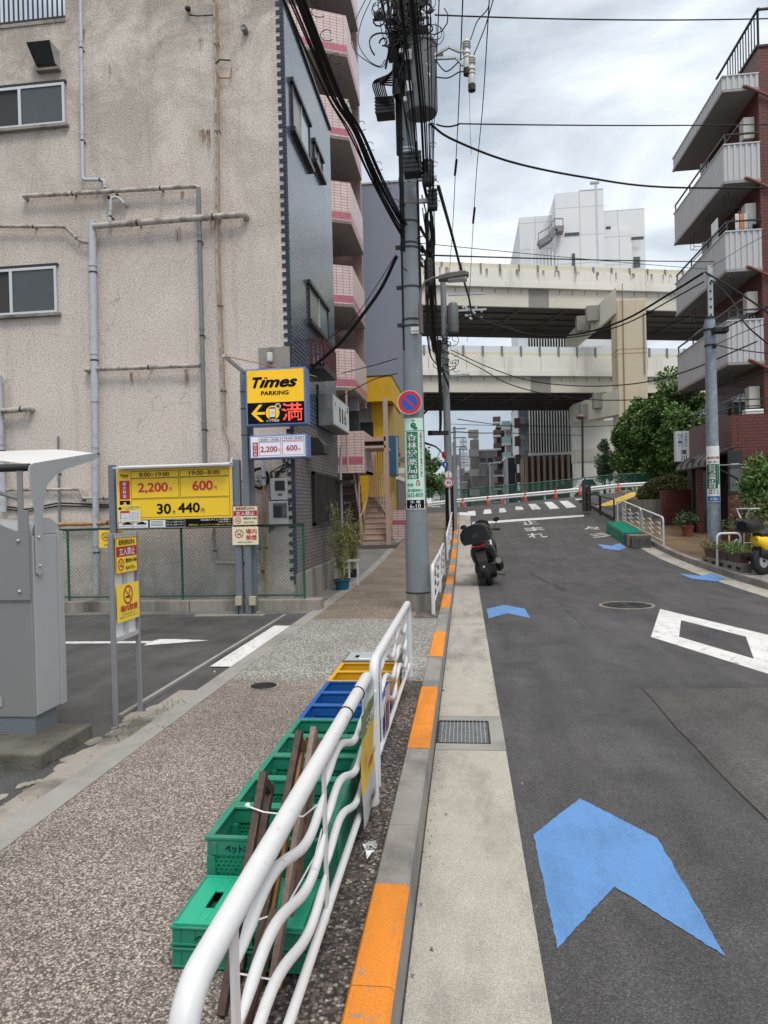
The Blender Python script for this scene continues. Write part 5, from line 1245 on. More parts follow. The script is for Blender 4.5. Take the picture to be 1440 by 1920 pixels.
ctext(m, '荒川医院向い', CP, rp+.003, rot-.0, Zp(922), .25, .045, GREENS, .02); ctext(m, '5632-8035', CP, rp+.003, rot-.0, Zp(931.5), .27, .06, GREENS, .01)
ctext(m, '木 場', CP, rp+.003, rot-.0, Zp(944), .16, .05, SGNW, .02); ctext(m, '6-10', CP, rp+.003, rot-.0, Zp(952.5), .17, .06, SGNW, .01)
# red U-turn arrow and the round green mark
ar = [(rot+.18, Zp(911)), (rot+.18, Zp(903)), (rot+.23, Zp(900.5)), (rot+.33, Zp(900.5)), (rot+.39, Zp(903)), (rot+.39, Zp(907))]
m.tube([(CP[0]+(rp+.004)*math.cos(a_), CP[1]+(rp+.004)*math.sin(a_), z_) for a_, z_ in ar], .007, RED, 6)
m.add([(CP[0]+(rp+.004)*math.cos(a_), CP[1]+(rp+.004)*math.sin(a_), z_) for a_, z_ in ((rot+.28, Zp(907)), (rot+.50, Zp(907)), (rot+.39, Zp(912.5)))], [(0, 1, 2)], RED)
zc = Zp(797); n = 20
def circ(a0, z0, r_): m.add([(CP[0]+(rp+.0025)*math.cos(a0+r_*math.cos(6.283*k/n)/rp), CP[1]+(rp+.0025)*math.sin(a0+r_*math.cos(6.283*k/n)/rp), z0+r_*math.sin(6.283*k/n)) for k in range(n)], [tuple(range(n))], GREENS)
circ(rot-.02, zc, .042); circ(rot+.1, zc-.045, .024); circ(rot+.24, zc-.045, .022)
m.tube([(CP[0]+(rp+.003)*math.cos(rot-.02), CP[1]+(rp+.003)*math.sin(rot-.02), z_) for z_ in (zc+.03, zc+.095)], .004, GREENS, 5)
m.tube([(CP[0]+(rp+.003)*math.cos(a_), CP[1]+(rp+.003)*math.sin(a_), zc+.07) for a_ in (rot-.2, rot+.16)], .004, GREENS, 5)
m.build('lettering', t)
# transformer
tc_ = (-.50, 10.45); z0, z1 = PY(785, 215, 10.45).z, PY(785, 92, 10.45).z
t = thing('transformer', 'grey cylindrical transformer can marked 7 hung near the top of the big pole', 'transformer', (tc_[0], tc_[1], z0))
TG = mat('transformer_grey', (.115, .125, .135), .55, .08, 2)
rt = .245
m = MB(); m.lathe([(.001, .0), (rt*.93, .0), (rt, .05), (rt, z1-z0), (rt+.018, z1-z0+.005), (rt+.018, z1-z0+.035), (rt*.8, z1-z0+.07), (.001, z1-z0+.08)], (tc_[0], tc_[1], z0), TG, 36); m.build('tank', t)
m = MB()
for z in (z0+.28, z1-.24): m.box(tc_[0]-.21, tc_[0]-.11, tc_[1]-.27, tc_[1]-.2, z-.07, z+.08, GALV)
m.box(PXc, tc_[0], PYc-.08, PYc, z0+.2, z0+.28, PIPED); m.box(PXc, tc_[0], PYc-.08, PYc, z1-.25, z1-.17, PIPED); m.build('hanger', t)
m = MB(); m.tube([(tc_[0]+.2, tc_[1], z1-.12), (tc_[0]+.34, tc_[1], z1-.1)], .05, GALV, 12); m.build('bushing', t)
m = MB(); ctext(m, '7', tc_, rt+.003, R(-90)+.55, z0+.36, .05, .12, SGNW, .02); ctext(m, 'T', tc_, rt+.003, R(-90)+.5, z0+.55, .07, .06, SGNW, .0); m.build('lettering', t)
# cut-out arms with white insulators
yi = 10.35
t = thing('cutout_arm', 'steel arms holding two white ribbed insulators to the right of the transformer', 'insulator arm', (.2, yi, 8.4))
for (pts, ins) in (([(812, 105), (842, 88), (862, 97), (872, 95)], (875, 102)), ([(815, 110), (855, 108), (868, 122), (880, 124)], (884, 132))):
    m = MB(); P = [PY(x, y, yi) for x, y in pts]
    for a, b in zip(P, P[1:]): m.bar(a, b, .035, .035, GALV)
    m.build('arm', t)
    c = PY(*ins, yi); m = MB(); pr = [(.012, .34), (.02, .28), (.05, .26)]
    for k in range(3): z = .24-k*.035; pr += [(.055, z), (.062, z-.012), (.04, z-.02)]
    pr += [(.045, .1), (.055, .08), (.06, .065), (.045, .05), (.05, .03), (.058, .01), (.045, -.01), (.052, -.03), (.052, -.16)]
    m.lathe(pr, (c.x, c.y, c.z-.06), mat('porcelain', (.50, .50, .48), .25, .08), 18); m.lathe([(.055, -.15), (.055, -.24), (.001, -.24)], (c.x, c.y, c.z-.06), BLACK, 16); m.build('insulator', t)
def curve3(pts, r, mt, name, label, cat='cable', grp=None, n=14, kind=None, sides=6, root=None):
    """smooth run through points (Catmull-Rom)"""
    P = [Vector(p) for p in pts]; Q = []
    P2 = [P[0]*2-P[1]]+P+[P[-1]*2-P[-2]]
    for i in range(1, len(P2)-2):
        for k in range(n):
            t_ = k/n; a, b, c, d = P2[i-1], P2[i], P2[i+1], P2[i+2]
            Q.append(.5*((2*b)+(c-a)*t_+(2*a-5*b+4*c-d)*t_*t_+(3*b-a-3*c+d)*t_**3))
    Q.append(P[-1]); m = MB(); m.tube(Q, r, mt, sides)
    if root: return m.build(name, root)
    o = m.build(name, org=P[0]); tag(o, label, cat, grp, kind); return o
# leads of the insulators
curve3([PY(882, 75, yi), PY(895, 40, yi), PY(915, 15, yi-.5), PY(918, -20, yi-1)], .008, CABLE, 'lead_cable', 'thin black lead rising from the higher of the two white insulators')
curve3([PY(888, 104, yi), PY(902, 70, yi), PY(913, 40, yi-.4), PY(930, -20, yi-1)], .008, CABLE, 'lead_cable', 'thin black lead rising from the lower of the two white insulators')
curve3([PY(814, 108, yi), PY(830, 130, yi), PY(842, 132, yi), PY(866, 110, yi)], .009, CABLE, 'jumper_cable', 'black jumper looping from transformer to the higher insulator')
curve3([PY(815, 144, yi), PY(840, 146, yi), PY(862, 135, yi), PY(880, 136, yi)], .009, CABLE, 'jumper_cable', 'black jumper running from transformer side to the lower insulator')
curve3([PY(880, 152, yi), PY(881, 215, yi), PY(882, 260, yi), PY(884, 290, yi)], .003, CABLE, 'hanging_wire', 'very thin wire hanging below the lower insulator')
# junction boxes
def closure(q, y, label, tilt=0, ribs=True, round_=False):
    a = PY(q[0], q[3], y); b = PY(q[2], q[1], y); t = thing('cable_closure', label, 'cable closure', ((a+b)/2))
    m = MB(); w = b.x-a.x
    if round_: c = (a+b)/2; m.lathe([(.001, -(b.z-a.z)/2), (w*.42, -(b.z-a.z)/2), (w*.5, -(b.z-a.z)*.4), (w*.5, (b.z-a.z)*.4), (w*.4, (b.z-a.z)/2), (.001, (b.z-a.z)/2)], c, BLACK, 16)
    else: m.box(a.x, b.x, y, y+w*.8, a.z, b.z, BLACK)
    m.build('case', t, bevel=0 if round_ else .015)
    m = MB()
    for k in range(5):
        z = a.z+(b.z-a.z)*(k+.5)/5
        if round_: m.cyl(((a.x+b.x)/2, (a.y+b.y)/2, z-.01), ((a.x+b.x)/2, (a.y+b.y)/2, z+.01), w*.53, DKM)
        else: m.box(a.x-.008, b.x+.008, y-.01, y+.01, z-.012, z+.012, DKM)
    m.build('rib', t); return t
closure((757, 280, 789, 325), 10.2, 'black box closure strapped at the front of the big pole'); closure((792, 300, 813, 348), 10.3, 'black barrel shaped cable closure right of the big pole', round_=True)
closure((803, 352, 819, 392), 10.6, 'small black cable closure under the barrel shaped one'); closure((796, 485, 811, 535), 10.9, 'long black cable closure beside the pole above the street lamp', round_=True)
closure((704, 178, 738, 214), 10.6, 'black finned cable splice hanging left of the transformer'); 
for k in range(7):
    a = PY(706+k*4, 185+k*2, 10.55); curve3([PY(742+k*1.5, 125+k*6, 10.6), PY(728-k*2.2, 140+k*3, 10.4), PY(700+k*3, 155, 10.45), a], .012, CABLE, 'splice_cable', 'black cable curling down into the finned splice left of the transformer', grp='cables curling into the splice')
# street lamp on the pole
sl = thing('street_lamp', 'brown curved arm street lamp with flat head fixed to the big pole', 'street lamp', (PXc+.25, PYc, 5))
BRN = mat('lamp_brown', (.10, .085, .075), .5, .1)
q = [PY(x, y, 10.4) for x, y in ((790, 625), (788, 570), (789, 545), (797, 528), (812, 521), (835, 519))]
m = MB(); m.tube(q, .02, BRN, 10); m.cyl(q[0], q[1], .034, BRN); m.build('arm', sl)
a = PY(822, 523, 10.4); b = PY(879, 516, 10.4)
m = MB(); d = b-a; m.loft([[a+Vector((0, s*.06, t_)) for s, t_ in ((-1, -.03), (1, -.03), (1, .035), (-1, .035))], [a+d*.3+Vector((0, s*.11, t_)) for s, t_ in ((-1, -.035), (1, -.035), (1, .045), (-1, .045))], [a+d*.85+Vector((0, s*.12, t_)) for s, t_ in ((-1, -.03), (1, -.03), (1, .045), (-1, .045))], [b+Vector((0, s*.07, t_)) for s, t_ in ((-1, -.01), (1, -.01), (1, .03), (-1, .03))]], BRN, False); m.build('lamp_head', sl, bevel=.01)
m = MB(); m.box(a.x+.14, b.x-.03, 10.32, 10.48, a.z-.045+.0, a.z-.01, mat('lamp_lens', (.35, .36, .36), .2)); m.build('lens', sl)

# ================================================================= parked black scooter
sc = thing('scooter', 'black maxi scooter with large top box parked on the gutter', 'scooter', (0, 0, 0))
SB = mat('gloss_black', (.010, .010, .011), .22, .2, 3); SM = mat('matt_black', (.02, .02, .021), .55, .15, 6); CHR = mat('chrome', (.5, .5, .5), .2, .05, metal=.9); TL = mat('tail_light', (.45, .010, .015), .25, .1, emit=.12)
# local frame: x right, y forward (away from the viewer), z up
def ring(y, zc, hw_, hh, sx=1, n=14, p=.75):
    out = []
    for j in range(n):
        a = 2*math.pi*j/n; c, s = math.cos(a), math.sin(a); out.append((sx*0+hw_*math.copysign(abs(c)**p, c), y, zc+hh*math.copysign(abs(s)**p, s)))
    return out
def wheel(name, yc, r, w, zc):
    m = MB(); m.lathe([(r*.6, -w*.4), (r*.86, -w*.5), (r*.97, -w*.32), (r, 0), (r*.97, w*.32), (r*.86, w*.5), (r*.6, w*.4)], (0, yc, zc), BLACK, 28, 'x'); o = m.build(name, sc)
    m = MB(); m.lathe([(.03, -w*.4), (r*.6, -w*.25), (r*.6, w*.25), (.03, w*.4)], (0, yc, zc), DKM, 20, 'x'); m.build('rim', o)
wheel('wheel', 0, .26, .13, .26); wheel('wheel', 1.42, .28, .12, .28)
m = MB(); m.loft([ring(-.36, .80, .09, .04), ring(-.30, .76, .17, .09), ring(-.1, .66, .23, .20), ring(.25, .58, .25, .25), ring(.6, .50, .24, .26), ring(.8, .38, .18, .16)], SB); m.build('rear_body', sc)
m = MB(); m.loft([ring(.75, .33, .16, .09), ring(1.0, .45, .17, .2), ring(1.15, .7, .22, .26), ring(1.32, .78, .17, .2), ring(1.5, .68, .06, .1)], SB); m.build('front_fairing', sc)
m = MB(); m.loft([ring(-.15, .84, .12, .03), ring(.1, .86, .16, .05), ring(.35, .82, .17, .05), ring(.75, .78, .13, .05), ring(.9, .72, .09, .03)], SM); m.build('seat', sc)
m = MB(); m.box(-.02, .02, 1.12, 1.16, .8, 1.05, SM); m.ball((-.42, 1.0, 1.0), .05, SGNW, 10, (1, .5, 1)); m.tube([(-.38, .98, 1.02), (-.2, 1.05, 1.06), (0, 1.1, 1.03), (.2, 1.05, 1.06), (.38, .98, 1.02)], .016, SM, 8); m.tube([(-.38, .98, 1.02), (-.27, 1.01, 1.04)], .022, BLACK, 8); m.tube([(.38, .98, 1.02), (.27, 1.01, 1.04)], .022, BLACK, 8); m.build('handlebar', sc)
for s in (-1, 1):
    m = MB(); m.tube([(s*.25, 1.04, 1.06), (s*.33, 1.05, 1.15), (s*.36, 1.05, 1.2)], .008, SM, 6)
    m.loft([[(s*.36+dx*.075, 1.04+dy, 1.24+dz*.05) for dx, dz in ((-1, -.3), (-.3, -1), (.7, -.8), (1, .2), (.4, 1), (-.7, .7))] for dy in (0, .03)], SB); m.build('mirror', sc)
m = MB(); m.loft([[(x, 1.3+(z-.95)*-.35, z) for x, z in ((-.2, .95), (.2, .95), (.17, 1.25), (0, 1.32), (-.17, 1.25))], [(x, 1.31+(z-.95)*-.35, z) for x, z in ((-.2, .95), (.2, .95), (.17, 1.25), (0, 1.32), (-.17, 1.25))]], glass('windscreen', (.05, .05, .055)), False); m.build('windscreen', sc)
m = MB()   # top box
m.loft([[(x*k, y, z) for x, z in ((-.27, .90), (.27, .90), (.31, 1.0), (.30, 1.12), (.2, 1.23), (0, 1.26), (-.2, 1.23), (-.30, 1.12), (-.31, 1.0))] for y, k in ((-.60, .8), (-.56, .95), (-.4, 1.0), (-.15, .98), (-.08, .85))], SB); m.build('top_box', sc)
m = MB(); 
for s in (-1, 1): m.box(s*.16-.05, s*.16+.05, -.57, -.555, 1.13, 1.19, mat('box_pale_patch', (.42, .42, .43), .15, .1))  # two pale glossy patches on the back of the top box
m.box(-.3, .3, -.585, -.575, 1.045, 1.06, DKM); m.box(-.06, .06, -.62, -.59, 1.0, 1.09, SM); m.build('box_trim', sc)
m = MB(); m.box(-.12, .12, -.5, 0, .86, .9, DKM); m.build('rack', sc)
m = MB(); m.prism([(-.16, .83), (-.1, .81), (.1, .81), (.16, .83), (.14, .85), (0, .835), (-.14, .85)], 'xz', -.39, -.3, TL); m.build('tail_light', sc)
m = MB(); m.box(-.09, .09, -.40, -.392, .52, .68, mat('plate_blank', (.07, .045, .05), .5, .2)); m.build('number_plate', sc)
m = MB(); m.prism([(-.07, .33), (.07, .33), (.1, .52), (.1, .72), (-.1, .72), (-.1, .52)], 'xz', -.39, -.37, SM); m.poly([(-.025, -.395, .40), (.025, -.395, .40), (0, -.395, .445)], SGNW); m.build('rear_mudguard', sc)
m = MB(); m.tube([(.22, .35, .26), (.27, .1, .32), (.29, -.22, .46)], [.055, .075, .072], SM, 14); m.lathe([(.0, 0), (.05, 0), (.058, -.02), (.036, -.02), (.034, .05)], (.29, -.23, .465), CHR, 14, 'y'); m.build('exhaust', sc)
for s in (-1, 1):
    m = MB(); m.tube([(s*.16, 0, .26), (s*.16, -.05, .6)], .022, DKM, 8); m.build('shock_absorber', sc)
m = MB(); m.loft([ring(-.12, .34, .22, .10), ring(.1, .36, .24, .16), ring(.6, .36, .22, .16)], SM); m.box(-.2, -.09, -.08, .5, .16, .36, SM); m.tube([(-.1, .45, .2), (-.26, .5, .02), (-.28, .56, .005)], .013, DKM, 6); m.tube([(.1, .3, .2), (.24, .35, .12), (.30, .33, .12)], .012, DKM, 6); m.build('engine_case', sc)
bp = HIT(921, 1100); sc.location = (bp.x, bp.y+.25, bp.z); sc.rotation_euler = (0, R(-13), R(-6)); sc.scale = (1.08, 1.08, 1.08)
hm = thing('mirror_guard', 'small round white reflector beside the scooter handle', 'reflector', (0, 0, 0)) if False else None

# ================================================================= potted bamboo and small green things on the left
def leafblob(m, c, rad, n, size, mt, asp=3.0, droop=.3, seed=0, shell=.35, flat=(1, 1, 1)):
    rr = random.Random(seed); c = Vector(c)
    for _ in range(n):
        while True:
            v = Vector((rr.uniform(-1, 1), rr.uniform(-1, 1), rr.uniform(-1, 1)))
            if shell < v.length < 1: break
        p = c+Vector((v.x*rad[0], v.y*rad[1], v.z*rad[2]))
        d = (v+Vector((rr.gauss(0, .6), rr.gauss(0, .6), rr.gauss(0, .6)-droop))).normalized(); s = d.cross(Vector((rr.gauss(0, 1), rr.gauss(0, 1), rr.gauss(0, 1)))).normalized()
        l = size*rr.uniform(.6, 1.3); w = l/asp
        m.add([p, p+d*l*.5+s*w*.5, p+d*l, p+d*l*.5-s*w*.5], [(0, 1, 2, 3)], mt)
def bamboo(name, base, h, rad, label, pot=None, n=700, seed=1, mt=LEAF4, cat='potted plant', potm=None):
    t = thing(name, label, cat, base); b = Vector(base); rr = random.Random(seed); z0 = 0
    if pot:
        m = MB(); m.lathe([(pot*.72, 0), (pot*.9, pot*1.05), (pot*1.05, pot*1.1), (pot*1.05, pot*1.25), (pot*.95, pot*1.25), (pot*.85, pot*.9), (.001, pot*.9)], b, potm, 24); m.build('pot', t); z0 = pot
    m = MB(); L2 = MB()
    for k in range(16):
        a = rr.uniform(0, 6.28); q = rr.uniform(0, pot or .1)*.6; x, y = b.x+q*math.cos(a), b.y+q*math.sin(a); hh = h*rr.uniform(.6, 1); lx, ly = rr.uniform(-1, 1)*rad*.8, rr.uniform(-1, 1)*rad*.8
        P = [(x+lx*t_*t_, y+ly*t_*t_, b.z+z0+(hh-z0)*t_) for t_ in (0, .25, .5, .75, 1)]; m.tube(P, .005, mat('bamboo_cane', (.22, .2, .08), .5), 5)
        for i in range(n//16):
            t_ = rr.uniform(.12, 1.0)**.8; p = Vector((x+lx*t_*t_, y+ly*t_*t_, b.z+z0+(hh-z0)*t_))+Vector((rr.gauss(0, .05), rr.gauss(0, .05), rr.gauss(0, .03)))
            d = Vector((rr.gauss(0, 1), rr.gauss(0, 1), rr.gauss(-.1, .6))).normalized(); s = d.cross(Vector((rr.gauss(0, 1), rr.gauss(0, 1), 1))).normalized(); l = rr.uniform(.05, .12)
            L2.add([p, p+d*l*.4+s*l*.07, p+d*l-ZU*l*.2, p+d*l*.4-s*l*.07], [(0, 1, 2, 3)], mt)
    m.build('stem_or_dark_core', t); L2.build('foliage', t); return t
POTB = mat('blue_pot', (.01, .09, .14), .4, .1)
bamboo('potted_bamboo', (-2.42, 13.4, .0), 1.75, .3, 'yellowish bamboo in a blue pot against the grey tiled wall', .17, 2000, 3, potm=POTB)
bamboo('potted_bamboo', (-2.6, 15.6, .0), 1.4, .55, 'greener bushy bamboo behind the yellowish one, near the pink stairs', .16, 2000, 8, potm=BLACK)
t = thing('small_white_rail', 'short white painted steel frame beside the blue bamboo pot', 'rail', (-2.25, 14.2, 0))
for x in (-2.38, -2.2): m = MB(); m.box(x-.02, x+.02, 14.0, 14.04, 0, .5, RAILW); m.build('post', t)
m = MB(); m.box(-2.42, -2.16, 13.99, 14.05, .5, .54, RAILW); m.build('bar', t)
# ================================================================= pink tiled building with projecting balconies
BF = 22.0
pk = thing('apartment_building', 'pink tiled apartment building with stacked angular balconies and rose stripes', 'building', (-6, 26, 0))
m = MB(); m.box(-6.2, -4.75, BF+.3, 33, 0, 24, PTILED); m.build('wall', pk)
m = MB(); m.box(-4.75, -3.46, 24.9, 25.15, 5.2, 24, PTILED); m.build('wing_wall', pk)
m = MB(); m.box(-12, -4.4, 16.6, 21.4, 10.0, 24, mat('pink_render', (.38, .28, .26), .6, .1)) if False else m.box(-8, -5.0, 15.5, BF+.3, 0, 9, PTILED); m.build('rear_wall', pk)
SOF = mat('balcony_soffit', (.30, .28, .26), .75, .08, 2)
def balcony(zb, zt, x1=-3.39, y0=BF, name='balcony'):
    t = MB()
    A, B, C_, D = (-5.4, y0-.95), (x1, y0), (x1+.005, 24.75), (-4.8, 24.75); th = .12
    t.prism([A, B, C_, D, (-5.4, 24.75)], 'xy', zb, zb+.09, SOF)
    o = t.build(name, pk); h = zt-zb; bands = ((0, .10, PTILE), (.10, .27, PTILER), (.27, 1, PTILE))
    w = MB(); 
    def off(P, Q, d):
        v = (Vector(Q)-Vector(P)).normalized(); n = Vector((-v.y, v.x)); return (P[0]+n.x*d, P[1]+n.y*d), (Q[0]+n.x*d, Q[1]+n.y*d)
    for P, Q in ((A, B), (B, C_)):
        (Pi, Qi) = off(P, Q, th)
        for a, b, mt in bands:
            z0 = zb+h*a+(.0 if a else -.002); z1 = zb+h*b
            w.add([(P[0], P[1], z0), (Q[0], Q[1], z0), (Q[0], Q[1], z1), (P[0], P[1], z1)], [(0, 1, 2, 3)], mt)
        w.add([(Pi[0], Pi[1], zb+.09), (Qi[0], Qi[1], zb+.09), (Qi[0], Qi[1], zt), (Pi[0], Pi[1], zt), (P[0], P[1], zt), (Q[0], Q[1], zt)], [(3, 2, 1, 0), (3, 4, 5, 2)], PTILE)
    w.build('parapet', o)
    g = MB(); g.tube([(-5.2, y0-.8, zt+.0), (x1-.06, y0+.08, zt+.02)], .012, DKM, 6); g.build('clothes_rail', o)
    return o
for k in range(6): balcony(5.36+k*2.66, 6.67+k*2.66)
m = MB(); m.box(-5.0, -4.65, 25.16, 32.9, 2.5, 24, PTILE); m.build('front_wall', pk)
for k in range(6):
    z = 5.5+k*2.66; m = MB(); m.box(-4.76, -4.72, 22.9, 24.6, z, z+2.0, GLASSD); m.box(-4.72, -4.69, 23.7, 23.75, z, z+2, ALU); m.build('balcony_door', pk)
m = MB(); m.box(-5.4, -3.20, 21.9, 22.3, 2.72, 4.05, PTILE); m.box(-3.2, -3.14, 21.9, 24, 2.72, 4.05, PTILE); m.quad((-5.4, 21.893, 3.0), (-3.19, 21.893, 3.0), (-3.19, 21.893, 3.22), (-5.4, 21.893, 3.22), PTILER); m.box(-5.4, -3.14, 22.3, 24, 2.72, 2.8, SOF); m.build('stair_parapet', pk)
m = MB(); m.box(-8, -3.5, 23.5, 23.6, 4.1, 5.3, GLASSD); m.box(-5.6, -3.5, 23.38, 23.5, 4.9, 5.35, GWALL); m.build('dark_landing', pk)
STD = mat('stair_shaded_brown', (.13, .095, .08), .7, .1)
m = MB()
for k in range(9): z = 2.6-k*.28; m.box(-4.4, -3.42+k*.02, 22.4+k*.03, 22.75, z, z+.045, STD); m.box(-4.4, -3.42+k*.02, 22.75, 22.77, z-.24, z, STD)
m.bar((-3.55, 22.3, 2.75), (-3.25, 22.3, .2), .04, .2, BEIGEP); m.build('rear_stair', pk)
m = MB(); m.box(-8, -3.6, 23.3, 23.35, .1, 2.7, DARK); m.build('entry_shade', pk)  # dark upright sheet, the shade of the entry put into its colour
m = MB(); m.tube([(-3.62, 21.6, 2.75), (-3.62, 21.6, 5.3)], .035, BEIGEP, 10); m.build('column', pk)
# curved outdoor stair with its beige bars
ss = thing('outdoor_stair', 'beige pink outdoor stair with tall vertical bars in front of the yellow wall', 'stair', (-3, 22.5, 0))
stp = [PY(x, y, 22.8) for x, y in ((684, 1038), (728, 1038))]
g0 = ZS(0, 22)+.02
m = MB(); m.box(-3.6, -2.2, 21.9, 24.2, g0-.4, g0+.09, mat('slab_dark', (.10, .095, .09), .8)); m.build('base_slab', ss)
X0, X1 = -3.32, -2.52
NST = 9
for k in range(NST):
    z = g0+.09+.175*k; y = 22.15+.25*k; m = MB(); x1 = X1-.02*k; m.box(X0, x1, y, y+.02, z, z+.155, BEIGEP); m.box(X0, x1, y-.02, y+.27, z+.155, z+.175, DKM if False else BEIGEP); m.box(X0+.01, x1-.01, y-.022, y-.018, z+.15, z+.157, DKM); m.build('step', ss)
m = MB(); zt_ = g0+.09+.175*NST
def Zst(y): return g0+.1+.175*(y-22.15)/.25
m.add([(X0-.03, 22.1, g0+.09), (X0-.03, 24.4, Zst(24.4)-.1), (X0-.03, 24.4, Zst(24.4)+.25), (X0-.03, 22.1, g0+.45)], [(0, 1, 2, 3)], BEIGEP); m.box(X1, X1+.14, 22.08, 22.2, g0, 5.1, BEIGEP); m.box(X0-.06, X0-.02, 22.1, 22.16, g0, 3.85, BEIGEP)
m.add([(X1+.03, 22.16, g0+.05), (X1+.03, 24.4, Zst(24.4)-.1), (X1+.03, 24.4, Zst(24.4)+.25), (X1+.03, 22.16, g0+.45)], [(3, 2, 1, 0)], BEIGEP); m.build('stringer', ss)
m = MB(); m.box(X0-.1, X1+.06, 22.08, 22.2, 3.72, 3.86, BEIGEP); m.box(X0-.1, X1+.06, 22.08, 23.6, 3.5, 3.58, BEIGEP); m.box(X0-.05, X1, 22.2, 22.25, 3.58, 3.72, DARK); m.build('lintel', ss)
BARB = mat('bar_beige', (.52, .40, .34), .5, .06)
m = MB()
for k in range(9):
    u = k/8; x = X0+.02+(X1-X0-.04)*u; y = 24.2-.9*math.sin(u*1.45); z = g0+1.62-.75*u**2.2; m.box(x-.019, x+.019, y-.015, y+.015, z, 3.52, BARB)
m.tube([(X0+.02+(X1-X0-.04)*k/8, 24.2-.9*math.sin(k/8*1.45), g0+1.62-.75*(k/8)**2.2) for k in range(9)], .03, BEIGEP, 8); m.build('bar_screen', ss)
m = MB(); m.tube([(X0-.02, 22.0, g0+.1), (X0-.0, 22.0, g0+1.0), (X0+.1, 23.0, g0+1.6)], .018, BEIGEP, 8); m.tube([(X0+.15, 22.9, 2.0), (X1-.1, 23.3, 2.75)], .018, BEIGEP, 8); m.build('handrail', ss)
# yellow building behind it
yb_ = thing('yellow_building', 'yellow shop building with projecting yellow box above its entrance', 'building', (-4, 29, 0))
m = MB(); m.box(-6, -3.05, 27.6, 33, 0, 5.75, YWALL); m.build('wall', yb_)
m = MB(); m.box(-3.05, -2.75, 27.9, 33.5, .3, 5.7, YWALL2); m.build('side_wall', yb_)
m = MB(); m.box(-6, -2.72, 27.0, 31, 5.75, 6.72, YWALL); m.box(-6, -2.7, 26.98, 31.02, 6.72, 6.76, DKM); m.build('projecting_box', yb_)
m = MB(); m.box(-4.7, -3.55, 27.5, 27.6, 3.6, 5.0, GLASSD); m.build('window', yb_); m = MB(); m.box(-6, -3.62, 27.4, 27.6, 5.0, 5.75, mat('grey_strip', (.14, .14, .145), .7)); m.build('fascia', yb_)
m = MB(); m.box(-2.75, -2.70, 29.2, 29.9, 3.4, 4.6, GLASSD); m.build('side_window', yb_)
m = MB(); m.box(-2.95, -2.70, 28.2, 32, 1.4, 2.7, mat('shop_shutter', (.16, .13, .11), .6, .15)); m.box(-2.9, -2.68, 28.2, 33, 2.72, 2.9, SGNW); m.build('shop_front', yb_)
t = thing('vertical_sign', 'tall dark blue framed sign box projecting from the yellow building', 'shop sign', (-2.7, 26.3, 3.3))
a = PY(728, 892, 25.2); b = PY(741, 816, 25.2); m = MB(); m.box(a.x, b.x+.02, 25.2, 26.0, a.z, b.z, mat('teal_blue', (.03, .10, .17), .4, .1)); m.build('case', t, bevel=.02); m = MB(); m.box(b.x+.02, b.x+.03, 25.25, 25.95, a.z+.05, b.z-.05, mat('sign_pale_blue', (.28, .38, .45), .4, .2)); m.build('face', t)
t = thing('name_board', 'grey board reading KY and katakana between the blue sign and the pole', 'name board', (-2.5, 27.6, 3))
a = PY(739, 868, 27.5); b = PY(757, 857, 27.5); m = MB(); m.box(a.x, b.x+.3, 27.5, 27.56, a.z-.02, b.z+.02, mat('board_grey', (.28, .24, .2), .6, .1)); m.build('board', t); m = MB(); m.text('KYビル', (a.x+.03, 27.497, a.z+.03), XU, ZU, .55, b.z-a.z-.05, INK, .03); m.build('lettering', t)
a = PY(738, 880, 27.5); b = PY(757, 887, 27.5); m = MB(); m.box(a.x, b.x+.3, 27.5, 27.56, b.z, a.z+.04, SGNW); tag(m.build('name_plate', org=(a.x, 27.5, a.z)), 'narrow white plate under the grey KY name board', 'name board')
m = MB(); a = PY(737, 965, 24.5); b = PY(760, 1027, 24.5); m.box(-2.55, -1.9, 24.5, 24.7, b.z, a.z+.15, PTILE); m.quad((-2.55, 24.49, a.z-.35), (-1.9, 24.49, a.z-.35), (-1.9, 24.49, a.z-.2), (-2.55, 24.49, a.z-.2), PTILER); tag(m.build('garden_wall', org=(-2.2, 24.6, b.z)), 'low pink tiled wall with rose stripe just left of the big pole', 'wall')
# blue grey gable wall
gb = thing('grey_building', 'tall blind blue grey rendered wall rising behind the pink balconies', 'building', (-5, 33, 0))
m = MB(); m.box(-14, -2.75, 33.55, 44, 0, PY(700, 345, 33.55).z, GWALL); m.build('wall', gb); m = MB(); z = PY(700, 345, 33.55).z; m.box(-14, -2.72, 33.5, 44, z, z+.08, ALU); m.build('coping', gb)

# ================================================================= red brick apartment house on the right
RXB, RY0, RY1 = 8.35, 22.85, 28.0
rb = thing('apartment_building', 'red brick apartment house with grey corrugated balconies on the right', 'building', (12, 26, 0))
m = MB(); m.box(9.35, 10.15, RY0-.02, 27.2, 0, 15.6, RBRICK); m.box(10.16, 24, RY0-.02, 30, 0, 15.55, RSMOOTH); m.box(9.36, 10.15, 22.2, RY0-.03, 0, 4.1, RBRICK) if False else None; m.build('wall', rb)
m = MB(); m.box(RXB-.03, 10.1, RY0-.65, RY0-.04, 3.0, 4.14, RBRICK); m.box(10.1, 24, RY0-.65, RY0-.04, -.2, 4.14, RBRICK); m.box(7.98, 10.1, RY0-.65, RY0-.04, -.2, 2.998, RBRICK); m.build('lower_front', rb)
m = MB(); YP = PX(1292, 805, RXB-.23).y; m.box(RXB-.23, RXB-.035, RY0-.648, YP, 2.95, 4.14, RBRICK); m.build('parapet', rb)
m = MB(); m.box(RXB-.2, 10.0, RY0-.6, YP, 2.9, 2.95, mat('ceiling_dark', (.06, .055, .05), .8)); m.build('entry_ceiling', rb)
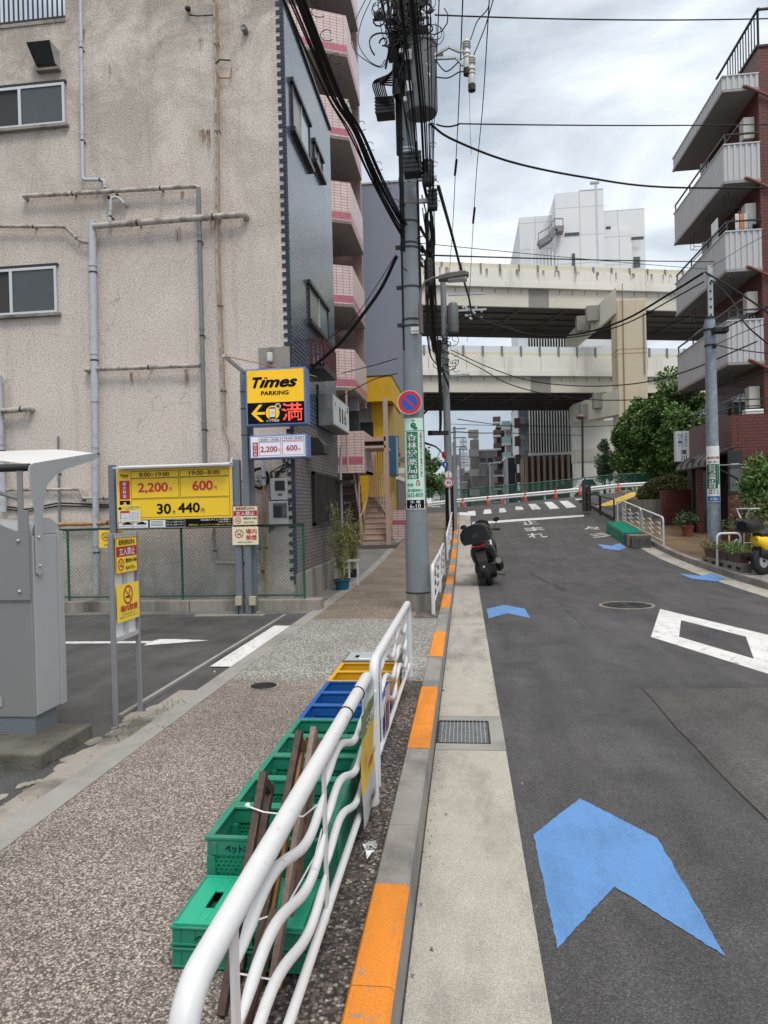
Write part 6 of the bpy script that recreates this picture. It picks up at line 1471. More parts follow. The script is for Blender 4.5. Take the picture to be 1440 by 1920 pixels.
CORR = mat('corrugated_grey', (.46, .465, .48), .5, .06, 2); CSL = mat('balcony_slab', (.27, .265, .255), .75, .1, 2)
def rbalc(zb, zt, rail=True, near=RY0):
    s = MB(); s.box(RXB+.0, 9.4, near, RY1, zb, zb+.10, CSL); o = s.build('balcony', rb)
    w = MB(); P = [(RXB, RY1)]; n = int((RY1-near)/.15)
    prof = []
    def run(a, b, nrm, k):
        for i in range(k):
            for f, d in ((.0, 0), (.38, 0), (.5, .035), (.88, .035)):
                u = (i+f)/k; prof.append((a[0]+(b[0]-a[0])*u+nrm[0]*d, a[1]+(b[1]-a[1])*u+nrm[1]*d))
    run((RXB-.03, RY1), (RXB-.03, near-.03), (-1, 0), 30); run((RXB-.03, near-.03), (9.36, near-.03), (0, -1), 6); prof.append((9.36, near-.03))
    k = len(prof); w.add([(x, y, zb+.07) for x, y in prof]+[(x, y, zt) for x, y in prof], [(i, i+1, k+i+1, k+i) for i in range(k-1)], CORR); w.build('corrugated_panel', o)
    c = MB(); c.box(RXB-.08, RXB+.02, near-.08, RY1, zt, zt+.04, CORR); c.box(RXB+.02, 9.36, near-.08, near+.02, zt, zt+.04, CORR); c.box(RXB-.075, RXB+.0, near-.07, RY1, zb-.02, zb+.068, CSL); c.box(RXB, 9.36, near-.07, near, zb-.02, zb+.068, CSL); c.build('edge_trim', o)
    if rail:
        r = MB(); 
        for z in (zt+.32,): r.box(RXB-.03, RXB+.02, near-.03, RY1, z, z+.045, DKM); r.box(RXB, 9.36, near-.03, near+.02, z, z+.045, DKM)
        for y in (near, near+1.7, near+3.4, RY1-.05): r.box(RXB-.02, RXB+.02, y-.02, y+.02, zt+.04, zt+.32, DKM)
        r.build('railing', o)
        # laundry brackets, heater and unit on each floor
        r = MB()
        for y in (near+.5, near+2.2, near+3.9):
            z = zb-.02
            for dy in (0, .35): r.tube([(RXB+.25, y+dy, z), (RXB+.25, y+dy, z-.5), (RXB+.75, y+dy, z-.55)], .012, DKM, 5)
            r.tube([(RXB+.3, y, z-.52), (RXB+.3, y+.35, z-.52)], .01, DKM, 5)
        r.build('laundry_bracket', o)
    return o
zs_ = [(PX(1357, b, RXB).z, PX(1357, a, RXB).z) for a, b in ((146, 175), (278, 350), (443, 517), (610, 690))]
for i, (zb, zt) in enumerate(zs_): rbalc(zb, zt, i > 0)
BOX = mat('heater_beige', (.50, .48, .44), .5, .05)
for i, (zb, zt) in enumerate(zs_[1:]+[(3.0, 4.14)]):
    m = MB(); m.box(9.0, 9.34, RY0+.25, RY0+.6, zt+.30, zt+.98, BOX); m.build('water_heater', rb, bevel=.02)
    m = MB()
    for k in range(3): m.tube([(9.08+k*.09, RY0+.4, zt+.3), (9.08+k*.09, RY0+.4, zt-.3)], .018, ALU, 6)
    m.build('heater_pipe', rb)
    m = MB(); m.box(9.30, 9.355, RY0+1.0, RY0+2.6, zb+.1, zb+2.1, GLASSD); m.box(9.28, 9.30, RY0+1.75, RY0+1.82, zb+.1, zb+2.1, ALU); m.build('balcony_door', rb)
    m = MB(); m.box(RXB+.2, 9.3, RY0+2.85, RY0+2.89, zb+.2, zb+2.0, mat('partition_grey', (.42, .43, .43), .6, .05)); m.build('partition', rb)
    m = MB(); m.box(9.0, 9.32, RY0+3.4, RY0+3.75, zb+1.3, zb+1.95, BOX); m.build('air_unit', rb, bevel=.02)
    m = MB(); m.tube([(RXB+.5, RY0+.3, zt+.75), (RXB+.5, RY1-.3, zt+.75)], .018, GALV, 6); m.build('clothes_pole', rb)
m = MB(); zz = zs_[2][1]
m.box(RXB+.05, RXB+.06, RY0+.9, RY0+1.5, zz-.1, zz+.85, SGNW); m.build('hung_towel', rb)
m = MB()
for k, c_ in enumerate(((.6, .6, .58), (.5, .22, .1), (.55, .5, .45), (.25, .3, .4))): m.box(RXB+.3+k*.13, RXB+.41+k*.13, RY0+.12, RY0+.14, zz+.0, zz+.62, mat('laundry_%d' % k, c_, .8, .3, 8))
m.build('hung_laundry', rb)
m = MB(); m.box(RXB+.4, RXB+.95, RY0-.1, RY0+.2, 4.2, 4.36, SGNW); m.build('bundle_on_parapet', rb, bevel=.03)
for (zb, zt) in zs_:
    m = MB(); m.tube([(RXB+.55, RY0-.05, zb+.12), (RXB+.6, RY0-.12, zb+.08), (10.25, RY0-.12, zb-.62)], .045, mat('red_pipe', (.16, .05, .045), .5, .1), 8); m.build('drain_pipe', rb)
m = MB(); m.tube([(10.3, RY0-.12, -.1), (10.3, RY0-.12, 14.9)], .07, mat('red_downpipe', (.22, .05, .045), .5, .1), 10); m.build('downpipe', rb)
m = MB(); zr_ = 15.6
for k in range(12): y = RY0+.1+k*.22; m.box(9.4, 9.43, y, y+.025, zr_, zr_+1.15, DKM)
for k in range(4): m.box(9.43+k*.5, 9.45+k*.5, RY0+.06, RY0+.1, zr_, zr_+1.15, DKM)
m.box(9.38, 9.45, RY0, RY0+3.6, zr_+1.15, zr_+1.2, DKM); m.box(9.45, 12, RY0+.03, RY0+.1, zr_+1.15, zr_+1.2, DKM); m.box(9.3, 24, RY0-.06, RY0+4, 15.55, 15.62, DKM); m.build('roof_railing', rb)
m = MB()
for z in (4.58, 4.38): m.box(RXB-.16, RXB-.12, RY0-.6, YP, z, z+.035, DKM); m.box(RXB-.12, 10.0, RY0-.6, RY0-.56, z, z+.035, DKM)
for y in (RY0-.58, RY0+.9, YP-.1): m.box(RXB-.16, RXB-.12, y, y+.04, 4.14, 4.58, DKM)
m.build('parapet_railing', rb)
# ground floor entrance
m = MB(); m.box(7.32, 7.5, 22.9, 23.1, 0, 2.55, RBRICK); m.box(7.25, 7.98, 23.2, 23.3, 0, 2.9, DARK); m.box(7.97, 8.0, RY0-.6, 26, 0, 2.9, DARK); m.box(7.45, 7.8, 23.1, 23.14, .5, 2.5, mat('shop_window', (.05, .05, .05), .2, .5)); m.build('entrance', rb)  # the near-black sheets paint the shade of the recessed doorway
m = MB(); 
for x in (7.4, 7.82): m.box(x, x+.035, 23.06, 23.1, .35, 2.6, mat('bronze_frame', (.16, .13, .09), .4, .1))
m.build('door_frame', rb)
m = MB(); m.box(7.98, 8.42, RY0-.68, RY0-.651, 1.75, 3.05, DKM); m.box(8.03, 8.37, RY0-.70, RY0-.681, 1.82, 2.6, GLASSD); m.box(8.06, 8.3, RY0-.705, RY0-.70, 2.62, 2.66, ALU); m.build('window', rb)
m = MB(); ca, cb = RY0-1.6, RY0+1.9; xa = RXB-1.15      # barrel canopy
arcp = [(xa+.8*(1-math.cos(k/8*math.pi/2)), 2.60+.48*math.sin(k/8*math.pi/2)) for k in range(9)]
CANO = mat('smoked_canopy', (.055, .05, .047), .4, .3, 3)
for k in range(8):
    (u0, w0), (u1, w1) = arcp[k], arcp[k+1]; m.add([(u0, ca, w0), (u0, cb, w0), (u1, cb, w1), (u1, ca, w1)], [(0, 1, 2, 3)], CANO)
o = m.build('canopy', rb)
m = MB()
for j in range(7): y = ca+(cb-ca)*j/6; m.tube([(u, y, w+.012) for u, w in arcp], .022, DKM, 6)
m.tube([(xa, ca, 2.59), (xa, cb, 2.59)], .035, DKM, 8); m.tube([(xa+.05, ca, 2.57), (xa+1.5, ca, 2.57)], .03, DKM, 6); m.tube([(xa+1.1, ca+.1, 1.5), (xa+.7, ca+.1, 2.2), (xa+.1, ca+.1, 2.55)], .03, DKM, 6); m.build('canopy_frame', rb)
# vertical sign of the model shop
a = PY(1268, 860, 24.6); b = PY(1292, 808, 24.6)
t = thing('shop_sign', 'white vertical shop sign with blue katakana and black kanji above the canopy', 'shop sign', ((a.x+b.x)/2, 24.6, a.z))
m = MB(); m.box(a.x, b.x, 24.6, 24.85, a.z-.1, b.z, mat('sign_case_white', (.55, .57, .58), .5, .05)); m.build('case', t, bevel=.01)
w = b.x-a.x; h = b.z-a.z; m = MB(); BL = mat('letter_blue', (.05, .10, .25), .5)
m.vtext('Nゲージ', (a.x+w*.16, 24.596, a.z+h*.42), XU, ZU, w*.28, h*.50, BL, .02); m.vtext('プラモデル', (a.x+w*.60, 24.596, a.z+h*.42), XU, ZU, w*.28, h*.52, BL, .02); m.vtext('深川', (a.x+w*.34, 24.596, a.z-.09), XU, ZU, w*.45, h*.44, INK, .05)
m.box(a.x+w*.5-.008, a.x+w*.5+.008, 24.595, 24.598, a.z+h*.38, b.z-.05, BL); m.build('lettering', t)
# brick forecourt wall, planters and plants
g1 = zr(7.5, 21)+.14
m = MB(); a = PY(1240, 922, 24.9); b = PY(1297, 922, 24.9); m.box(a.x, b.x, 24.9, 25.1, .5, a.z, RBRICK); m.box(a.x-.02, b.x, 24.88, 25.12, a.z, a.z+.04, mat('brick_cap', (.11, .03, .025), .6)); tag(m.build('brick_wall', org=(8, 23, g1)), 'low red brick wall to the left of the entrance canopy', 'wall')
pl = thing('brick_planter', 'low red brick planter with wooden stakes and leafy plants', 'planter', (8, 20.5, g1))
m = MB()
for (x0, x1, ya, yb) in ((7.2, 7.32, 19.8, 21.4), (7.32, 9.6, 19.8, 19.92), (7.32, 9.6, 21.28, 21.4), (9.48, 9.6, 19.92, 21.28)): m.box(x0, x1, ya, yb, g1-.2, g1+.34, RBRICK)
m.box(7.32, 9.48, 19.92, 21.28, g1, g1+.28, SOIL); m.build('box', pl)
m = MB()
for k in range(7): x = 7.45+k*.3; m.box(x, x+.04, 20.0, 20.03, g1+.2, g1+.85+.1*(k % 2), mat('stake_wood', (.30, .20, .10), .7))
m.build('stake', pl); pl.children[-1]['kind'] = 'stuff'
m = MB(); leafblob(m, (8.3, 20.6, g1+.55), (1.1, .6, .35), 900, .11, LEAF2, 2.2, .1, 3, .1); m.build('foliage', pl)
def shrub(name, c, rad, n, size, mt, label, cat='shrub', seed=1, asp=2.2, trunk=True, clumps=14, grp=None):
    rr = random.Random(seed); t = thing(name, label, cat, (c[0], c[1], c[2]-rad[2]), grp); m = MB()
    for k in range(clumps):
        while True:
            v = Vector((rr.uniform(-1, 1), rr.uniform(-1, 1), rr.uniform(-1, 1)))
            if v.length < .85: break
        s = rr.uniform(.25, .45); leafblob(m, (c[0]+v.x*rad[0], c[1]+v.y*rad[1], c[2]+v.z*rad[2]), (rad[0]*s, rad[1]*s, rad[2]*s), n//clumps, size, mt, asp, .2, rr.random(), .25)
    m.build('foliage', t)
    if trunk:
        m = MB()
        for k in range(5): a = rr.uniform(0, 6.28); m.tube([(c[0], c[1], c[2]-rad[2]*1.02), (c[0]+rad[0]*.25*math.cos(a), c[1]+rad[1]*.25*math.sin(a), c[2]-rad[2]*.3), (c[0]+rad[0]*.6*math.cos(a), c[1]+rad[1]*.6*math.sin(a), c[2]+rad[2]*.4)], [.02, .014, .006], BARK, 5)
        m.build('stem_or_dark_core', t)
    return t
shrub('potted_shrub', (6.9, 22.6, g1+.72), (.42, .4, .22), 500, .1, LEAF2, 'small shrub in a terracotta pot before the brick wall', seed=4)
m = MB(); m.lathe([(.13, .0), (.18, .34), (.2, .34), (.2, .38), (.001, .36)], (6.9, 22.6, g1+.1), mat('terracotta', (.22, .06, .04), .7), 18); o = m.build('pot', bpy.data.objects['potted_shrub'])
# right pole with dentist advertisement
rp_ = HIT(1340, 1026, .14); rp_ = Vector((6.35, 18.6, zr(6.35, 18.6)+.14))
pr = PY(1340, 1030, 18.6); PRX = pr.x
up2 = thing('utility_pole', 'mottled galvanised utility pole in front of the red brick house', 'utility pole', (PRX, 18.6, rp_.z))
GM = mat('mottled_zinc', (.22, .26, .31), .5, .28, 9, metal=.2, dirt=(.36, .40, .44), damt=.7, dsc=6, dlo=.47)
zt2 = PY(1322, 595, 18.6).z
m = MB(); m.cyl((PRX, 18.6, rp_.z-.1), (PRX, 18.6, zt2), .17, GM, .125, 24); m.build('shaft', up2)
m = MB(); zt3 = PY(1322, 500, 18.6).z; m.box(PRX-.06, PRX+.06, 18.5, 18.56, zt2-.6, zt3, GALV)
for k in range(8): m.box(PRX-.02, PRX+.02, 18.49, 18.5, zt2-.4+k*.2, zt2-.34+k*.2, DARK)
m.build('top_bracket', up2)
m = MB(); 
for z in (zt2-.05, zt2-.35, zt2-.75): m.cyl((PRX, 18.6, z), (PRX, 18.6, z+.04), .15, DKM, n=18)
m.build('band', up2)
a = PY(1337, 625, 18.3); b = PY(1365, 612, 18.3); m = MB(); m.box(a.x, b.x, 18.2, 18.45, a.z, b.z, BLACK); m.box(PY(1339, 650, 18.3).x, PY(1345, 650, 18.3).x, 18.3, 18.45, PY(1339, 652, 18.3).z, PY(1339, 643, 18.3).z, BLACK); m.build('junction_box', up2, bevel=.03)
C2 = (PRX, 18.6); Z2 = lambda py: PY(1345, py, 18.45).z; r2 = .178; f2 = R(-90)-.3
t = thing('pole_advertisement', 'white and green dentist advertisement with blue foot wrapped round the mottled pole', 'pole advertisement', (PRX, 18.6, Z2(890)))
m = MB(); curved(m, C2, r2, f2-1.0, f2+1.0, Z2(941), Z2(836), SGNW); m.build('sheet', t)
m = MB(); curved(m, C2, r2+.0015, f2-.95, f2+.62, Z2(916), Z2(870), GREENS); curved(m, C2, r2+.0015, f2+.66, f2+.9, Z2(908), Z2(870), GREENS); curved(m, C2, r2+.0015, f2-.9, f2+.9, Z2(940), Z2(930), mat('plate_blue', (.02, .13, .38), .4)); curved(m, C2, r2+.0015, f2-.8, f2+.9, Z2(860), Z2(856), REDL); m.build('panel', t)
m = MB(); s = 'おおつる矯正歯科'; z0, z1 = Z2(915), Z2(871); ch = (z1-z0)/len(s)
for i, c in enumerate(s): ctext(m, c, C2, r2+.004, f2-.15, z1-(i+1)*ch+ch*.05, .17, ch*.9, SGNW, .04)
ctext(m, '3641-8211', C2, r2+.003, f2, Z2(868), .26, .06, INK, .01); ctext(m, '診療 月~土', C2, r2+.003, f2, Z2(921), .24, .05, INK, .02); ctext(m, '休診 木・日', C2, r2+.003, f2, Z2(926), .24, .05, INK, .02); ctext(m, '毎日通院', C2, r2+.003, f2, Z2(859.5), .2, .04, SGNW, .01); ctext(m, '木場6', C2, r2+.004, f2, Z2(938), .2, .07, SGNW, .01); m.build('lettering', t)
# white rail, planters and plants at the kerb on the right
def ZR2(y): return zr(6.2, y)+.14
def xpanel(x0, x1, y, z0, label, H=.75, grp=None):
    t = thing('guard_rail', label, 'guard rail', ((x0+x1)/2, y, z0), grp); r = .028; e = .1
    pts = [(x0, y, z0-.05), (x0, y, z0+H-e)]+[(x0+e*(1-math.cos(a)), y, z0+H-e+e*math.sin(a)) for a in (.5, 1.05)]+[(x0+e, y, z0+H), (x1-e, y, z0+H)]+[(x1-e+e*math.sin(a), y, z0+H-e+e*math.cos(a)) for a in (.5, 1.05)]+[(x1, y, z0+H-e), (x1, y, z0-.05)]
    m = MB(); m.tube(pts, r, RAILW, 10); m.build('top_rail', t)
    m = MB(); m.box(x0+.25, x0+.28, y-.005, y+.005, z0+.05, z0+H, RAILW); m.build('upright', t)
    for h in (.55, .38, .2):
        m = MB(); m.tube([(x0+.27+(x1-x0-.3)*k/16, y, z0+h+.055*math.sin(6.283*k/16+3.1)) for k in range(17)], .016, RAILW, 8); m.build('wave_rail', t)
    return t
G3 = 'white wave guard rails on the far side of the road'
q = PY(1345, 1045, 16.6); q2 = PY(1389, 1045, 16.6); xpanel(q.x, q2.x, 16.6, ZR2(16.6), 'short white wave rail behind the planter troughs on the right', grp=G3)
wl = [(5.72, 20.95, 23.35, 'white wave rail next to the right hand row of crates'), (5.72, 23.45, 26.1, 'white wave rail touching the far end of the right hand crates')]
for x, ya, yb2, lb in wl: wave_panel(x, ya, yb2, lb, zf=lambda y: zr(5.72, y)+.14, grp=G3, H=.85)
# troughs on concrete blocks
CB = thing('concrete_block', 'grey concrete blocks with slots set along the kerb under the troughs', 'concrete block', (5.9, 15.6, ZR2(15.6)))
zk = zr(5.9, 16)+.1; m = MB(); bx0 = 5.72
for k in range(5): a = 15.35+k*.5; m.box(5.78, 5.98, a, a+.49, zk-.1, zk+.22, OLDCON); m.box(5.773, 5.78, a+.12, a+.34, zk+.07, zk+.14, DARK)
m.build('block', CB, bevel=.01)
CB.children[0]['kind'] = 'stuff'
TER = mat('trough_brown', (.10, .055, .045), .6, .12)
for k, lb in enumerate(('nearest of three brown planter troughs by the kerb', 'middle of three brown planter troughs by the kerb', 'farthest of three brown planter troughs by the kerb')):
    y = 15.45+k*.74; t = thing('planter_trough', lb, 'planter', (5.86, y+.35, zk+.22), 'brown planter troughs')
    m = MB(); m.loft([[(5.88+d, y+e_, zk+z) for d, e_ in ((i-.14, i), (.11-i, i), (.11-i, .7-i), (i-.14, .7-i))] for i, z in ((.035, .22), (.0, .42), (-.01, .42), (-.01, .45), (.015, .45), (.02, .4))], TER, False); m.build('trough', t)
    m = MB(); leafblob(m, (5.87, y+.35, zk+.52), (.26, .42, .11), 520, .07, LEAF5 if k else LEAF1, 3, .3, k+1, .0); m.build('plant', t)
shrub('climbing_plant', (6.6, 16.2, ZR2(16)+.85), (.42, .5, .85), 2200, .085, LEAF5, 'tall olive green plant growing through the short white rail', seed=9)
shrub('hedge_bush', (7.75, 17.8, ZR2(17)+1.5), (.85, 1.1, 1.25), 17000, .13, LEAF1, 'large leafy bush at the right edge above the yellow scooter', seed=11, clumps=26)
shrub('sapling', (7.55, 19.4, g1+1.0), (.5, .5, 1.1), 800, .09, LEAF5, 'thin sparse sapling before the red brick wall', seed=13)
# yellow scooter at the right edge
s2 = thing('scooter', 'yellow and black scooter with windscreen parked at the right edge', 'scooter', (0, 0, 0))
YS_ = mat('scooter_yellow', (.80, .50, .01), .25, .05)
def wheel2(yc, parent):
    m = MB(); m.lathe([(.12, -.05), (.2, -.06), (.235, -.04), (.245, 0), (.235, .04), (.2, .06), (.12, .05)], (0, yc, .245), BLACK, 24, 'x'); o = m.build('wheel', parent); m = MB(); m.lathe([(.03, -.04), (.12, -.04), (.12, .04), (.03, .04)], (0, yc, .245), GALV, 16, 'x'); m.build('rim', o)
wheel2(0, s2); wheel2(1.3, s2)
m = MB(); m.loft([ring(-.18, .62, .08, .05), ring(-.05, .55, .15, .14), ring(.25, .5, .19, .16), ring(.55, .42, .15, .12)], YS_); m.build('rear_cowl', s2)
m = MB(); m.loft([ring(-.12, .42, .1, .1), ring(.2, .36, .17, .14), ring(.6, .28, .17, .1), ring(.95, .28, .15, .06)], SM); m.build('lower_body', s2)
m = MB(); m.loft([ring(-.1, .70, .1, .04), ring(.1, .74, .14, .06), ring(.5, .68, .13, .06), ring(.6, .62, .08, .04)], SM); m.build('seat', s2)
m = MB(); m.loft([ring(.85, .4, .17, .12), ring(.95, .65, .19, .22), ring(1.08, .75, .15, .2), ring(1.2, .6, .08, .12)], YS_); m.build('front_shield', s2)
m = MB(); m.loft([ring(-.46, .86, .11, .09), ring(-.42, .86, .16, .12), ring(-.2, .86, .17, .12), ring(-.14, .86, .12, .1)], BLACK); m.build('rear_box', s2)
m = MB(); m.tube([(-.32, .86, .98), (-.1, .92, 1.0), (.1, .92, 1.0), (.32, .86, .98)], .015, SM, 8); m.build('handlebar', s2)
for s in (-1, 1): m = MB(); m.tube([(s*.22, .9, 1.0), (s*.28, .92, 1.15)], .007, CHR, 6); m.lathe([(.001, 0), (.06, 0), (.055, .025), (.001, .035)], (s*.28, .90, 1.2), CHR, 16, 'y'); m.build('mirror', s2)
m = MB(); m.loft([[(x, 1.05-(z-.95)*.3, z) for x, z in ((-.2, .95), (.2, .95), (.22, 1.25), (.12, 1.42), (-.12, 1.42), (-.22, 1.25))], [(x, 1.06-(z-.95)*.3, z) for x, z in ((-.2, .95), (.2, .95), (.22, 1.25), (.12, 1.42), (-.12, 1.42), (-.22, 1.25))]], glass('windscreen_clear', (.10, .11, .12)), False); m.build('windscreen', s2)
m = MB(); m.tube([(-.05, -.42, 1.0), (-.13, -.42, 1.16), (.13, -.42, 1.16), (.05, -.42, 1.0)], .012, ALU, 6); m.tube([(-.13, -.42, 1.16), (-.13, -.2, 1.16), (.13, -.2, 1.16), (.13, -.42, 1.16)], .012, ALU, 6); m.build('rear_rack', s2)
m = MB(); m.ball((-.16, .72, .84), .035, mat('indicator_orange', (.6, .12, .01), .3), 10); m.build('indicator', s2)
m = MB(); m.tube([(-.16, .15, .25), (-.18, -.25, .3)], [.05, .055], DKM, 12); m.build('exhaust', s2)
s2.location = (6.35, 13.9, zr(6.3, 13.9)+.14); q = HIT(1420, 1078, .14); s2.location = (q.x+.1, q.y, q.z); s2.rotation_euler = (0, 0, R(-62)); s2.scale = (1.18, 1.18, 1.18)
sp_ = thing('metal_stand', 'thin rusty metal stand between the troughs and the yellow scooter', 'stand', (5.95, 14.1, ZR2(14)))
q = HIT(1396, 1070, .14); sp_.location = q; m = MB()
for dx in (0, .16): m.tube([(q.x+dx, q.y, q.z), (q.x+dx, q.y, q.z+.95)], .014, PIPES, 6)
for z in (.25, .6, .9): m.tube([(q.x, q.y, q.z+z), (q.x+.16, q.y, q.z+z)], .01, PIPES, 5)
m.build('frame', sp_)
# crates across the road
G4 = 'row of crates on the far side of the road'
cy0 = 21.5; cx = 4.97
rows = [('grey', 'dark grey folded crate at the near end of the row across the road'), ('yel', 'yellow crate next to the grey one across the road'), ('blue', 'blue crate between yellow and green ones across the road')]+[('g', 'green crate across the road, %s from the blue one' % n_) for n_ in ('first', 'second', 'third', 'fourth', 'fifth', 'sixth', 'seventh', 'last')]
HGm = {'grey': (GREYC, HK), 'yel': (YELC, HY), 'blue': (BLUEC, HB), 'g': (GLID, HG)}
y = cy0
for k, (c_, lb) in enumerate(rows):
    mt, me = HGm[c_]; dl = .36 if c_ == 'grey' else .345
    t = thing('open_crate' if k else 'stacked_crate', lb, 'crate', (cx+.3, y+dl/2, zr(cx, y)), G4); z0 = max(zr(cx, y), zr(cx+.5, y+dl)); x0, x1 = cx, cx+.54; dl0 = dl
    m = MB(); h = .32
    for (a, b, c, d) in ((x0, x1, y, y+.02), (x0, x1, y+dl-.05, y+dl-.03), (x0, x0+.02, y+.02, y+dl-.05), (x1-.02, x1, y+.02, y+dl-.05)): m.box(a, b, c, d, z0+h-.09, z0+h, mt); m.box(a, b, c, d, z0-.02, z0+.05, mt)
    for x in (x0, x0+.26, x1-.03):
        for yy in (y, y+dl-.06): m.box(x-.002, x+.03, yy-.002, yy+.03, z0, z0+h-.05, mt)
    m.box(x0+.02, x1-.02, y+.02, y+dl-.03, z0, z0+.01, mt); m.build('frame', t)
    m = MB(); m.box(x0+.005, x0+.008, y+.02, y+dl-.03, z0+.05, z0+h-.09, me); m.box(x0+.02, x1-.02, y+.004, y+.007, z0+.05, z0+h-.09, me); m.build('mesh_panel', t)
    if c_ == 'grey': m = MB(); m.box(x0+.01, x1-.01, y+.01, y+dl-.02, z0+h, z0+h+.015, GREYC); m.build('lid', t)
    y += dl
# fence and little posts at the mouth of the side lane
bf = thing('black_rail', 'dark low bar fence at the corner where the side lane begins', 'fence', (6, 28, .8))
m = MB()
for (xa, ya), (xb, yb2) in (((5.6, 27.0), (5.45, 28.8)), ((5.45, 29.0), (5.2, 31.0))):
    za, zb = zr(xa, ya)+.14, zr(xb, yb2)+.14
    m.tube([(xa, ya, za), (xa, ya, za+.8), (xb, yb2, zb+.8), (xb, yb2, zb)], .03, DKM, 8); m.tube([(xa, ya, za+.4), (xb, yb2, zb+.4)], .02, DKM, 6)
m.build('bar', bf)
bf = thing('board_fence', 'bundle of dark boards strapped to a post by the crossing', 'fence', (5.6, 31, 1))
m = MB(); random.seed(8)
for k in range(6): x = 5.1+k*.06; q = zr(5.2, 31)+.1; m.box(x, x+.05, 30.9+random.uniform(-.1, .1), 31.1, q, q+1.15+random.uniform(-.15, .1), mat('board_dark_%d' % (k % 3), ((.05, .05, .05), (.12, .1, .08), (.03, .03, .035))[k % 3], .6, .3))
m.build('board', bf); bf.children[0]['kind'] = 'stuff'
m = MB(); zz = zr(6.3, 25.9)+.14; m.tube([(5.62, 26.5, zz), (5.62, 26.5, zz+.8), (5.95, 26.7, zz+.8), (5.95, 26.7, zz)], .03, RAILW, 8); tag(m.build('hoop_barrier', org=(6.1, 26.2, zz)), 'white hoop barrier between the wave rails and the dark low fence', 'barrier')
# raised planter with clipped hedge
hp = PY(1210, 965, 27.8); gz = zr(8, 28)+.14
m = MB(); P = [(hp.x-.35+.9*math.cos(a)*.9+.6, 28.6+1.5*math.sin(a)) for a in [math.pi*k/28+math.pi/2 for k in range(29)]]; P += [(12, 27.1), (12, 30.1)]
m.prism(P, 'xy', gz-.4, gz+.55, OLDCON); tag(m.build('planter_wall', org=(hp.x, 26.5, gz)), 'curved raised concrete planter wall under the clipped hedge', 'planter wall')
a = PY(1254, 920, 28.3); t = thing('clipped_hedge', 'wide rounded olive hedge on the curved concrete planter', 'hedge', (a.x, 28.3, a.z-.6)); m = MB()
for k, (dx, dz, rx_, rz_) in enumerate(((0, 0, 1.0, .58), (-.55, -.12, .6, .42), (.6, -.05, .7, .5), (.1, .12, .75, .46))): leafblob(m, (a.x+dx, 28.3+.1*k, a.z+dz), (rx_, .9, rz_), 7000, .08, LEAF5, 1.9, .0, k+3, .72)
m.build('foliage', t); m = MB(); m.ball((a.x, 28.4, a.z-.05), 1, mat('hedge_core_shade', (.02, .022, .01), .9), 16, (1.05, .8, .45)); m.build('stem_or_dark_core', t)  # dark ball added inside the leaves, standing for the hedge's inner shade
# ================================================================= elevated expressway, two decks on a cream pier
HA = math.atan2(.29, 1)
ux = Vector((math.cos(HA), math.sin(HA), 0)); uy = Vector((-math.sin(HA), math.cos(HA), 0)); H0 = Vector((-2, 60, 0))
def HP(s, d, z): v = H0+ux*s+uy*d; return (v.x, v.y, z)
class HM(MB):
    def hbox(m, s0, s1, d0, d1, z0, z1, mt):
        return m.add([HP(s0, d0, z0), HP(s1, d0, z0), HP(s1, d1, z0), HP(s0, d1, z0), HP(s0, d0, z1), HP(s1, d0, z1), HP(s1, d1, z1), HP(s0, d1, z1)],
                     [(0, 3, 2, 1), (4, 5, 6, 7), (0, 1, 5, 4), (1, 2, 6, 5), (2, 3, 7, 6), (3, 0, 4, 7)], mt)
def rusth():
    m, t, b = _base('parapet_rust', .9, 0); b.inputs['Base Color'].default_value = (.22, .12, .07, 1)
    g_ = t.nodes.new('ShaderNodeSeparateXYZ'); t.links.new(_coord(t, 'Generated'), g_.inputs[0])
    al = _mix(t, 1, _ramp(t, g_.outputs['Z'], [(.1, 0), (.95, .75)]), _ramp(t, _noise(t, _coord(t, sc=(9, 9, .6)), 1.5, 5), [(.4, .15), (.6, 1)]), 'MULTIPLY'); t.links.new(al, b.inputs['Alpha']); return m
RUSTH = rusth()
CRF = mat('noise_fence_cream', (.60, .56, .42), .6, .05, .5)
GRP = mat('girder_joint_grey', (.26, .245, .22), .8, .1, .5)
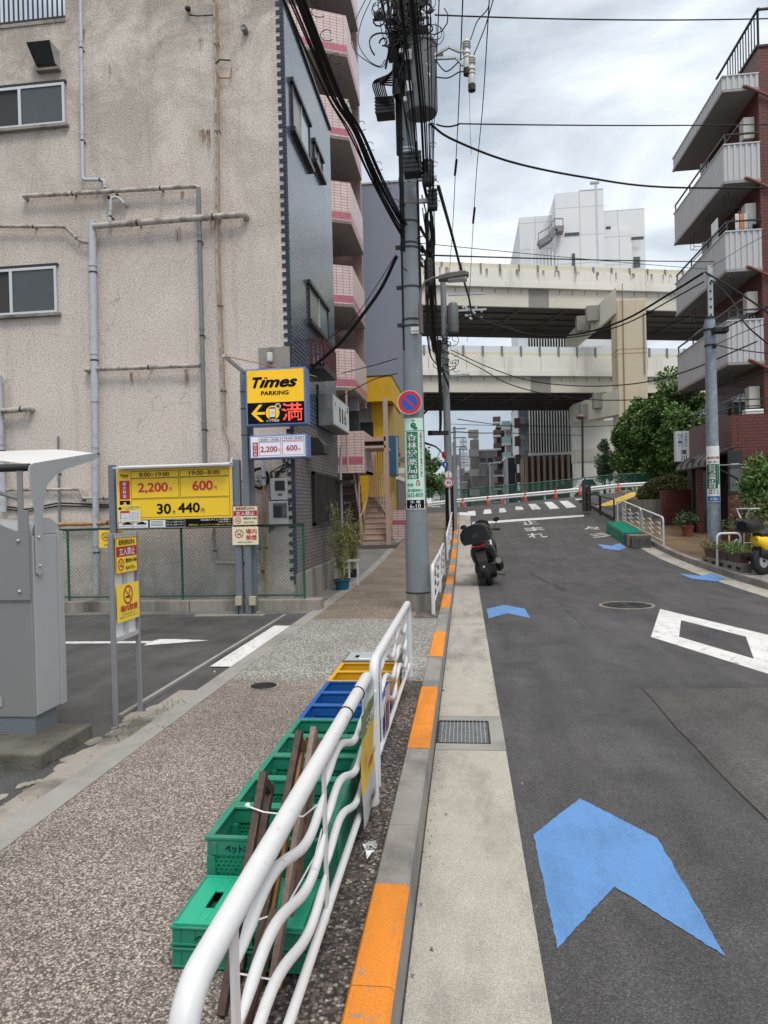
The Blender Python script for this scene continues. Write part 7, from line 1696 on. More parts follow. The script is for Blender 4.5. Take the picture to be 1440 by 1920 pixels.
def deck(label, ztop, zpar, zslab, zgird, zlow, wid, fence, name='expressway_deck', s0=-45, s1=70, stains=True):
    t = thing(name, label, 'elevated road', tuple(H0))
    m = HM(); seg = 3.4; n = int((s1-s0)/seg)
    for i in range(n): m.hbox(s0+i*seg, s0+(i+1)*seg-.035, 0, .25, zslab, zpar, HWC)
    m.build('parapet', t)
    m = HM(); m.hbox(s0, s1, -.05, wid, zslab-.5, zslab-.003, HWC); m.build('deck_slab', t)
    m = HM(); m.hbox(s0, s1, .35, .6, zgird, zslab-.5, HWG)
    for i in range(int((s1-s0)/1.2)): m.hbox(s0+i*1.2, s0+i*1.2+.06, .31, .35, zslab-.9, zslab-.55, GRP)
    m.build('girder', t)
    m = HM()
    for k in range(5): a = s0+14.5*k*1.0+10; m.hbox(a, a+1.9, .335, .348, zgird, zslab-.52, GRP)
    m.build('girder_joint', t)
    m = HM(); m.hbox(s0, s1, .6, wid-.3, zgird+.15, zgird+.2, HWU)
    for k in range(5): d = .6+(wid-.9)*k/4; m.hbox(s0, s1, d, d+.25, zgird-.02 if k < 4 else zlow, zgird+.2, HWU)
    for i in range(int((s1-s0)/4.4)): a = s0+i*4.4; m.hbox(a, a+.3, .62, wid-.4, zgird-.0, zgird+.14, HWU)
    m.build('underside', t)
    m = HM(); n = int((s1-s0)/1.75)
    if fence == 'cream':
        m.hbox(s0, s1, .1, .14, zpar, ztop, CRF); m.build('screen', t); m = HM()
        for i in range(n): a = s0+i*1.75; m.hbox(a, a+.14, .0, .1, zpar-.15, ztop-.02, PIPED)
    else:
        m.hbox(s0, s1, .1, .13, zpar, zpar+(ztop-zpar)*.35, CRF); m.hbox(s0, s1, .1, .12, zpar+(ztop-zpar)*.35, ztop, mat('milky_panel', (.62, .66, .68), .3, .03)); m.build('screen', t); m = HM()
        for i in range(n): a = s0+i*1.75; m.hbox(a, a+.16, .0, .1, zpar-.1, ztop, PIPED)
    m.build('screen_post', t)
    if fence == 'cream':
        m = HM(); random.seed(5)
        for i in range(n):
            for q in range(3):
                a = s0+i*1.75+random.uniform(-.3, .5); w_ = random.uniform(.06, .22); h_ = random.uniform(.3, 1.15); m.add([HP(a, -.012, zpar-h_), HP(a+w_, -.012, zpar-h_), HP(a+w_, -.012, zpar-.02), HP(a, -.012, zpar-.02)], [(0, 1, 2, 3)], RUSTH)
        m.build('rust_streaks', t)['kind'] = 'stuff'
    return t
deck('upper deck of the cream concrete expressway crossing above the street', 22.65, 22.2, 21.1, 19.0, 18.4, 9, 'cream')
deck('lower deck of the cream concrete expressway with pale glass screens', 15.45, 14.6, 13.35, 11.45, 10.9, 8, 'glass')
pr_ = thing('expressway_pier', 'tall cream rust stained pier carrying the cross beams of the expressway', 'pier', (14.5, 58, 0))
pc = PY(1186, 700, 59.5); 
m = MB(); m.box(pc.x-1.22, pc.x+1.12, 59.2, 61.6, -1, PY(1186, 560, 59.2).z, PIERM); m.build('column', pr_, bevel=.08)
m = MB()
for z in (14.1, 13.75): m.box(pc.x-1.235, pc.x+1.135, 59.185, 61.61, z, z+.06, mat('pier_band', (.38, .27, .17), .8))
m.build('band', pr_)
m = MB(); m.tube([(pc.x-.75, 59.12, 19.5), (pc.x-.78, 59.12, 3)], .035, mat('pier_rust_pipe', (.25, .13, .07), .7, .3), 6); m.tube([(pc.x+.9, 59.12, 17), (pc.x+.9, 59.12, 12)], .05, GRP, 6); m.build('drain_pipe', pr_)
# cross beams running back to the left under each deck
def beam(z0, z1, xl, yl, zl0, name):
    m = MB(); a = pc.x-1.22; m.loft([[(a, 59.3, z0), (a, 61.4, z0), (a, 61.4, z1), (a, 59.3, z1)], [(xl, yl, zl0), (xl, yl+2.2, zl0), (xl, yl+2.2, zl0+(z1-z0)*.8), (xl, yl, zl0+(z1-z0)*.8)]], HWG, False); m.build(name, pr_)
beam(17.2, 19.3, 10.4, 68.5, 16.2, 'cross_beam'); beam(8.8, 10.9, 10.2, 66, 9.0, 'cross_beam')
for k, (x, y, z) in enumerate(((11.6, 62.6, 17.9), (11.0, 64.3, 17.5), (11.9, 61.9, 10.2), (11.1, 64, 9.6))): m = MB(); m.box(x-.6, x+.5, y-.4, y+.6, z-.5, z+.8, GRP); m.build('bearing_block', pr_)
a = PY(1125, 850, 67); m = MB(); m.box(a.x-2.2, a.x+1.6, 67, 69.4, -1, 9.2, HWC); m.box(a.x-2.25, a.x+1.65, 66.9, 69.5, 5.4, 6.6, HWG); m.build('rear_column', pr_)
m = MB(); m.box(PY(1085, 620, 69).x, PY(1140, 620, 69).x, 69, 71, 9, 16.6, HWU) if False else m.box(PY(1095, 700, 69).x, PY(1130, 700, 69).x, 69, 71, 6, 16.5, HWG); m.build('inner_column', pr_)
# far left ramp behind the decks
m = HM(); m.hbox(-30, 24, 30, 36, 12.2, 14.5, HWC); o = m.build('ramp', org=HP(0, 30, 12)); 
bpy.data.objects.remove(o)
# thin lamp on the deck
t = thing('lamp_post', 'thin pale lamp post standing on the upper expressway deck', 'lamp post', HP(13.5, 2, 21.1))
a = PY(1121, 495, 66); b = PY(1117, 345, 66); m = MB(); m.tube([a, b], .11, ALU, 8); m.build('pole', t); m = MB(); m.box(b.x-.5, b.x+.3, b.y-.15, b.y+.15, b.z, b.z+.28, GALV); m.build('lamp_head', t, bevel=.05)
q0, q1 = PY(839, 945, 58), PY(1114, 775, 58)
t = thing('lamp_post', 'dark slim street lamp standing before the expressway pier', 'lamp post', (10.9, 56, 0))
a = PY(1092, 905, 56); b = PY(1092, 785, 56); m = MB(); m.tube([(a.x, 56, 1), b], .09, DKM, 8); m.build('pole', t); m = MB(); m.ball((b.x-.15, 56, b.z+.15), .35, mat('lamp_brown_head', (.12, .06, .05), .5), 12, (1, 1, .6)); m.build('lamp_head', t)

# ================================================================= white museum-like building behind
wb = thing('white_building', 'stepped white panelled building rising behind the expressway with outdoor stair', 'building', (17, 95, 0))
def wbk(x0, y0, x1, y1, D, dd, mt, name, dz=0, zb=None):
    a = PY(x0, y1, D); b = PY(x1, y0, D); m = MB(); m.box(a.x, b.x, D, D+dd, a.z if zb is None else zb, b.z, mt); return m.build(name, wb)
PANEL = brick('white_panels', (.62, .64, .655), (.65, .665, .68), (.44, .455, .465), 5.2, 3.6, .06, 0, .6, 0, 0)
wbk(985, 402, 1056, 900, 96, 20, PANEL, 'left_block', zb=0); wbk(1053, 356, 1131, 900, 92, 20, PANEL, 'tall_block', zb=12); wbk(1131, 390, 1208, 900, 94, 20, PANEL, 'right_block', zb=12)
wbk(1086, 352, 1131, 357, 92.5, 10, PANEL, 'roof_step'); wbk(1133, 430, 1184, 900, 93.4, .6, PANEL, 'recess_panel', zb=12)
for q in ((1059, 435, 1086, 442), (1184, 443, 1207, 450), (1073, 475, 1078, 498), (1188, 481, 1200, 502), (1136, 424, 1145, 430)): wbk(*q, 91.9 if q[0] < 1131 else 93.3, .1, GLASSD, 'window')
m = MB(); P = [PY(x, y, 91) for x, y in ((1010, 460), (1030, 448), (1040, 432), (1056, 432))]
for a, b in zip(P, P[1:]): m.bar(a, b, 1.4, .7, PIPED); m.bar(a+ZU*1.5, b+ZU*1.5, .12, .12, PIPED)
for p in P+[P[1].lerp(P[2], .5)]: m.bar(p, p+ZU*1.5, .1, .1, PIPED)
m.build('outdoor_stair', wb)
m = MB()
for k in range(9): a = PY(996+k*6.5, 490, 91.5); m.box(a.x, a.x+.16, 91.3, 91.6, a.z-4, PY(996+k*6.5, 448+k*4.2, 91.5).z, SGNW)
m.build('fin', wb)
# lower glazed part seen between and below the decks
a = PY(993, 850, 78); b = PY(1064, 600, 78); m = MB(); m.box(a.x, b.x, 78, 90, 1, b.z+2, GLASSD); m.build('glass_block', wb)
m = MB(); n = 15
for k in range(n): x = a.x+(b.x-a.x)*k/n; m.box(x, x+.09, 77.6, 77.9, a.z, b.z+1.5, SGNW)
m.box(a.x-.1, b.x, 77.6, 78, a.z-.3, a.z, ALU); m.build('vertical_fin', wb)
a2 = PY(1064, 760, 78.5); b2 = PY(1097, 855, 78.5); m = MB(); m.box(b.x, b2.x, 78.5, 90, b2.z, 20, WPAN); m.build('white_wing', wb)
m = MB(); q = PY(1085, 780, 78.4); r = PY(1092, 848, 78.4); m.box(q.x, q.x+.5, 78.4, 78.5, r.z, PY(1085, 808, 78.4).z, GLASSD); m.build('slot_window', wb)
WDK = mat('facade_brown', (.085, .05, .035), .7, .2, .6); WDF = mat('fin_tan', (.26, .20, .155), .7, .1, 1)
a3 = PY(984, 908, 77); b3 = PY(1097, 852, 77); m = MB(); m.box(a3.x, b3.x, 77.5, 84, -.7, b3.z, WDK); m.build('timber_base', wb)
m = MB()
for k in range(10):
    x = a3.x+.1+k*.64; z0 = a3.z+max(0, (k-3))*.30; m.box(x, x+.28, 77.0, 77.5, z0-1, b3.z, WDF)
m.build('timber_fin', wb)

# ================================================================= street beyond: houses
def wins(t, x0, x1, y, z0, z1, nx, nz, wf=.55, hf=.5, mt=None, name='window', fr=None):
    for j in range(nz):
        for i in range(nx):
            cx = x0+(x1-x0)*(i+.5)/nx; cz = z0+(z1-z0)*(j+.5)/nz; w = (x1-x0)/nx*wf/2; h = (z1-z0)/nz*hf/2
            m = MB(); m.box(cx-w, cx+w, y-.06, y+.02, cz-h, cz+h, mt or GLASSD); m.box(cx-w-.06, cx+w+.06, y-.1, y-.0, cz-h-.1, cz-h, ALU); m.build(name, t)
def bld(px0, px1, pyt, Y, dep, mt, label, name='apartment_block', ybot=-.7, cat='building'):
    a = PY(px0, 935, Y); b = PY(px1, pyt, Y); t = thing(name, label, cat, ((a.x+b.x)/2, Y, ybot)); m = MB(); m.box(a.x, b.x, Y, Y+dep, ybot, b.z, mt); m.box(a.x-.1, b.x+.1, Y-.1, Y+dep, b.z, b.z+.25, ALU if mt is not WPAN else WPAN); m.build('wall', t)
    return t, a.x, b.x, b.z
GB1 = mat('grey_block_wall', (.21, .205, .20), .8, .1, .6); GB2 = mat('brown_block_wall', (.085, .055, .05), .7, .15, .6); GB3 = mat('white_block_wall', (.52, .53, .54), .7, .05, .5); NV = mat('navy_panel', (.010, .014, .03), .4, .2, .3)
t, x0, x1, z1 = bld(898, 928, 845, 112, 14, GB1, 'grey four storey block with wide windows left of the brown balcony tower'); wins(t, x0+.2, x1-.2, 112, 2, z1-.6, 2, 4, .72, .42)
m = MB(); a = PY(884, 940, 114); b = PY(898, 824, 114); m.box(a.x, b.x, 114, 122, -.7, b.z, GB1); m.build('stair_tower', t)
m = MB(); a = PY(881, 940, 110); b = PY(898, 848, 110)
for k in range(4): z = 3+k*3.1; m.box(a.x, b.x, 110, 112, z, z+1.1, mat('block_balcony', (.26, .25, .24), .8))
m.build('balcony', t)
m = MB(); m.ball((PY(891, 822, 115).x, 115, PY(891, 822, 115).z+.2), .5, SGNW, 10); m.tube([PY(897, 846, 114), PY(897, 806, 114)], .05, ALU, 5); m.build('antenna', t)
t, x0, x1, z1 = bld(934, 946, 801, 100, 10, GB2, 'narrow dark brown block with stacked balconies behind the guard rail')
m = MB(); a = PY(927, 900, 99)
for k in range(7): z = 2.0+k*1.85; m.box(a.x, x0+.5, 98.2, 100, z, z+.75, GB2); m.box(a.x-.05, x0+.5, 98.1, 100, z-.2, z, GB3)
m.build('balcony', t)
t, x0, x1, z1 = bld(951, 969, 797, 96, 10, GB3, 'white block with glass balconies beside the brown one')
m = MB(); a = PY(943, 900, 95)
for k in range(5): z = 3.5+k*2.1; m.box(a.x, x0+.6, 94.5, 96, z, z+.85, mat('green_glass', (.28, .42, .42), .15, .1)); m.box(a.x, x0+.6, 94.4, 96, z-.3, z, GB3)
m.build('balcony', t)
t, x0, x1, z1 = bld(952, 970, 858, 88, 8, NV, 'windowless navy blue low block in front of the white one', 'navy_building')
m = MB(); m.box(x0-.02, x0+.12, 87.9, 88, -.7, z1, GB3); m.build('white_edge', t)
t, x0, x1, z1 = bld(975, 989, 752, 84, 12, GB3, 'tall white block with ladder of windows next to the finned glass facade'); wins(t, x0, x1-.3, 84, 2, z1-.4, 1, 6, .6, .62, GLASSB)
m = MB(); a = PY(967, 900, 83.4)
for k in range(6): z = 2+k*2.15; m.box(a.x, x0+.1, 83, 84, z, z+1.1, GB2)
m.build('balcony', t)
m = MB(); a = PY(985, 800, 83.5)
for k, mt in enumerate((DKM, YEL, ALU, YEL, ALU, SGNW)): z = PY(985, 792+k*9.6, 83.5).z; m.box(a.x, a.x+.62, 83.3, 83.6, z-.5, z, mt)
m.build('sign_panel', t)
t, x0, x1, z1 = bld(921, 930, 870, 104, 8, mat('pale_sloping', (.30, .30, .29), .8), 'small pale house with slanting roof between grey and brown blocks', 'house')
t, x0, x1, z1 = bld(862, 882, 886, 125, 12, mat('dull_brown', (.15, .14, .13), .8, .2, .5), 'low dull brown building behind the second pole', 'house'); wins(t, x0, x1, 125, 1, z1-.5, 3, 2, .6, .5)
t, x0, x1, z1 = bld(864, 876, 905, 118, 8, mat('dull_beige', (.28, .26, .22), .8, .2, .5), 'little beige house under the dull brown one', 'house'); wins(t, x0, x1, 118, 1, z1-.5, 2, 2, .5, .5)
TOW = brick('far_tower', (.40, .44, .48), (.42, .46, .5), (.24, .27, .3), 3.2, 2.9, .55, 0, .6, 0)
t, x0, x1, z1 = bld(851, 882, 856, 330, 30, TOW, 'pale distant high rise between the second pole and the grey block', 'high_rise', ybot=-.7)
m = MB(); a = PY(862, 850, 335); b = PY(876, 822, 335); m.box(a.x, b.x, 335, 350, 10, b.z, TOW); m.build('rear_tower', t)
# cranes far off
t = thing('tower_crane', 'thin pale construction crane far beyond the green tree', 'crane', (-15, 300, 0))
m = MB(); m.bar(PY(816, 872, 300), PY(826, 842, 300), .7, .7, GALV); m.bar(PY(812, 880, 300), PY(816, 872, 300), .7, .7, GALV); m.bar(PY(818, 885, 300), PY(830, 868, 300), .5, .5, GALV); m.build('jib', t)

# ================================================================= cross street guard rail, green fence, cones
def railz(x): return zr(x, 42.2)
gb_ = thing('crash_barrier', 'long white corrugated crash barrier along the crossing bridge approach', 'crash barrier', (3, 42.3, 1.5))
XA, XB = -8, 11.6; n = 46
m = MB(); prof = [(-.00, .0), (-.05, .025), (-.06, .065), (-.0, .11), (.0, .14), (-.06, .18), (-.05, .22), (0, .25)]
rings = []
def RZ(x): return {0: 0}.get(0, 0)
RP = [(p.x, p.z) for p in (PY(620, 966, 42), PY(797, 950, 42), PY(853, 943, 42), PY(1000, 930, 42), PY(1100, 921, 42), PY(1159, 914, 42), PY(1212, 911, 42), PY(1260, 910, 42))]
def rzb(x): return lerp(RP, x)-.02
for i in range(n+1):
    x = XA+(XB-XA)*i/n; rings.append([(x, 42.0+dy, rzb(x)+h) for dy, h in prof])
vs = [p for r in rings for p in r]; k = len(prof)
m.add(vs, [(i*k+j, (i+1)*k+j, (i+1)*k+j+1, i*k+j+1) for i in range(n) for j in range(k-1)], WHITE, True); m.build('beam', gb_)
for i in range(10): x = XA+1+i*2.35; m = MB(); m.cyl((x, 42.1, rzb(x)-.9), (x, 42.1, rzb(x)+.28), .06, RAILW, n=10); m.build('post', gb_)
gf = thing('green_fence', 'low green mesh fence behind the white crash barrier', 'fence', (3, 44, 1.5))
FGM = holes('fence_green_mesh', (.02, .16, .11), .5, (.10, .10), .009)
m = MB()
for i in range(n): x = XA+(XB-XA)*i/n; x2 = XA+(XB-XA)*(i+1)/n; a, b = rzb(x), rzb(x2); m.quad((x, 44.5, a-.9), (x2, 44.5, b-.9), (x2, 44.5, b+.86), (x, 44.5, a+.86), FGM); 
m.build('mesh', gf)
m = MB(); m.tube([(XA+(XB-XA)*i/n, 44.5, rzb(XA+(XB-XA)*i/n)+.86) for i in range(n+1)], .035, FENG, 6); m.tube([(XA+(XB-XA)*i/n, 44.5, rzb(XA+(XB-XA)*i/n)+.1) for i in range(n+1)], .03, FENG, 6); m.build('rail', gf)
for i in range(16): x = XA+.5+i*1.5; m = MB(); m.box(x-.035, x+.035, 44.44, 44.5, rzb(x)-1, rzb(x)+.9, FENG); m.build('post', gf)
def cone(px, py, Y, label):
    a = PY(px, py, Y); t = thing('traffic_cone', label, 'traffic cone', a, 'orange traffic cones before the crash barrier')
    OC = mat('cone_orange', (.42, .075, .03), .6, .1); m = MB(); m.box(a.x-.19, a.x+.19, Y-.19, Y+.19, a.z, a.z+.04, OC); m.build('base', t)
    m = MB(); m.lathe([(.12, .04), (.085, .25), (.025, .55), (.001, .57)], a, OC, 14); m.build('body', t); m = MB(); m.lathe([(.118, .2), (.09, .36), (.117, .2)], a, mat('cone_band', (.55, .3, .25), .5), 14) if False else m.lathe([(.092, .24), (.066, .36)], a, mat('cone_band', (.62, .33, .27), .5), 14); m.build('band', t)
    m = MB(); m.tube([(a.x, Y, a.z+.55), (a.x, Y, a.z+.68)], .018, OC, 6); m.build('tip', t)
for px, py, lb in ((800, 956, 'orange cone seen just left of the second utility pole'), (868, 951, 'orange cone just right of the second utility pole'), (915, 947, 'orange cone above the first whole crossing bar'), (985, 940, 'orange cone near the middle of the crossing'), (1042, 934, 'orange cone above the last wide crossing bars'), (1088, 929, 'orange cone before the white parked car'), (1160, 922, 'orange cone at the right end beyond the boards')):
    cone(px, py, 41.3, lb)
cone(941, 944, 44, 'small orange cone behind the crash barrier beam')
# small white car and signs behind the barrier
cr1 = thing('parked_car', 'white car roof showing behind the crash barrier near the pier', 'car', (8, 50, 2)); a = PY(1075, 930, 50); b = PY(1125, 906, 50)
m = MB(); L_ = b.x-a.x; zb = a.z-.3
m.loft([[(a.x+L_*u, 50+d, zb+w*1.5) for u, w in ((0, .1), (0, .45), (.06, .6), (.22, .66), (.34, .98), (.5, 1.03), (.75, 1.0), (.9, .68), (1, .6), (1, .1))] for d in (0, 1.6)], mat('car_white', (.7, .71, .72), .25, .03), False); m.build('body', cr1, bevel=.06)
m = MB(); m.prism([(a.x+L_*.27, zb+1.03), (a.x+L_*.36, zb+1.42), (a.x+L_*.74, zb+1.42), (a.x+L_*.85, zb+1.06)], 'xz', 49.97, 49.99, GLASSD); m.build('side_window', cr1)
for u in (.2, .8):
    m = MB(); m.lathe([(.01, 0), (.3, 0), (.3, .18)], (a.x+L_*u, 49.92, zb+.25), BLACK, 18, 'y'); m.build('wheel', cr1)
fs_ = thing('petrol_sign', 'tall white sign tower with blue and red emblem beside the green tree', 'sign tower', (-3, 58, 0))
a = PY(809, 945, 56); b = PY(827, 886, 56); w = b.x-a.x; m = MB(); m.box(a.x, b.x-.0, 56, 56.6, 0, b.z, SGNW); m.box(b.x, b.x+.25, 56.05, 56.6, 0, b.z-.1, PIPED); m.build('tower', fs_, bevel=.05)
def zq(py): return PY(815, py, 56).z
m = MB(); m.quad((a.x+.04, 55.99, zq(917)), (b.x-.04, 55.99, zq(917)), (b.x-.04, 55.99, zq(902)), (a.x+.04, 55.99, zq(902)), NAVY)
m.poly([(a.x+w*.35, 55.98, zq(918)), (b.x-.03, 55.98, zq(918)), (b.x-.03, 55.98, zq(903))], SGNW); m.quad((a.x+w*.3, 55.975, zq(919)), (b.x-.04, 55.975, zq(919)), (b.x-.04, 55.975, zq(912)), (a.x+w*.55, 55.975, zq(912)), RED)
m.disc((a.x+w*.45, 55.98, zq(893.5)), w*.22, INK, 'y', 20, w*.12); m.quad((a.x+w*.1, 55.98, zq(899)), (b.x-.1, 55.98, zq(899)), (b.x-.1, 55.98, zq(898)), (a.x+w*.1, 55.98, zq(898)), INK)
for y_ in (924, 928, 936): m.quad((a.x+w*.3, 55.98, zq(y_+1)), (b.x-.1, 55.98, zq(y_+1)), (b.x-.1, 55.98, zq(y_)), (a.x+w*.3, 55.98, zq(y_)), ORANGE if y_ > 930 else REDL)
m.build('emblem', fs_)

# ================================================================= trees
def tree(name, c, rad, H, n, size, mt, label, seed=1, clumps=40, base=None, cat='tree', shape=None, gap=.0):
    rr = random.Random(seed); b = base or (c[0], c[1], -.7); t = thing(name, label, cat, b)
    cl = []
    while len(cl) < clumps:
        v = Vector((rr.uniform(-1, 1), rr.uniform(-1, 1), rr.uniform(-1, 1)))
        if v.length > 1: continue
        if shape == 'cone':
            k = .25+.75*(1-(v.z+1)/2); v = Vector((v.x*k, v.y*k, v.z))
        if v.length < .45 and rr.random() < .6: continue
        cl.append(v)
    m = MB()
    for v in cl:
        s = rr.uniform(.16, .30)
        leafblob(m, (c[0]+v.x*rad[0], c[1]+v.y*rad[1], c[2]+v.z*rad[2]), (rad[0]*s*1.15, rad[1]*s*1.15, rad[2]*s*.85), int(n/clumps*rr.uniform(.6, 1.4)), size, mt, 1.5, .25, rr.random(), .3)
    m.build('crown', t)
    m = MB(); tr = Vector(b); top = Vector((c[0], c[1], c[2]+rad[2]*.5)); r0 = max(.1, rad[0]*.07)
    m.tube([tr, tr.lerp(top, .3)+Vector((.1, 0, 0)), tr.lerp(top, .6), top], [r0, r0*.8, r0*.5, r0*.15], BARK, 8)
    for v in cl[::3]:
        p = tr.lerp(top, rr.uniform(.35, .7)); q = Vector((c[0]+v.x*rad[0], c[1]+v.y*rad[1], c[2]+v.z*rad[2])); m.tube([p, p.lerp(q, .5)+ZU*.1, q], [r0*.35, r0*.2, r0*.08], BARK, 5)
    m.build('trunk', t); return t
def at(px, py, Y): p = PY(px, py, Y); return (p.x, p.y, p.z)
tree('broadleaf_tree', at(1202, 836, 47), (1.65, 2.0, 2.9), 0, 26000, .22, LEAF1, 'dense green broadleaf tree in front of the cream pier', 31, 70)
tree('broadleaf_tree', at(1265, 812, 45), (2.5, 2.2, 3.6), 0, 34000, .22, LEAF1, 'larger green broadleaf tree touching the red brick house', 32, 80)
tree('conifer', at(1133, 866, 49), (.92, .9, 1.4), 0, 6500, .12, LEAF3, 'small bluish green bushy tree left of the two big trees', 33, 46, shape='cone')
tree('broadleaf_tree', at(796, 895, 50), (1.35, 1.5, 2.0), 0, 7000, .2, LEAF1, 'green tree peeking out to the right of the big pole', 34, 36)
sh = [at(1165, 925, 46)]

# ================================================================= second pole and those beyond
P2 = Vector((-.63, 27.0, ZS(0, 27)))
u3 = thing('utility_pole', 'slim second utility pole with small transformer further up the street', 'utility pole', P2)
a = PY(844, 985, 27); P2x = a.x; t2 = PY(866, 530, 27)
tx = PY(838, 525, 27)
m = MB(); m.cyl((P2x, 27, P2.z-.2), (P2x-.05, 27, tx.z), .16, POLEC, .11, 18); m.build('shaft', u3)
m = MB(); m.cyl((P2x, 27, P2.z), (P2x, 27, P2.z+1.8), .172, BLACK, .168, 18); m.cyl((P2x, 27, P2.z+1.8), (P2x, 27, P2.z+2.9), .166, mat('stripe_grey', (.25, .25, .25), .6), .164, 18); m.build('sleeve', u3)
m = MB(); m.box(P2x+.16, P2x+.28, 26.9, 27.0, P2.z, P2.z+3.4, mat('grey_post', (.22, .23, .23), .5)); m.build('side_post', u3)
c = PY(846, 600, 26.9); m = MB(); m.lathe([(.001, -.55), (.18, -.53), (.2, -.45), (.2, .5), (.15, .6), (.001, .6)], (c.x+.08, 26.75, c.z), TG, 20); m.build('transformer_can', u3)
m = MB()
for y0_, x0_, x1_ in ((527, 830, 868), (553, 840, 910), (583, 848, 912), (705, 845, 880)):
    a = PY(x0_, y0_, 27); b = PY(x1_, y0_-3, 27); m.bar(a, b, .07, .07, GALV)
m.build('cross_arm', u3)
m = MB(); random.seed(31)
for k in range(16): a = PY(random.uniform(868, 905), random.uniform(574, 598), 27); m.ball(a, .05, mat('porcelain', (.5, .5, .48)), 8)
m.build('insulator', u3)
m = MB(); c = PY(848, 640, 26.85)
for k in range(30):
    p = Vector((P2x+random.uniform(-.35, .4), 26.85, c.z+random.uniform(-1.3, .5))); r_ = random.uniform(.08, .28); a0 = random.uniform(0, 6); al = random.uniform(2, 5)
    m.tube([p+Vector((r_*math.cos(a0+al*i/8), .05*i*.2, r_*.8*math.sin(a0+al*i/8))) for i in range(9)], .012, CABLE, 4)
m.build('cable_tangle', u3)
# signs on the second pole
def dsign(px, py, r, Y, label, kind):
    c = PY(px, py, Y); t = thing('traffic_sign', label, 'traffic sign', c); m = MB(); m.lathe([(.001, 0), (r, 0), (r, .015), (.001, .015)], c, GALV, 30, 'y'); m.box(c.x-.03, c.x+.03, Y+.015, Y+.2, c.z-.05, c.z+.05, GALV); m.build('plate', t)
    m = MB(); y = Y-.002; m.disc((c.x, y, c.z), r, SGNW, 'y', 32)
    if kind == '30': m.disc((c.x, y-.002, c.z), r*.96, RED, 'y', 32, r*.72); m.text('30', (c.x-r*.46, y-.003, c.z-r*.32), XU, ZU, r*.92, r*.64, mat('sign_text_blue', (.03, .07, .25), .5), .05)
    elif kind == 'end': m.quad((c.x-r*.28, y-.002, c.z-r*.8), (c.x-r*.05, y-.002, c.z-r*.8), (c.x+r*.28, y-.002, c.z+r*.8), (c.x+r*.05, y-.002, c.z+r*.8), mat('sign_text_blue', (.03, .07, .25), .5))
    elif kind == 'blue': m.disc((c.x, y-.002, c.z), r*.97, NAVY, 'y', 32); m.quad((c.x-.02, y-.004, c.z-r*.5), (c.x+.02, y-.004, c.z-r*.5), (c.x+.02, y-.004, c.z+r*.4), (c.x-.02, y-.004, c.z+r*.4), SGNW)
    elif kind == 'red': m.disc((c.x, y-.002, c.z), r*.97, RED, 'y', 32)
    m.build('face', t)
dsign(841, 905, .19, 26.0, 'round speed limit 30 sign with red rim on the second pole', '30')
dsign(841, 890, .13, 26.05, 'small round white sign with dark slash above the 30 sign', 'end')
dsign(835, 871, .13, 26.8, 'round blue sign half hidden behind the second pole', 'blue')
dsign(836, 853, .17, 26.9, 'round red sign half hidden behind the second pole, above the blue one', 'red')
m = MB(); c = PY(841, 905, 26.0); m.tube([(c.x+.02, 26.06, ZS(0, 26)), (c.x+.02, 26.06, c.z+.4)], .03, RAILW, 8); tag(m.build('sign_post', org=(c.x, 26.06, ZS(0, 26))), 'thin white post holding the speed limit sign', 'post')
for (px, yt, yb_2, Y, r, lb) in ((852, 800, 945, 62, .16, 'third utility pole, thin and dark, just right of the second one'), (862, 840, 940, 85, .15, 'fourth utility pole, smallest, with crossarms near the far tower')):
    a = PY(px, yt, Y); t = thing('utility_pole', lb, 'utility pole', (a.x, Y, 0)); m = MB(); m.cyl((a.x, Y, 0), a, r, POLEC, r*.7, 10); m.build('shaft', t)
    m = MB(); [m.bar((a.x-.2, Y, a.z-k*.8-.2), (a.x+1.0, Y, a.z-k*.8-.2), .08, .08, DKM) for k in range(3)]; m.build('cross_arm', t)
    m = MB(); m.box(a.x+.1, a.x+.5, Y-.2, Y+.2, a.z-3.4, a.z-2.5, PIPED); m.build('transformer_can', t)
# lattice frames seen through the gap on the right
# ================================================================= overhead cables
def wire(p, q, sag, r, name, label, grp=None, n=16, wob=0, cat='cable', seed=0, sides=6):
    rr = random.Random(seed); a = Vector(p); b = Vector(q); P = []
    for i in range(n+1):
        t_ = i/n; v = a.lerp(b, t_); v.z -= sag*4*t_*(1-t_)
        if wob and 0 < i < n: v += Vector((rr.gauss(0, wob), 0, rr.gauss(0, wob)))
        P.append(v)
    m = MB(); m.tube(P, r, CABLE, sides); o = m.build(name, org=a); tag(o, label, cat, grp); return o
wire(PY(815, 28, 10.7), PY(1500, 33, 14), .06, .011, 'overhead_cable', 'highest black cable crossing the sky to the right')
wire(PY(862, 232, 10.7), PY(1500, 232, 14), .03, .010, 'overhead_cable', 'straight black cable crossing the sky level with the transformer bottom')
wire(PY(818, 233, 10.7), PY(862, 232, 10.7), .04, .012, 'overhead_cable', 'short stay from the pole to the straight crossing cable')
curve3([PY(806, 232, 10.7), PY(850, 262, 11), PY(960, 304, 12), PY(1100, 333, 13), PY(1250, 351, 14.2), PY(1500, 352, 16)], .018, CABLE, 'overhead_cable', 'thick twisted black cable sagging from the big pole to the right')
wire(PY(790, 478, 11), PY(1440, 490, 30), .05, .013, 'overhead_cable', 'thin cable crossing just in front of the upper deck railing')
wire(PY(780, 455, 11), PY(1330, 505, 18.6), .02, .006, 'overhead_cable', 'very thin wire slanting over the top of the upper deck')
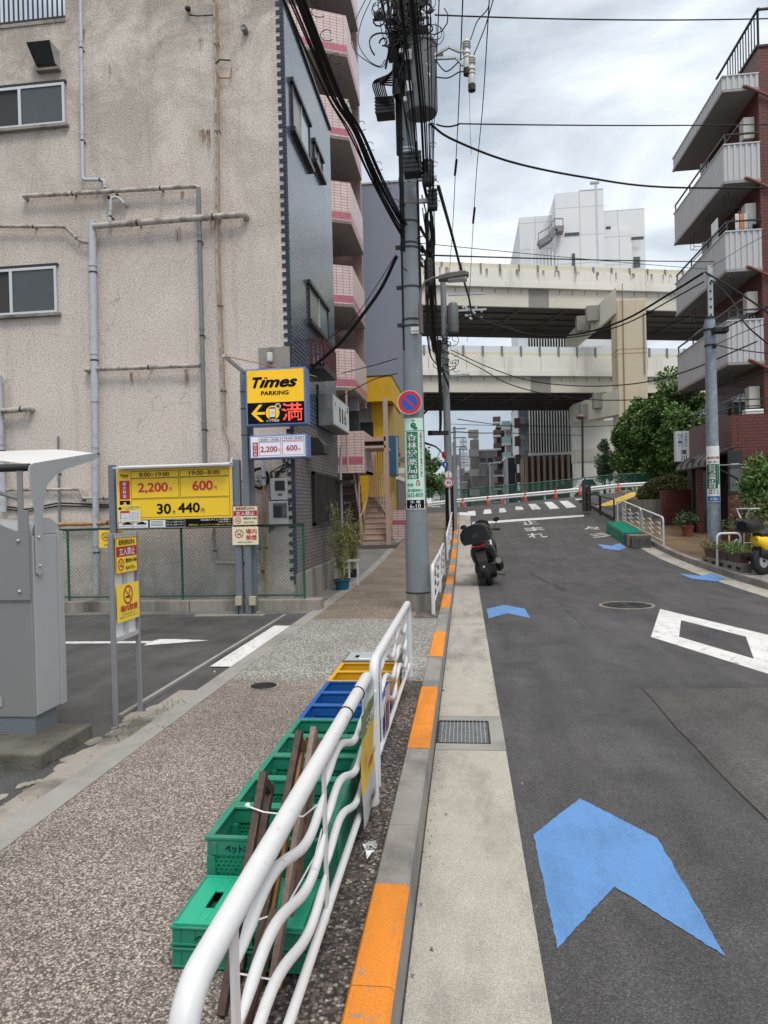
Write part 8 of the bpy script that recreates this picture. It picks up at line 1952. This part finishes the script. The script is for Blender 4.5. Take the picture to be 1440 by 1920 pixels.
for k, (q, w_) in enumerate((([(822, 350), (850, 450), (868, 520), (880, 562), (884, 590)], .035), ([(884, 590), (930, 610), (1000, 628), (1080, 627), (1170, 600), (1260, 548), (1318, 512)], .030), ([(897, 590), (950, 612), (1010, 632), (1090, 630), (1175, 606), (1262, 560), (1320, 528)], .018))):
    D = (11, 26.8, 26.8)[k]; D2 = (26.8, 18.6, 18.6)[k]; n_ = len(q)
    curve3([PY(x, y, D+(D2-D)*i/(n_-1)) for i, (x, y) in enumerate(q)], w_ if k else .03, CABLE, 'overhead_cable', ('thick black cable dropping from the big pole to the second pole arm', 'thick black cable swinging in front of the upper deck to the mottled pole', 'thinner black cable following just under the thick swinging one')[k])
for k, (q, lb) in enumerate((([(845, 656), (920, 690), (1000, 715), (1100, 724), (1200, 718), (1290, 695), (1420, 640)], 'black cable sagging across the lower deck girder'), ([(845, 662), (900, 690), (960, 722), (1060, 745), (1180, 750), (1290, 736), (1460, 690)], 'black cable sagging under the lower deck, the lowest of the pair'), ([(845, 795), (900, 797), (1000, 799), (1100, 800), (1200, 794), (1300, 780), (1440, 770)], 'thin cable crossing below the expressway in front of the trees'))):
    curve3([PY(x, y, 26.8-8.0*i/6) for i, (x, y) in enumerate(q)], (.018, .017, .011)[k], CABLE, 'overhead_cable', lb)
for k, (q, lb) in enumerate((([(1322, 510), (1380, 545), (1460, 600)], 'black cable from the mottled pole top down to the right'), ([(1330, 522), (1370, 560), (1400, 610), (1460, 660)], 'second black cable from the mottled pole top past the heater'), ([(1337, 645), (1380, 655), (1460, 665)], 'black cable leaving the mottled pole below its box'), ([(1338, 625), (1390, 600), (1460, 565)], 'black cable rising right from the mottled pole box'), ([(1345, 645), (1400, 620), (1460, 600)], 'thin twisted cable rising right beside the grey balcony'), ([(1326, 505), (1400, 460), (1460, 430)], 'thin wire rising right from the mottled pole tip'))):
    curve3([PY(x, y, 18.6-1.0*i) for i, (x, y) in enumerate(q)], (.022, .018, .013, .016, .009, .006)[k], CABLE, 'overhead_cable', lb)
# high voltage pair along the street
for k, (q, lb) in enumerate((([(868, -10), (860, 200), (855, 300), (849, 420), (842, 520)], 'straight line wire left of the white insulators'), ([(918, -10), (905, 200), (893, 330), (884, 480), (876, 640)], 'straight line wire right of the white insulators'))):
    curve3([PY(x, y, (9, 12.5, 15.5, 20, 27)[i]) for i, (x, y) in enumerate(q)], .008 if k else .009, CABLE, 'line_wire', lb)
    for (x, y, Y) in (((856, 300, 15.5),) if k == 0 else ((890, 390, 17.0),)): p = PY(x, y, Y); m = MB(); m.tube([p, PY(x-3, y+28, Y+1)], .028, CABLE, 8); tag(m.build('wire_joint', org=p), 'dark sleeve joint on the line wire %s' % ('left of the insulators' if k == 0 else 'right of the insulators'), 'wire joint')
# bundle from behind the camera down along the blue tiles to the big pole
G6 = 'black cables running past the blue tiled wall to the big pole'
random.seed(17)
paths = (((526, -12), (572, 94), (616, 187), (655, 250), (692, 330), (745, 430), (792, 500)), ((541, -12), (586, 94), (627, 187), (666, 250), (701, 330), (747, 420), (793, 488)), ((559, -12), (600, 94), (637, 187), (674, 250), (708, 330), (749, 408), (793, 474)))
for k, (pi_, o, w_) in enumerate(((0, 0, .013), (0, 3, .010), (1, 0, .012), (1, -3, .009), (2, -5, .012), (2, -1, .019), (2, 3, .016), (2, 7, .011), (2, -9, .008))):
    pts = [PY(x+o+random.uniform(-1.5, 1.5), y, Y) for (x, y), Y in zip(paths[pi_], (6.4, 7.3, 8.2, 9.0, 9.8, 10.45, 11.2))]
    curve3(pts, w_, CABLE, 'overhead_cable', ('lowest thin twisted cable of those slanting past the blue tiled wall', 'second twisted cable, beside the lowest one on the blue tiles', 'middle cable of those slanting past the blue tiled wall', 'thin cable beside the middle one on the blue tiles', 'inner cable of the upper bundle past the pink balconies', 'thickest cable of the upper bundle past the pink balconies', 'second thick cable of the upper bundle past the balconies', 'outermost cable of the upper bundle past the balconies', 'thin loose cable just under the upper bundle')[k], grp=G6)
# spiral hangers round that bundle
G7 = 'small wire hanger loops on the slanting cables'
for k in range(11):
    t_ = k/10; x = 585+(748-585)*t_; y = 20+(415-20)*t_+18*math.sin(t_*3.1); Y = 7+3.3*t_; c = PY(x+7, y-2, Y)
    m = MB(); m.tube([c+Vector((.07*math.cos(a*.6)+.012*a*.3, .03*a*.2, .05*math.sin(a*.6))) for a in range(10)], .0045, CABLE, 5); tag(m.build('cable_hanger', org=c), 'small wire hanger loop on the cables slanting past the blue tiled wall', 'cable hanger', G7)
# bundles coming down in front of the transformer and running on to the second pole
G8 = 'black cables running down in front of the transformer'
for k, (xa, xb, yb2, w_, lb) in enumerate(((712, 772, 285, .016, 0), (722, 768, 288, .009, 0), (748, 781, 300, .022, 0), (752, 785, 318, .012, 0), (768, 795, 318, .028, 0), (774, 800, 320, .020, 0), (780, 803, 330, .012, 0), (799, 807, 350, .013, 0), (806, 811, 380, .010, 0), (738, 776, 290, .010, 0), (824, 812, 380, .009, 0))):
    q = [(xa, -14), (xa+(xb-xa)*.45, 110), (xa+(xb-xa)*.8, 215), (xb, yb2)]
    curve3([PY(x, y, Y) for (x, y), Y in zip(q, (6.6, 7.8, 9.2, 10.2))], w_*.62, CABLE, 'overhead_cable', ('%s of the black cables in front of the transformer, counted from the left' % ('first', 'second', 'third', 'fourth', 'fifth', 'sixth', 'seventh', 'eighth', 'ninth', 'tenth', 'last')[(0, 1, 3, 4, 5, 6, 7, 8, 9, 2, 10)[k]]), grp=G8)
random.seed(77)
G9 = 'black cables sagging from the big pole to the second pole'
for k in range(13):
    x0_ = 800+random.uniform(-14, 14); w_ = random.choice((.008, .011, .016, .02, .026)); e = random.uniform(-6, 8); mid = random.uniform(-10, 10)
    q = [(x0_, 330+k*12), (806+e+mid*.3, 430+k*7), (808+e+mid*.8, 560+k*5), (815+e*.8+mid*.6, 640+k*3), (842, 640+random.uniform(-60, 90))]
    curve3([PY(x, y, Y) for (x, y), Y in zip(q, (10.7, 12.5, 16, 20, 26.8))], w_, CABLE, 'overhead_cable', '%s black cable from the top between the big pole and the second pole' % ('first', 'second', 'third', 'fourth', 'fifth', 'sixth', 'seventh', 'eighth', 'ninth', 'tenth', 'eleventh', 'twelfth', 'lowest')[k], grp=G9)
for (q, w_, lb) in (([(806, 470), (812, 600), (822, 690), (826, 740), (800, 770), (780, 790)], .03, 'thick drooping cable that curls back behind the big pole'), ([(824, 640), (825, 720), (826, 790), (825, 812)], .035, 'thick dark cable hanging straight down left of the second pole'), ([(744, 480), (715, 540), (680, 590), (640, 640), (585, 690)], .028, 'thick black cable curving from the big pole down to the yellow parking sign'), ([(742, 478), (700, 545), (660, 600), (610, 640)], .006, 'thin wire running beside the thick cable to the maroon window railing'), ([(745, 672), (700, 685), (640, 700)], .007, 'thin wire to the pink balcony from the big pole'), ([(745, 700), (700, 712), (650, 738), (636, 745)], .007, 'lower thin wire to the pink balcony, just above the yellow box')):
    n_ = len(q); D0, D1 = (10.9, 20) if q[0][0] > 790 else (10.5, 11.6)
    curve3([PY(x, y, D0+(D1-D0)*i/(n_-1)) for i, (x, y) in enumerate(q)], w_, CABLE, 'overhead_cable', lb)
m = MB(); a = PY(806, 812, 20); b = PY(838, 812, 24); m.bar(a, b, .12, .14, CABLE); tag(m.build('cable_clamp', org=a), 'dark horizontal clamp where cables meet left of the second pole', 'cable clamp')
for (q, Ya, Yb, w_, lb) in (([(838, 812), (860, 810), (900, 812), (960, 812), (1010, 815), (1090, 816)], 27, 60, .03, 'dark cable crossing low behind the second pole'), ([(858, 786), (900, 792), (960, 799), (1010, 798)], 27, 50, .02, 'thin cable above the low dark one behind the second pole'), ([(795, 830), (820, 840), (836, 858)], 11, 26, .02, 'short slack cable between big pole and second pole at sign height'), ([(795, 866), (815, 868), (836, 866)], 11, 26, .012, 'thin short wire below the slack cable between the two poles')):
    n_ = len(q); curve3([PY(x, y, Ya+(Yb-Ya)*i/(n_-1)) for i, (x, y) in enumerate(q)], w_, CABLE, 'overhead_cable', lb)
# slack loops to the left of the pole top
for k, q in enumerate(([(700, -10), (678, 40), (672, 80), (690, 112), (712, 124), (722, 112)], [(690, -10), (662, 50), (662, 90), (690, 116), (716, 126), (726, 108)], [(708, 0), (716, 60), (730, 95)], [(712, -10), (722, 50), (742, 100)])):
    curve3([PY(x, y, 10.2) for x, y in q], .006, CABLE, 'slack_wire', ('thin slack wire making the largest loop left of the big pole top', 'thin slack wire forming the outer second loop left of the pole', 'short slack wire curving right above the finned splice', 'short slack wire nearest the big pole shaft at its top')[k], grp='slack wires left of the pole top')
# dense nest of wires and loops at the top of the pole
random.seed(99)
tg = thing('wire_nest', 'dense black nest of looped wires round the top of the big pole', 'wire nest', (PXc, PYc, 8.9))
m = MB()
for k in range(64):
    cx_, cy_ = random.uniform(704, 818), random.uniform(-5, 84); Y = random.uniform(10.0, 10.7); r_ = random.uniform(.05, .20); c = PY(cx_, cy_, Y); a0 = random.uniform(0, 6); al = random.uniform(2.5, 6); w_ = random.choice((.006, .009, .013)); tl_ = random.uniform(-.9, .9)
    m.tube([c+Vector((r_*math.cos(a0+al*i/9), r_*.5*math.sin(a0+i*.5), r_*1.3*math.sin(a0+al*i/9)+tl_*.0)) for i in range(10)], w_, CABLE, 4)
o = m.build('loop', tg); o['kind'] = 'stuff'
m = MB()
for k in range(46):
    x0_, y0_ = random.uniform(722, 800), -10; x1_, y1_ = 745+random.uniform(-18, 50), random.uniform(90, 190); w_ = random.choice((.007, .010, .016)); P = [PY(x0_+(x1_-x0_)*t_+random.uniform(-6, 6), y0_+(y1_-y0_)*t_, 10.3+random.uniform(-.1, .2)) for t_ in (0, .3, .6, 1)]; m.tube(P, w_, CABLE, 4)
o = m.build('drop_wire', tg); o['kind'] = 'stuff'
m = MB()
for (x, y, w_, h_) in ((712, 28, 22, 8), (760, 35, 70, 8), (742, 70, 20, 12), (790, 55, 26, 10), (775, 20, 20, 14), (735, 98, 14, 26), (750, 140, 10, 40), (745, 165, 12, 30)):
    a = PY(x-w_/2, y+h_/2, 10.5); b = PY(x+w_/2, y-h_/2, 10.5); m.box(a.x, b.x, 10.45, 10.6, a.z, b.z, DKM)
for (x, y) in ((735, 60), (752, 100), (760, 50), (795, 32), (760, 190)): p = PY(x, y, 10.3); m.cyl(p, p+ZU*.06, .03, SGNW, n=8)
m.build('fitting', tg)
random.seed(6)
for k in range(6):
    p = PY(800+k*2.2, 200+k*36, 10.4); m = MB(); m.tube([p+Vector((.05*math.cos(a*.6)+.06, 0, .035*math.sin(a*.6))) for a in range(10)], .0045, CABLE, 5); tag(m.build('cable_hanger', org=p), 'small wire hanger loop on the cables right of the big pole', 'cable hanger', 'wire hanger loops right of the big pole')
m = MB()
for k in range(5):
    q = [(800+k*3, 230), (803+k*2.5, 330), (808+k*2, 460)]; P = [PY(x, y, 10.7+.2*i) for i, (x, y) in enumerate(q)]; m.tube(P, .006, CABLE, 5)
tag(m.build('wire_bunch', org=P[0]), 'bunch of thin vertical wires just right of the big pole', 'wires', kind='stuff')
